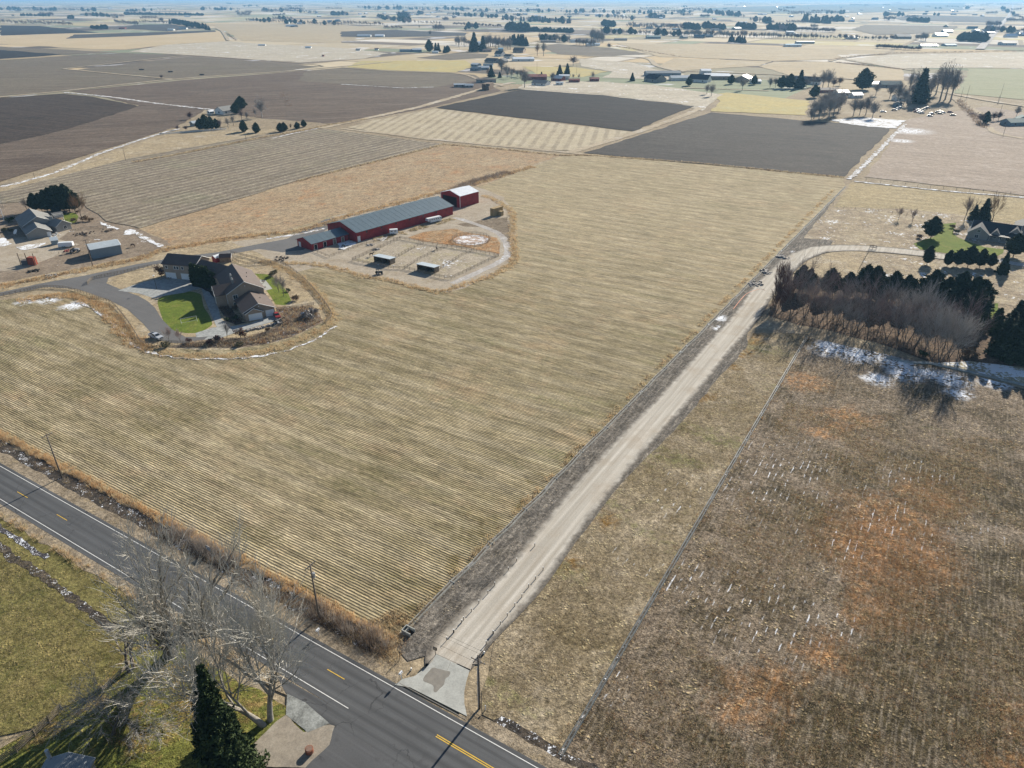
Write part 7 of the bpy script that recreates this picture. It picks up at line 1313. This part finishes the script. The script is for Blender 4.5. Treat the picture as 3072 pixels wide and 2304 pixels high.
# far brush lines along ditches as stuff
# ---------------------------------------------------------------- ground cover (stuff)
nr = np.random.RandomState(5)
def inpoly(x, y, poly):
    c = np.zeros(len(x), bool); n = len(poly)
    for i in range(n):
        x1, y1 = poly[i]; x2, y2 = poly[(i + 1) % n]; m = ((y1 > y) != (y2 > y)) & (x < (x2 - x1) * (y - y1) / (y2 - y1 + 1e-12) + x1); c ^= m
    return c
def scatter(poly, n, clump=None):
    P_ = np.array(poly); lo, hi = P_.min(0), P_.max(0); out = np.zeros((0, 2))
    while len(out) < n:
        q = lo + nr.rand(n * 2, 2) * (hi - lo); q = q[inpoly(q[:, 0], q[:, 1], poly)]
        if clump is not None:
            v = sum(np.sin(q[:, 0] * a + q[:, 1] * b_ + c) for a, b_, c in clump); q = q[v + nr.randn(len(q)) * .8 > .2]
        out = np.vstack([out, q])
    return out[:n]
def tufts(name, pts, h, w, blades, mats, label, cat, z=0.0, lean=.35, bw=.05, hv=.5, mix=None, s=None):
    n = len(pts); N = n * blades; base = np.repeat(pts, blades, 0); hh = np.repeat(h * (1 - hv / 2 + hv * nr.rand(n)) * (1 if s is None else s), blades) * (.7 + .6 * nr.rand(N))
    a = nr.rand(N) * 6.283; rr_ = w * np.sqrt(nr.rand(N)) * (1 if s is None else np.repeat(s, blades)); bx = base[:, 0] + np.cos(a) * rr_; by = base[:, 1] + np.sin(a) * rr_
    la = nr.rand(N) * 6.283; ll = hh * lean * nr.rand(N) + rr_ * .5; tx = bx + np.cos(a) * ll * .7 + np.cos(la) * ll * .5; ty = by + np.sin(a) * ll * .7 + np.sin(la) * ll * .5
    pa = nr.rand(N) * 3.1416; dx, dy = np.cos(pa) * bw, np.sin(pa) * bw; V_ = np.empty((N, 3, 3), np.float32)
    V_[:, 0] = np.stack([bx - dx, by - dy, np.full(N, z)], 1); V_[:, 1] = np.stack([bx + dx, by + dy, np.full(N, z)], 1); V_[:, 2] = np.stack([tx, ty, z + hh], 1)
    me = bpy.data.meshes.new(name); me.vertices.add(N * 3); me.vertices.foreach_set('co', V_.ravel()); me.loops.add(N * 3); me.loops.foreach_set('vertex_index', np.arange(N * 3, dtype=np.int32)); me.polygons.add(N); me.polygons.foreach_set('loop_start', np.arange(0, N * 3, 3, dtype=np.int32))
    for m in mats: me.materials.append(m)
    mi = np.repeat(nr.choice(len(mats), n, p=mix), blades) if len(mats) > 1 else np.zeros(N, np.int32); me.polygons.foreach_set('material_index', mi.astype(np.int32)); me.update(); me.validate()
    o = bpy.data.objects.new(name, me); COL.objects.link(o); return tag(o, label, cat, kind='stuff')
def blade(name, a, b_):
    m = NT(name, .8, .1); c = m.mix(a, b_, m.rng(m.noise(.6, 2), .35, .65)); m.n.remove(m.bsdf); d = m.n.new('ShaderNodeBsdfDiffuse'); t = m.n.new('ShaderNodeBsdfTranslucent'); x = m.n.new('ShaderNodeMixShader'); x.inputs[0].default_value = .5
    m.l.new(c, d.inputs[0]); m.l.new(c, t.inputs[0]); m.l.new(d.outputs[0], x.inputs[1]); m.l.new(t.outputs[0], x.inputs[2]); m.l.new(x.outputs[0], m.n['Material Output'].inputs['Surface']); return m.mat
B_or = blade('orange_weed_mat', (.50, .31, .15), (.62, .44, .25)); B_tan = blade('tan_weed_mat', (.50, .40, .24), (.62, .52, .35)); B_br = blade('brown_weed_mat', (.16, .11, .075), (.24, .17, .11)); B_ol = blade('olive_weed_mat', (.15, .14, .06), (.22, .19, .09)); B_gy = blade('grey_twig_weed_mat', (.22, .19, .17), (.3, .27, .24)); B_ru = blade('rust_weed_mat', (.34, .18, .08), (.42, .24, .11))
def band(pts, w, n, jitter=.5, gaps=0.0):
    pts = [np.array(p) for p in pts]; L_ = [np.linalg.norm(b_ - a) for a, b_ in zip(pts, pts[1:])]; out = []; tot = sum(L_); 
    t = np.sort(nr.rand(n)) * tot; acc = 0; i = 0; res = []
    for q in t:
        while q > acc + L_[i] and i < len(L_) - 1: acc += L_[i]; i += 1
        f = (q - acc) / L_[i]; d = (pts[i + 1] - pts[i]) / L_[i]; nn = np.array([-d[1], d[0]])
        if gaps and math.sin(q * .31) + math.sin(q * .83 + 1) < -1 + gaps * 1.2: continue
        wv = w * (1 + .35 * math.sin(q * .5) + .2 * math.sin(q * 1.7)); res.append(pts[i] + d * (q - acc) + nn * nr.uniform(-wv / 2, wv / 2))
    return np.array(res)
# tall orange weeds between highway ditch and hay field
far_b = [F(u, 7.6) for u in (-140, -90, -40, 0, 40, 80, 108, 115)]
tufts('roadside_weeds', band(far_b, 1.9, 3600), .68, .45, 9, [B_or, B_tan, B_br, B_gy], 'tall orange and tan dry weeds between the highway ditch and the hay field', 'weeds', .15, .5, .04, .7, (.64, .28, .03, .05))
tufts('ditch_brush', band([F(u, 4.9) for u in (-140, -60, 0, 60, 114)], 1.8, 1200, gaps=.7), .5, .5, 8, [B_br, B_gy, B_tan], 'dark brush and dead stems in the highway ditch', 'brush', .1, .5, .03, .8, (.55, .25, .2))
tufts('ditch_brush', band([F(u, 4.5) for u in (52, 70, 90, 110, 116)], 2.2, 900), .55, .6, 9, [B_br, B_gy, B_tan], 'tangled dark brush in the ditch near the transformer pole', 'brush', .1, .5, .03, .8, (.6, .25, .15))
tufts('roadside_weeds', band([F(u, -9.9) for u in (-140, -60, 0, 30, 60, 100)], 1.5, 1500, gaps=.5), .6, .45, 8, [B_tan, B_or, B_ol], 'pale dry weeds along the near shoulder of the highway', 'weeds', .25, .4, .035, .7, (.5, .3, .2))
tufts('corner_weeds', scatter(gl('Y 860,590 1120,480 1190,600 1100,860 960,860 700,700'), 900), .4, .4, 8, [B_tan, B_br, B_or], 'tangled tan weeds filling the field corner by the concrete apron', 'weeds', .06, .5, .03, .8, (.5, .3, .2))
# edges of ditches and drives
tufts('ditch_weeds', band(dense(G(1212, 1880), G(2500, 570), 30), 1.8, 3000, gaps=.4), .5, .4, 7, [B_tan, B_or, B_br], 'dry weeds along the irrigation ditch at the hay field edge', 'weeds', .03, .5, .035, .7, (.6, .2, .2))
tufts('ditch_weeds', band(dense(cdit1, cdit0, 30), 2.6, 1300, gaps=.6), .4, .4, 7, [B_tan, B_br, B_ru], 'sparse dry weeds beside the straight grey ditch', 'weeds', .03, .5, .03, .7, (.4, .4, .2))
tufts('bank_weeds', band(sp('V 40,652 100,640 160,640 215,660 250,695 275,725 300,745 330,757'), 5.0, 1700), .55, .6, 8, [B_or, B_tan, B_br], 'orange dry weeds on the bank below the rail fence', 'weeds', .03, .9, .07, .7, (.5, .45, .05))
tufts('bank_weeds', band(sp('V 340,760 430,770 540,765 620,745 690,715 718,690 700,650 670,620 630,590 570,563'), 4.0, 1900), .5, .6, 8, [B_tan, B_or], 'tan dry weeds along the bank around the brown house', 'weeds', .03, .5, .05, .7, (.75, .25))
tufts('bank_weeds', band(sp('Z 140,800 400,810 600,850 800,910 1000,940 1200,990 1450,1040 1600,985 1800,930 1990,840 2060,760 2040,600 2040,400 1980,330 1880,270 1790,240'), 3.6, 2200), .5, .6, 8, [B_tan, B_or, B_br], 'tan and orange weeds along the bank around the barn grounds', 'weeds', .03, .9, .07, .7, (.65, .25, .1))
tufts('bank_weeds', band(sp('S 0,1090 300,1030 500,990 800,930 1000,890 1200,820 1400,790 1500,770 1700,740 1896,715 Z 100,560 400,500 700,400 1100,300 1450,210 1700,150 2000,60 2212,0'), 5.0, 3300), .6, .7, 8, [B_br, B_tan, B_or], 'brown and orange weeds along the ditch behind the barns and paved drive', 'weeds', .03, .8, .08, .8, (.25, .4, .35))
tufts('bank_weeds', band(gl('T 0,750 300,700 700,620 950,570 1250,510 1600,450 1850,400 2212,340'), 3.5, 1800), .8, .6, 8, [B_tan, B_br], 'dry weeds along the upper edge of the corn stubble', 'weeds', .05, .5, .08, .8, (.6, .4))
tufts('bank_weeds', band(gl('V 640,392 800,352 960,312 1080,322 1208,336 1280,336 1500,352 1822,384'), 3.0, 2200), .6, .6, 8, [B_tan, B_br], 'dry weeds along the far edge of the hay field', 'weeds', .05, .5, .09, .8, (.6, .4))
tufts('house_brush', scatter(gl('Q 1560,780 1960,745 2080,920 1750,1090 1400,1190 900,1230 350,1230 500,1185 1150,1130 1450,1040 1640,960'), 1500), .7, .5, 9, [B_br, B_gy, B_tan, B_ru], 'brown winter brush and perennials around the lower side of the brown house', 'brush', .05, .6, .05, .9, (.4, .3, .2, .1))
tufts('bed_plants', scatter(gl('Q 820,590 960,720 1060,870 1130,930 960,920 900,820 850,740'), 160), .7, .5, 12, [B_br, B_gy], 'dark clipped plants in the shaded planting bed', 'plants', .05, .5, .06, .6, (.6, .4))
tufts('barn_weeds', band(gl('Z 900,610 1100,560 1300,500 1560,430'), 4.5, 700, gaps=.4), .45, .5, 8, [B_ol, B_tan, B_br], 'olive weeds along the foot of the long barn wall', 'weeds', .04, .6, .06, .8, (.4, .4, .2))
# rough pasture tufts near the camera
cl = [(.11, .07, 0), (-.06, .13, 2), (.23, -.19, 4), (.5, .33, 1)]
pp = gl('V 1330,1480 1560,1130 1700,870 2212,960 2212,1659 1240,1659'); q = scatter(pp, 34000, cl)
tufts('pasture_grass', q, .22, .28, 6, [B_tan, B_ol, B_br, B_ru], 'matted dry grass tufts covering the rough pasture', 'grass', .05, .8, .03, .8, (.42, .22, .24, .12))
rp = [p for p in J_rust if p[1] < 150]; rq = []
for x, y, r_ in rp: k = int(r_ * r_ * 11); a = nr.rand(k) * 6.283; d = r_ * np.sqrt(nr.rand(k)) * .95; rq.append(np.stack([x + np.cos(a) * d, y + np.sin(a) * d], 1))
tufts('rust_grass', np.vstack(rq), .22, .25, 5, [B_ru, B_or, B_br], 'rust coloured weed patches in the rough pasture', 'grass', .05, .8, .03, .8, (.6, .15, .25))
q = scatter(gl('V 1080,1440 1240,1210 1460,930 1600,790 1640,860 1440,1180 1240,1500 1180,1600'), 11000, cl); tufts('strip_grass', q, .18, .25, 6, [B_tan, B_ol, B_br], 'short matted grass on the strip between the gravel road and grey ditch', 'grass', .04, .8, .03, .8, (.5, .25, .25))
q = scatter(gl('V 0,1180 130,1260 330,1480 250,1520 60,1620 0,1640'), 5000); tufts('meadow_grass', q, .13, .22, 5, [B_ol, B_tan], 'short olive meadow grass at the lower left', 'grass', .22, .8, .025, .8, (.6, .4))
# fallen leaves under the cottonwoods
lf = blade('fallen_leaf_mat', (.36, .24, .10), (.46, .34, .18)); q = scatter(gl('K 900,560 1250,450 1600,640 1900,1000 2150,1150 2000,1330 1500,1300 1300,1500 900,1500 700,1150'), 9000, cl)
tufts('fallen_leaves', q, .05, .15, 1, [lf, B_ru], 'scattered fallen leaves on the lawn under the cottonwoods', 'leaves', .25, 2.5, .07, .8, (.7, .3))
# woody shoots along the ditch near the trees
q = band([F(u, 6.3) for u in (56, 66, 76)], 3.0, 90); tufts('bare_shoots', q, 2.6, .8, 22, [B_gy], 'pale bare shoots rising from the ditch beside the cottonwood', 'brush', .1, .5, .022, .6)
q = band([F(u, 5.6) for u in (96, 104, 116)], 3.0, 110); tufts('bare_shoots', q, 2.2, .8, 20, [B_gy, B_br], 'bare shoots in the ditch left of the transformer pole', 'brush', .1, .5, .022, .6, (.7, .3))
# brushy lines far away
for s_, n_, hh, lb in (('C 950,395 1060,372 1370,345 2212,330', 500, 2.0, 'low brush along the curved far canal'), ('C 1000,405 1430,452', 250, 2.0, 'low brush along the far field bend'), ('B 1780,300 2212,372', 200, 2, 'low brush on the far field boundary'), ('A 1465,215 1530,262', 150, 2.2, 'dark brush in the crooked far ditch'), ('A 1830,600 1880,690', 70, 1.2, 'frosted brush in the creek of the ploughed field'), ('C 1780,650 1960,830', 300, 2, 'brush along the yard track beside the poplars'), ('Z 1500,230 1700,130 2000,50', 500, 1.2, 'brush on the bank behind the red hay shed')):
    tufts('far_brush', band(gl(s_), 6, n_), hh, 2.0, 7, [B_br, B_gy], lb, 'brush', 0, .5, .14, .8, (.6, .4))
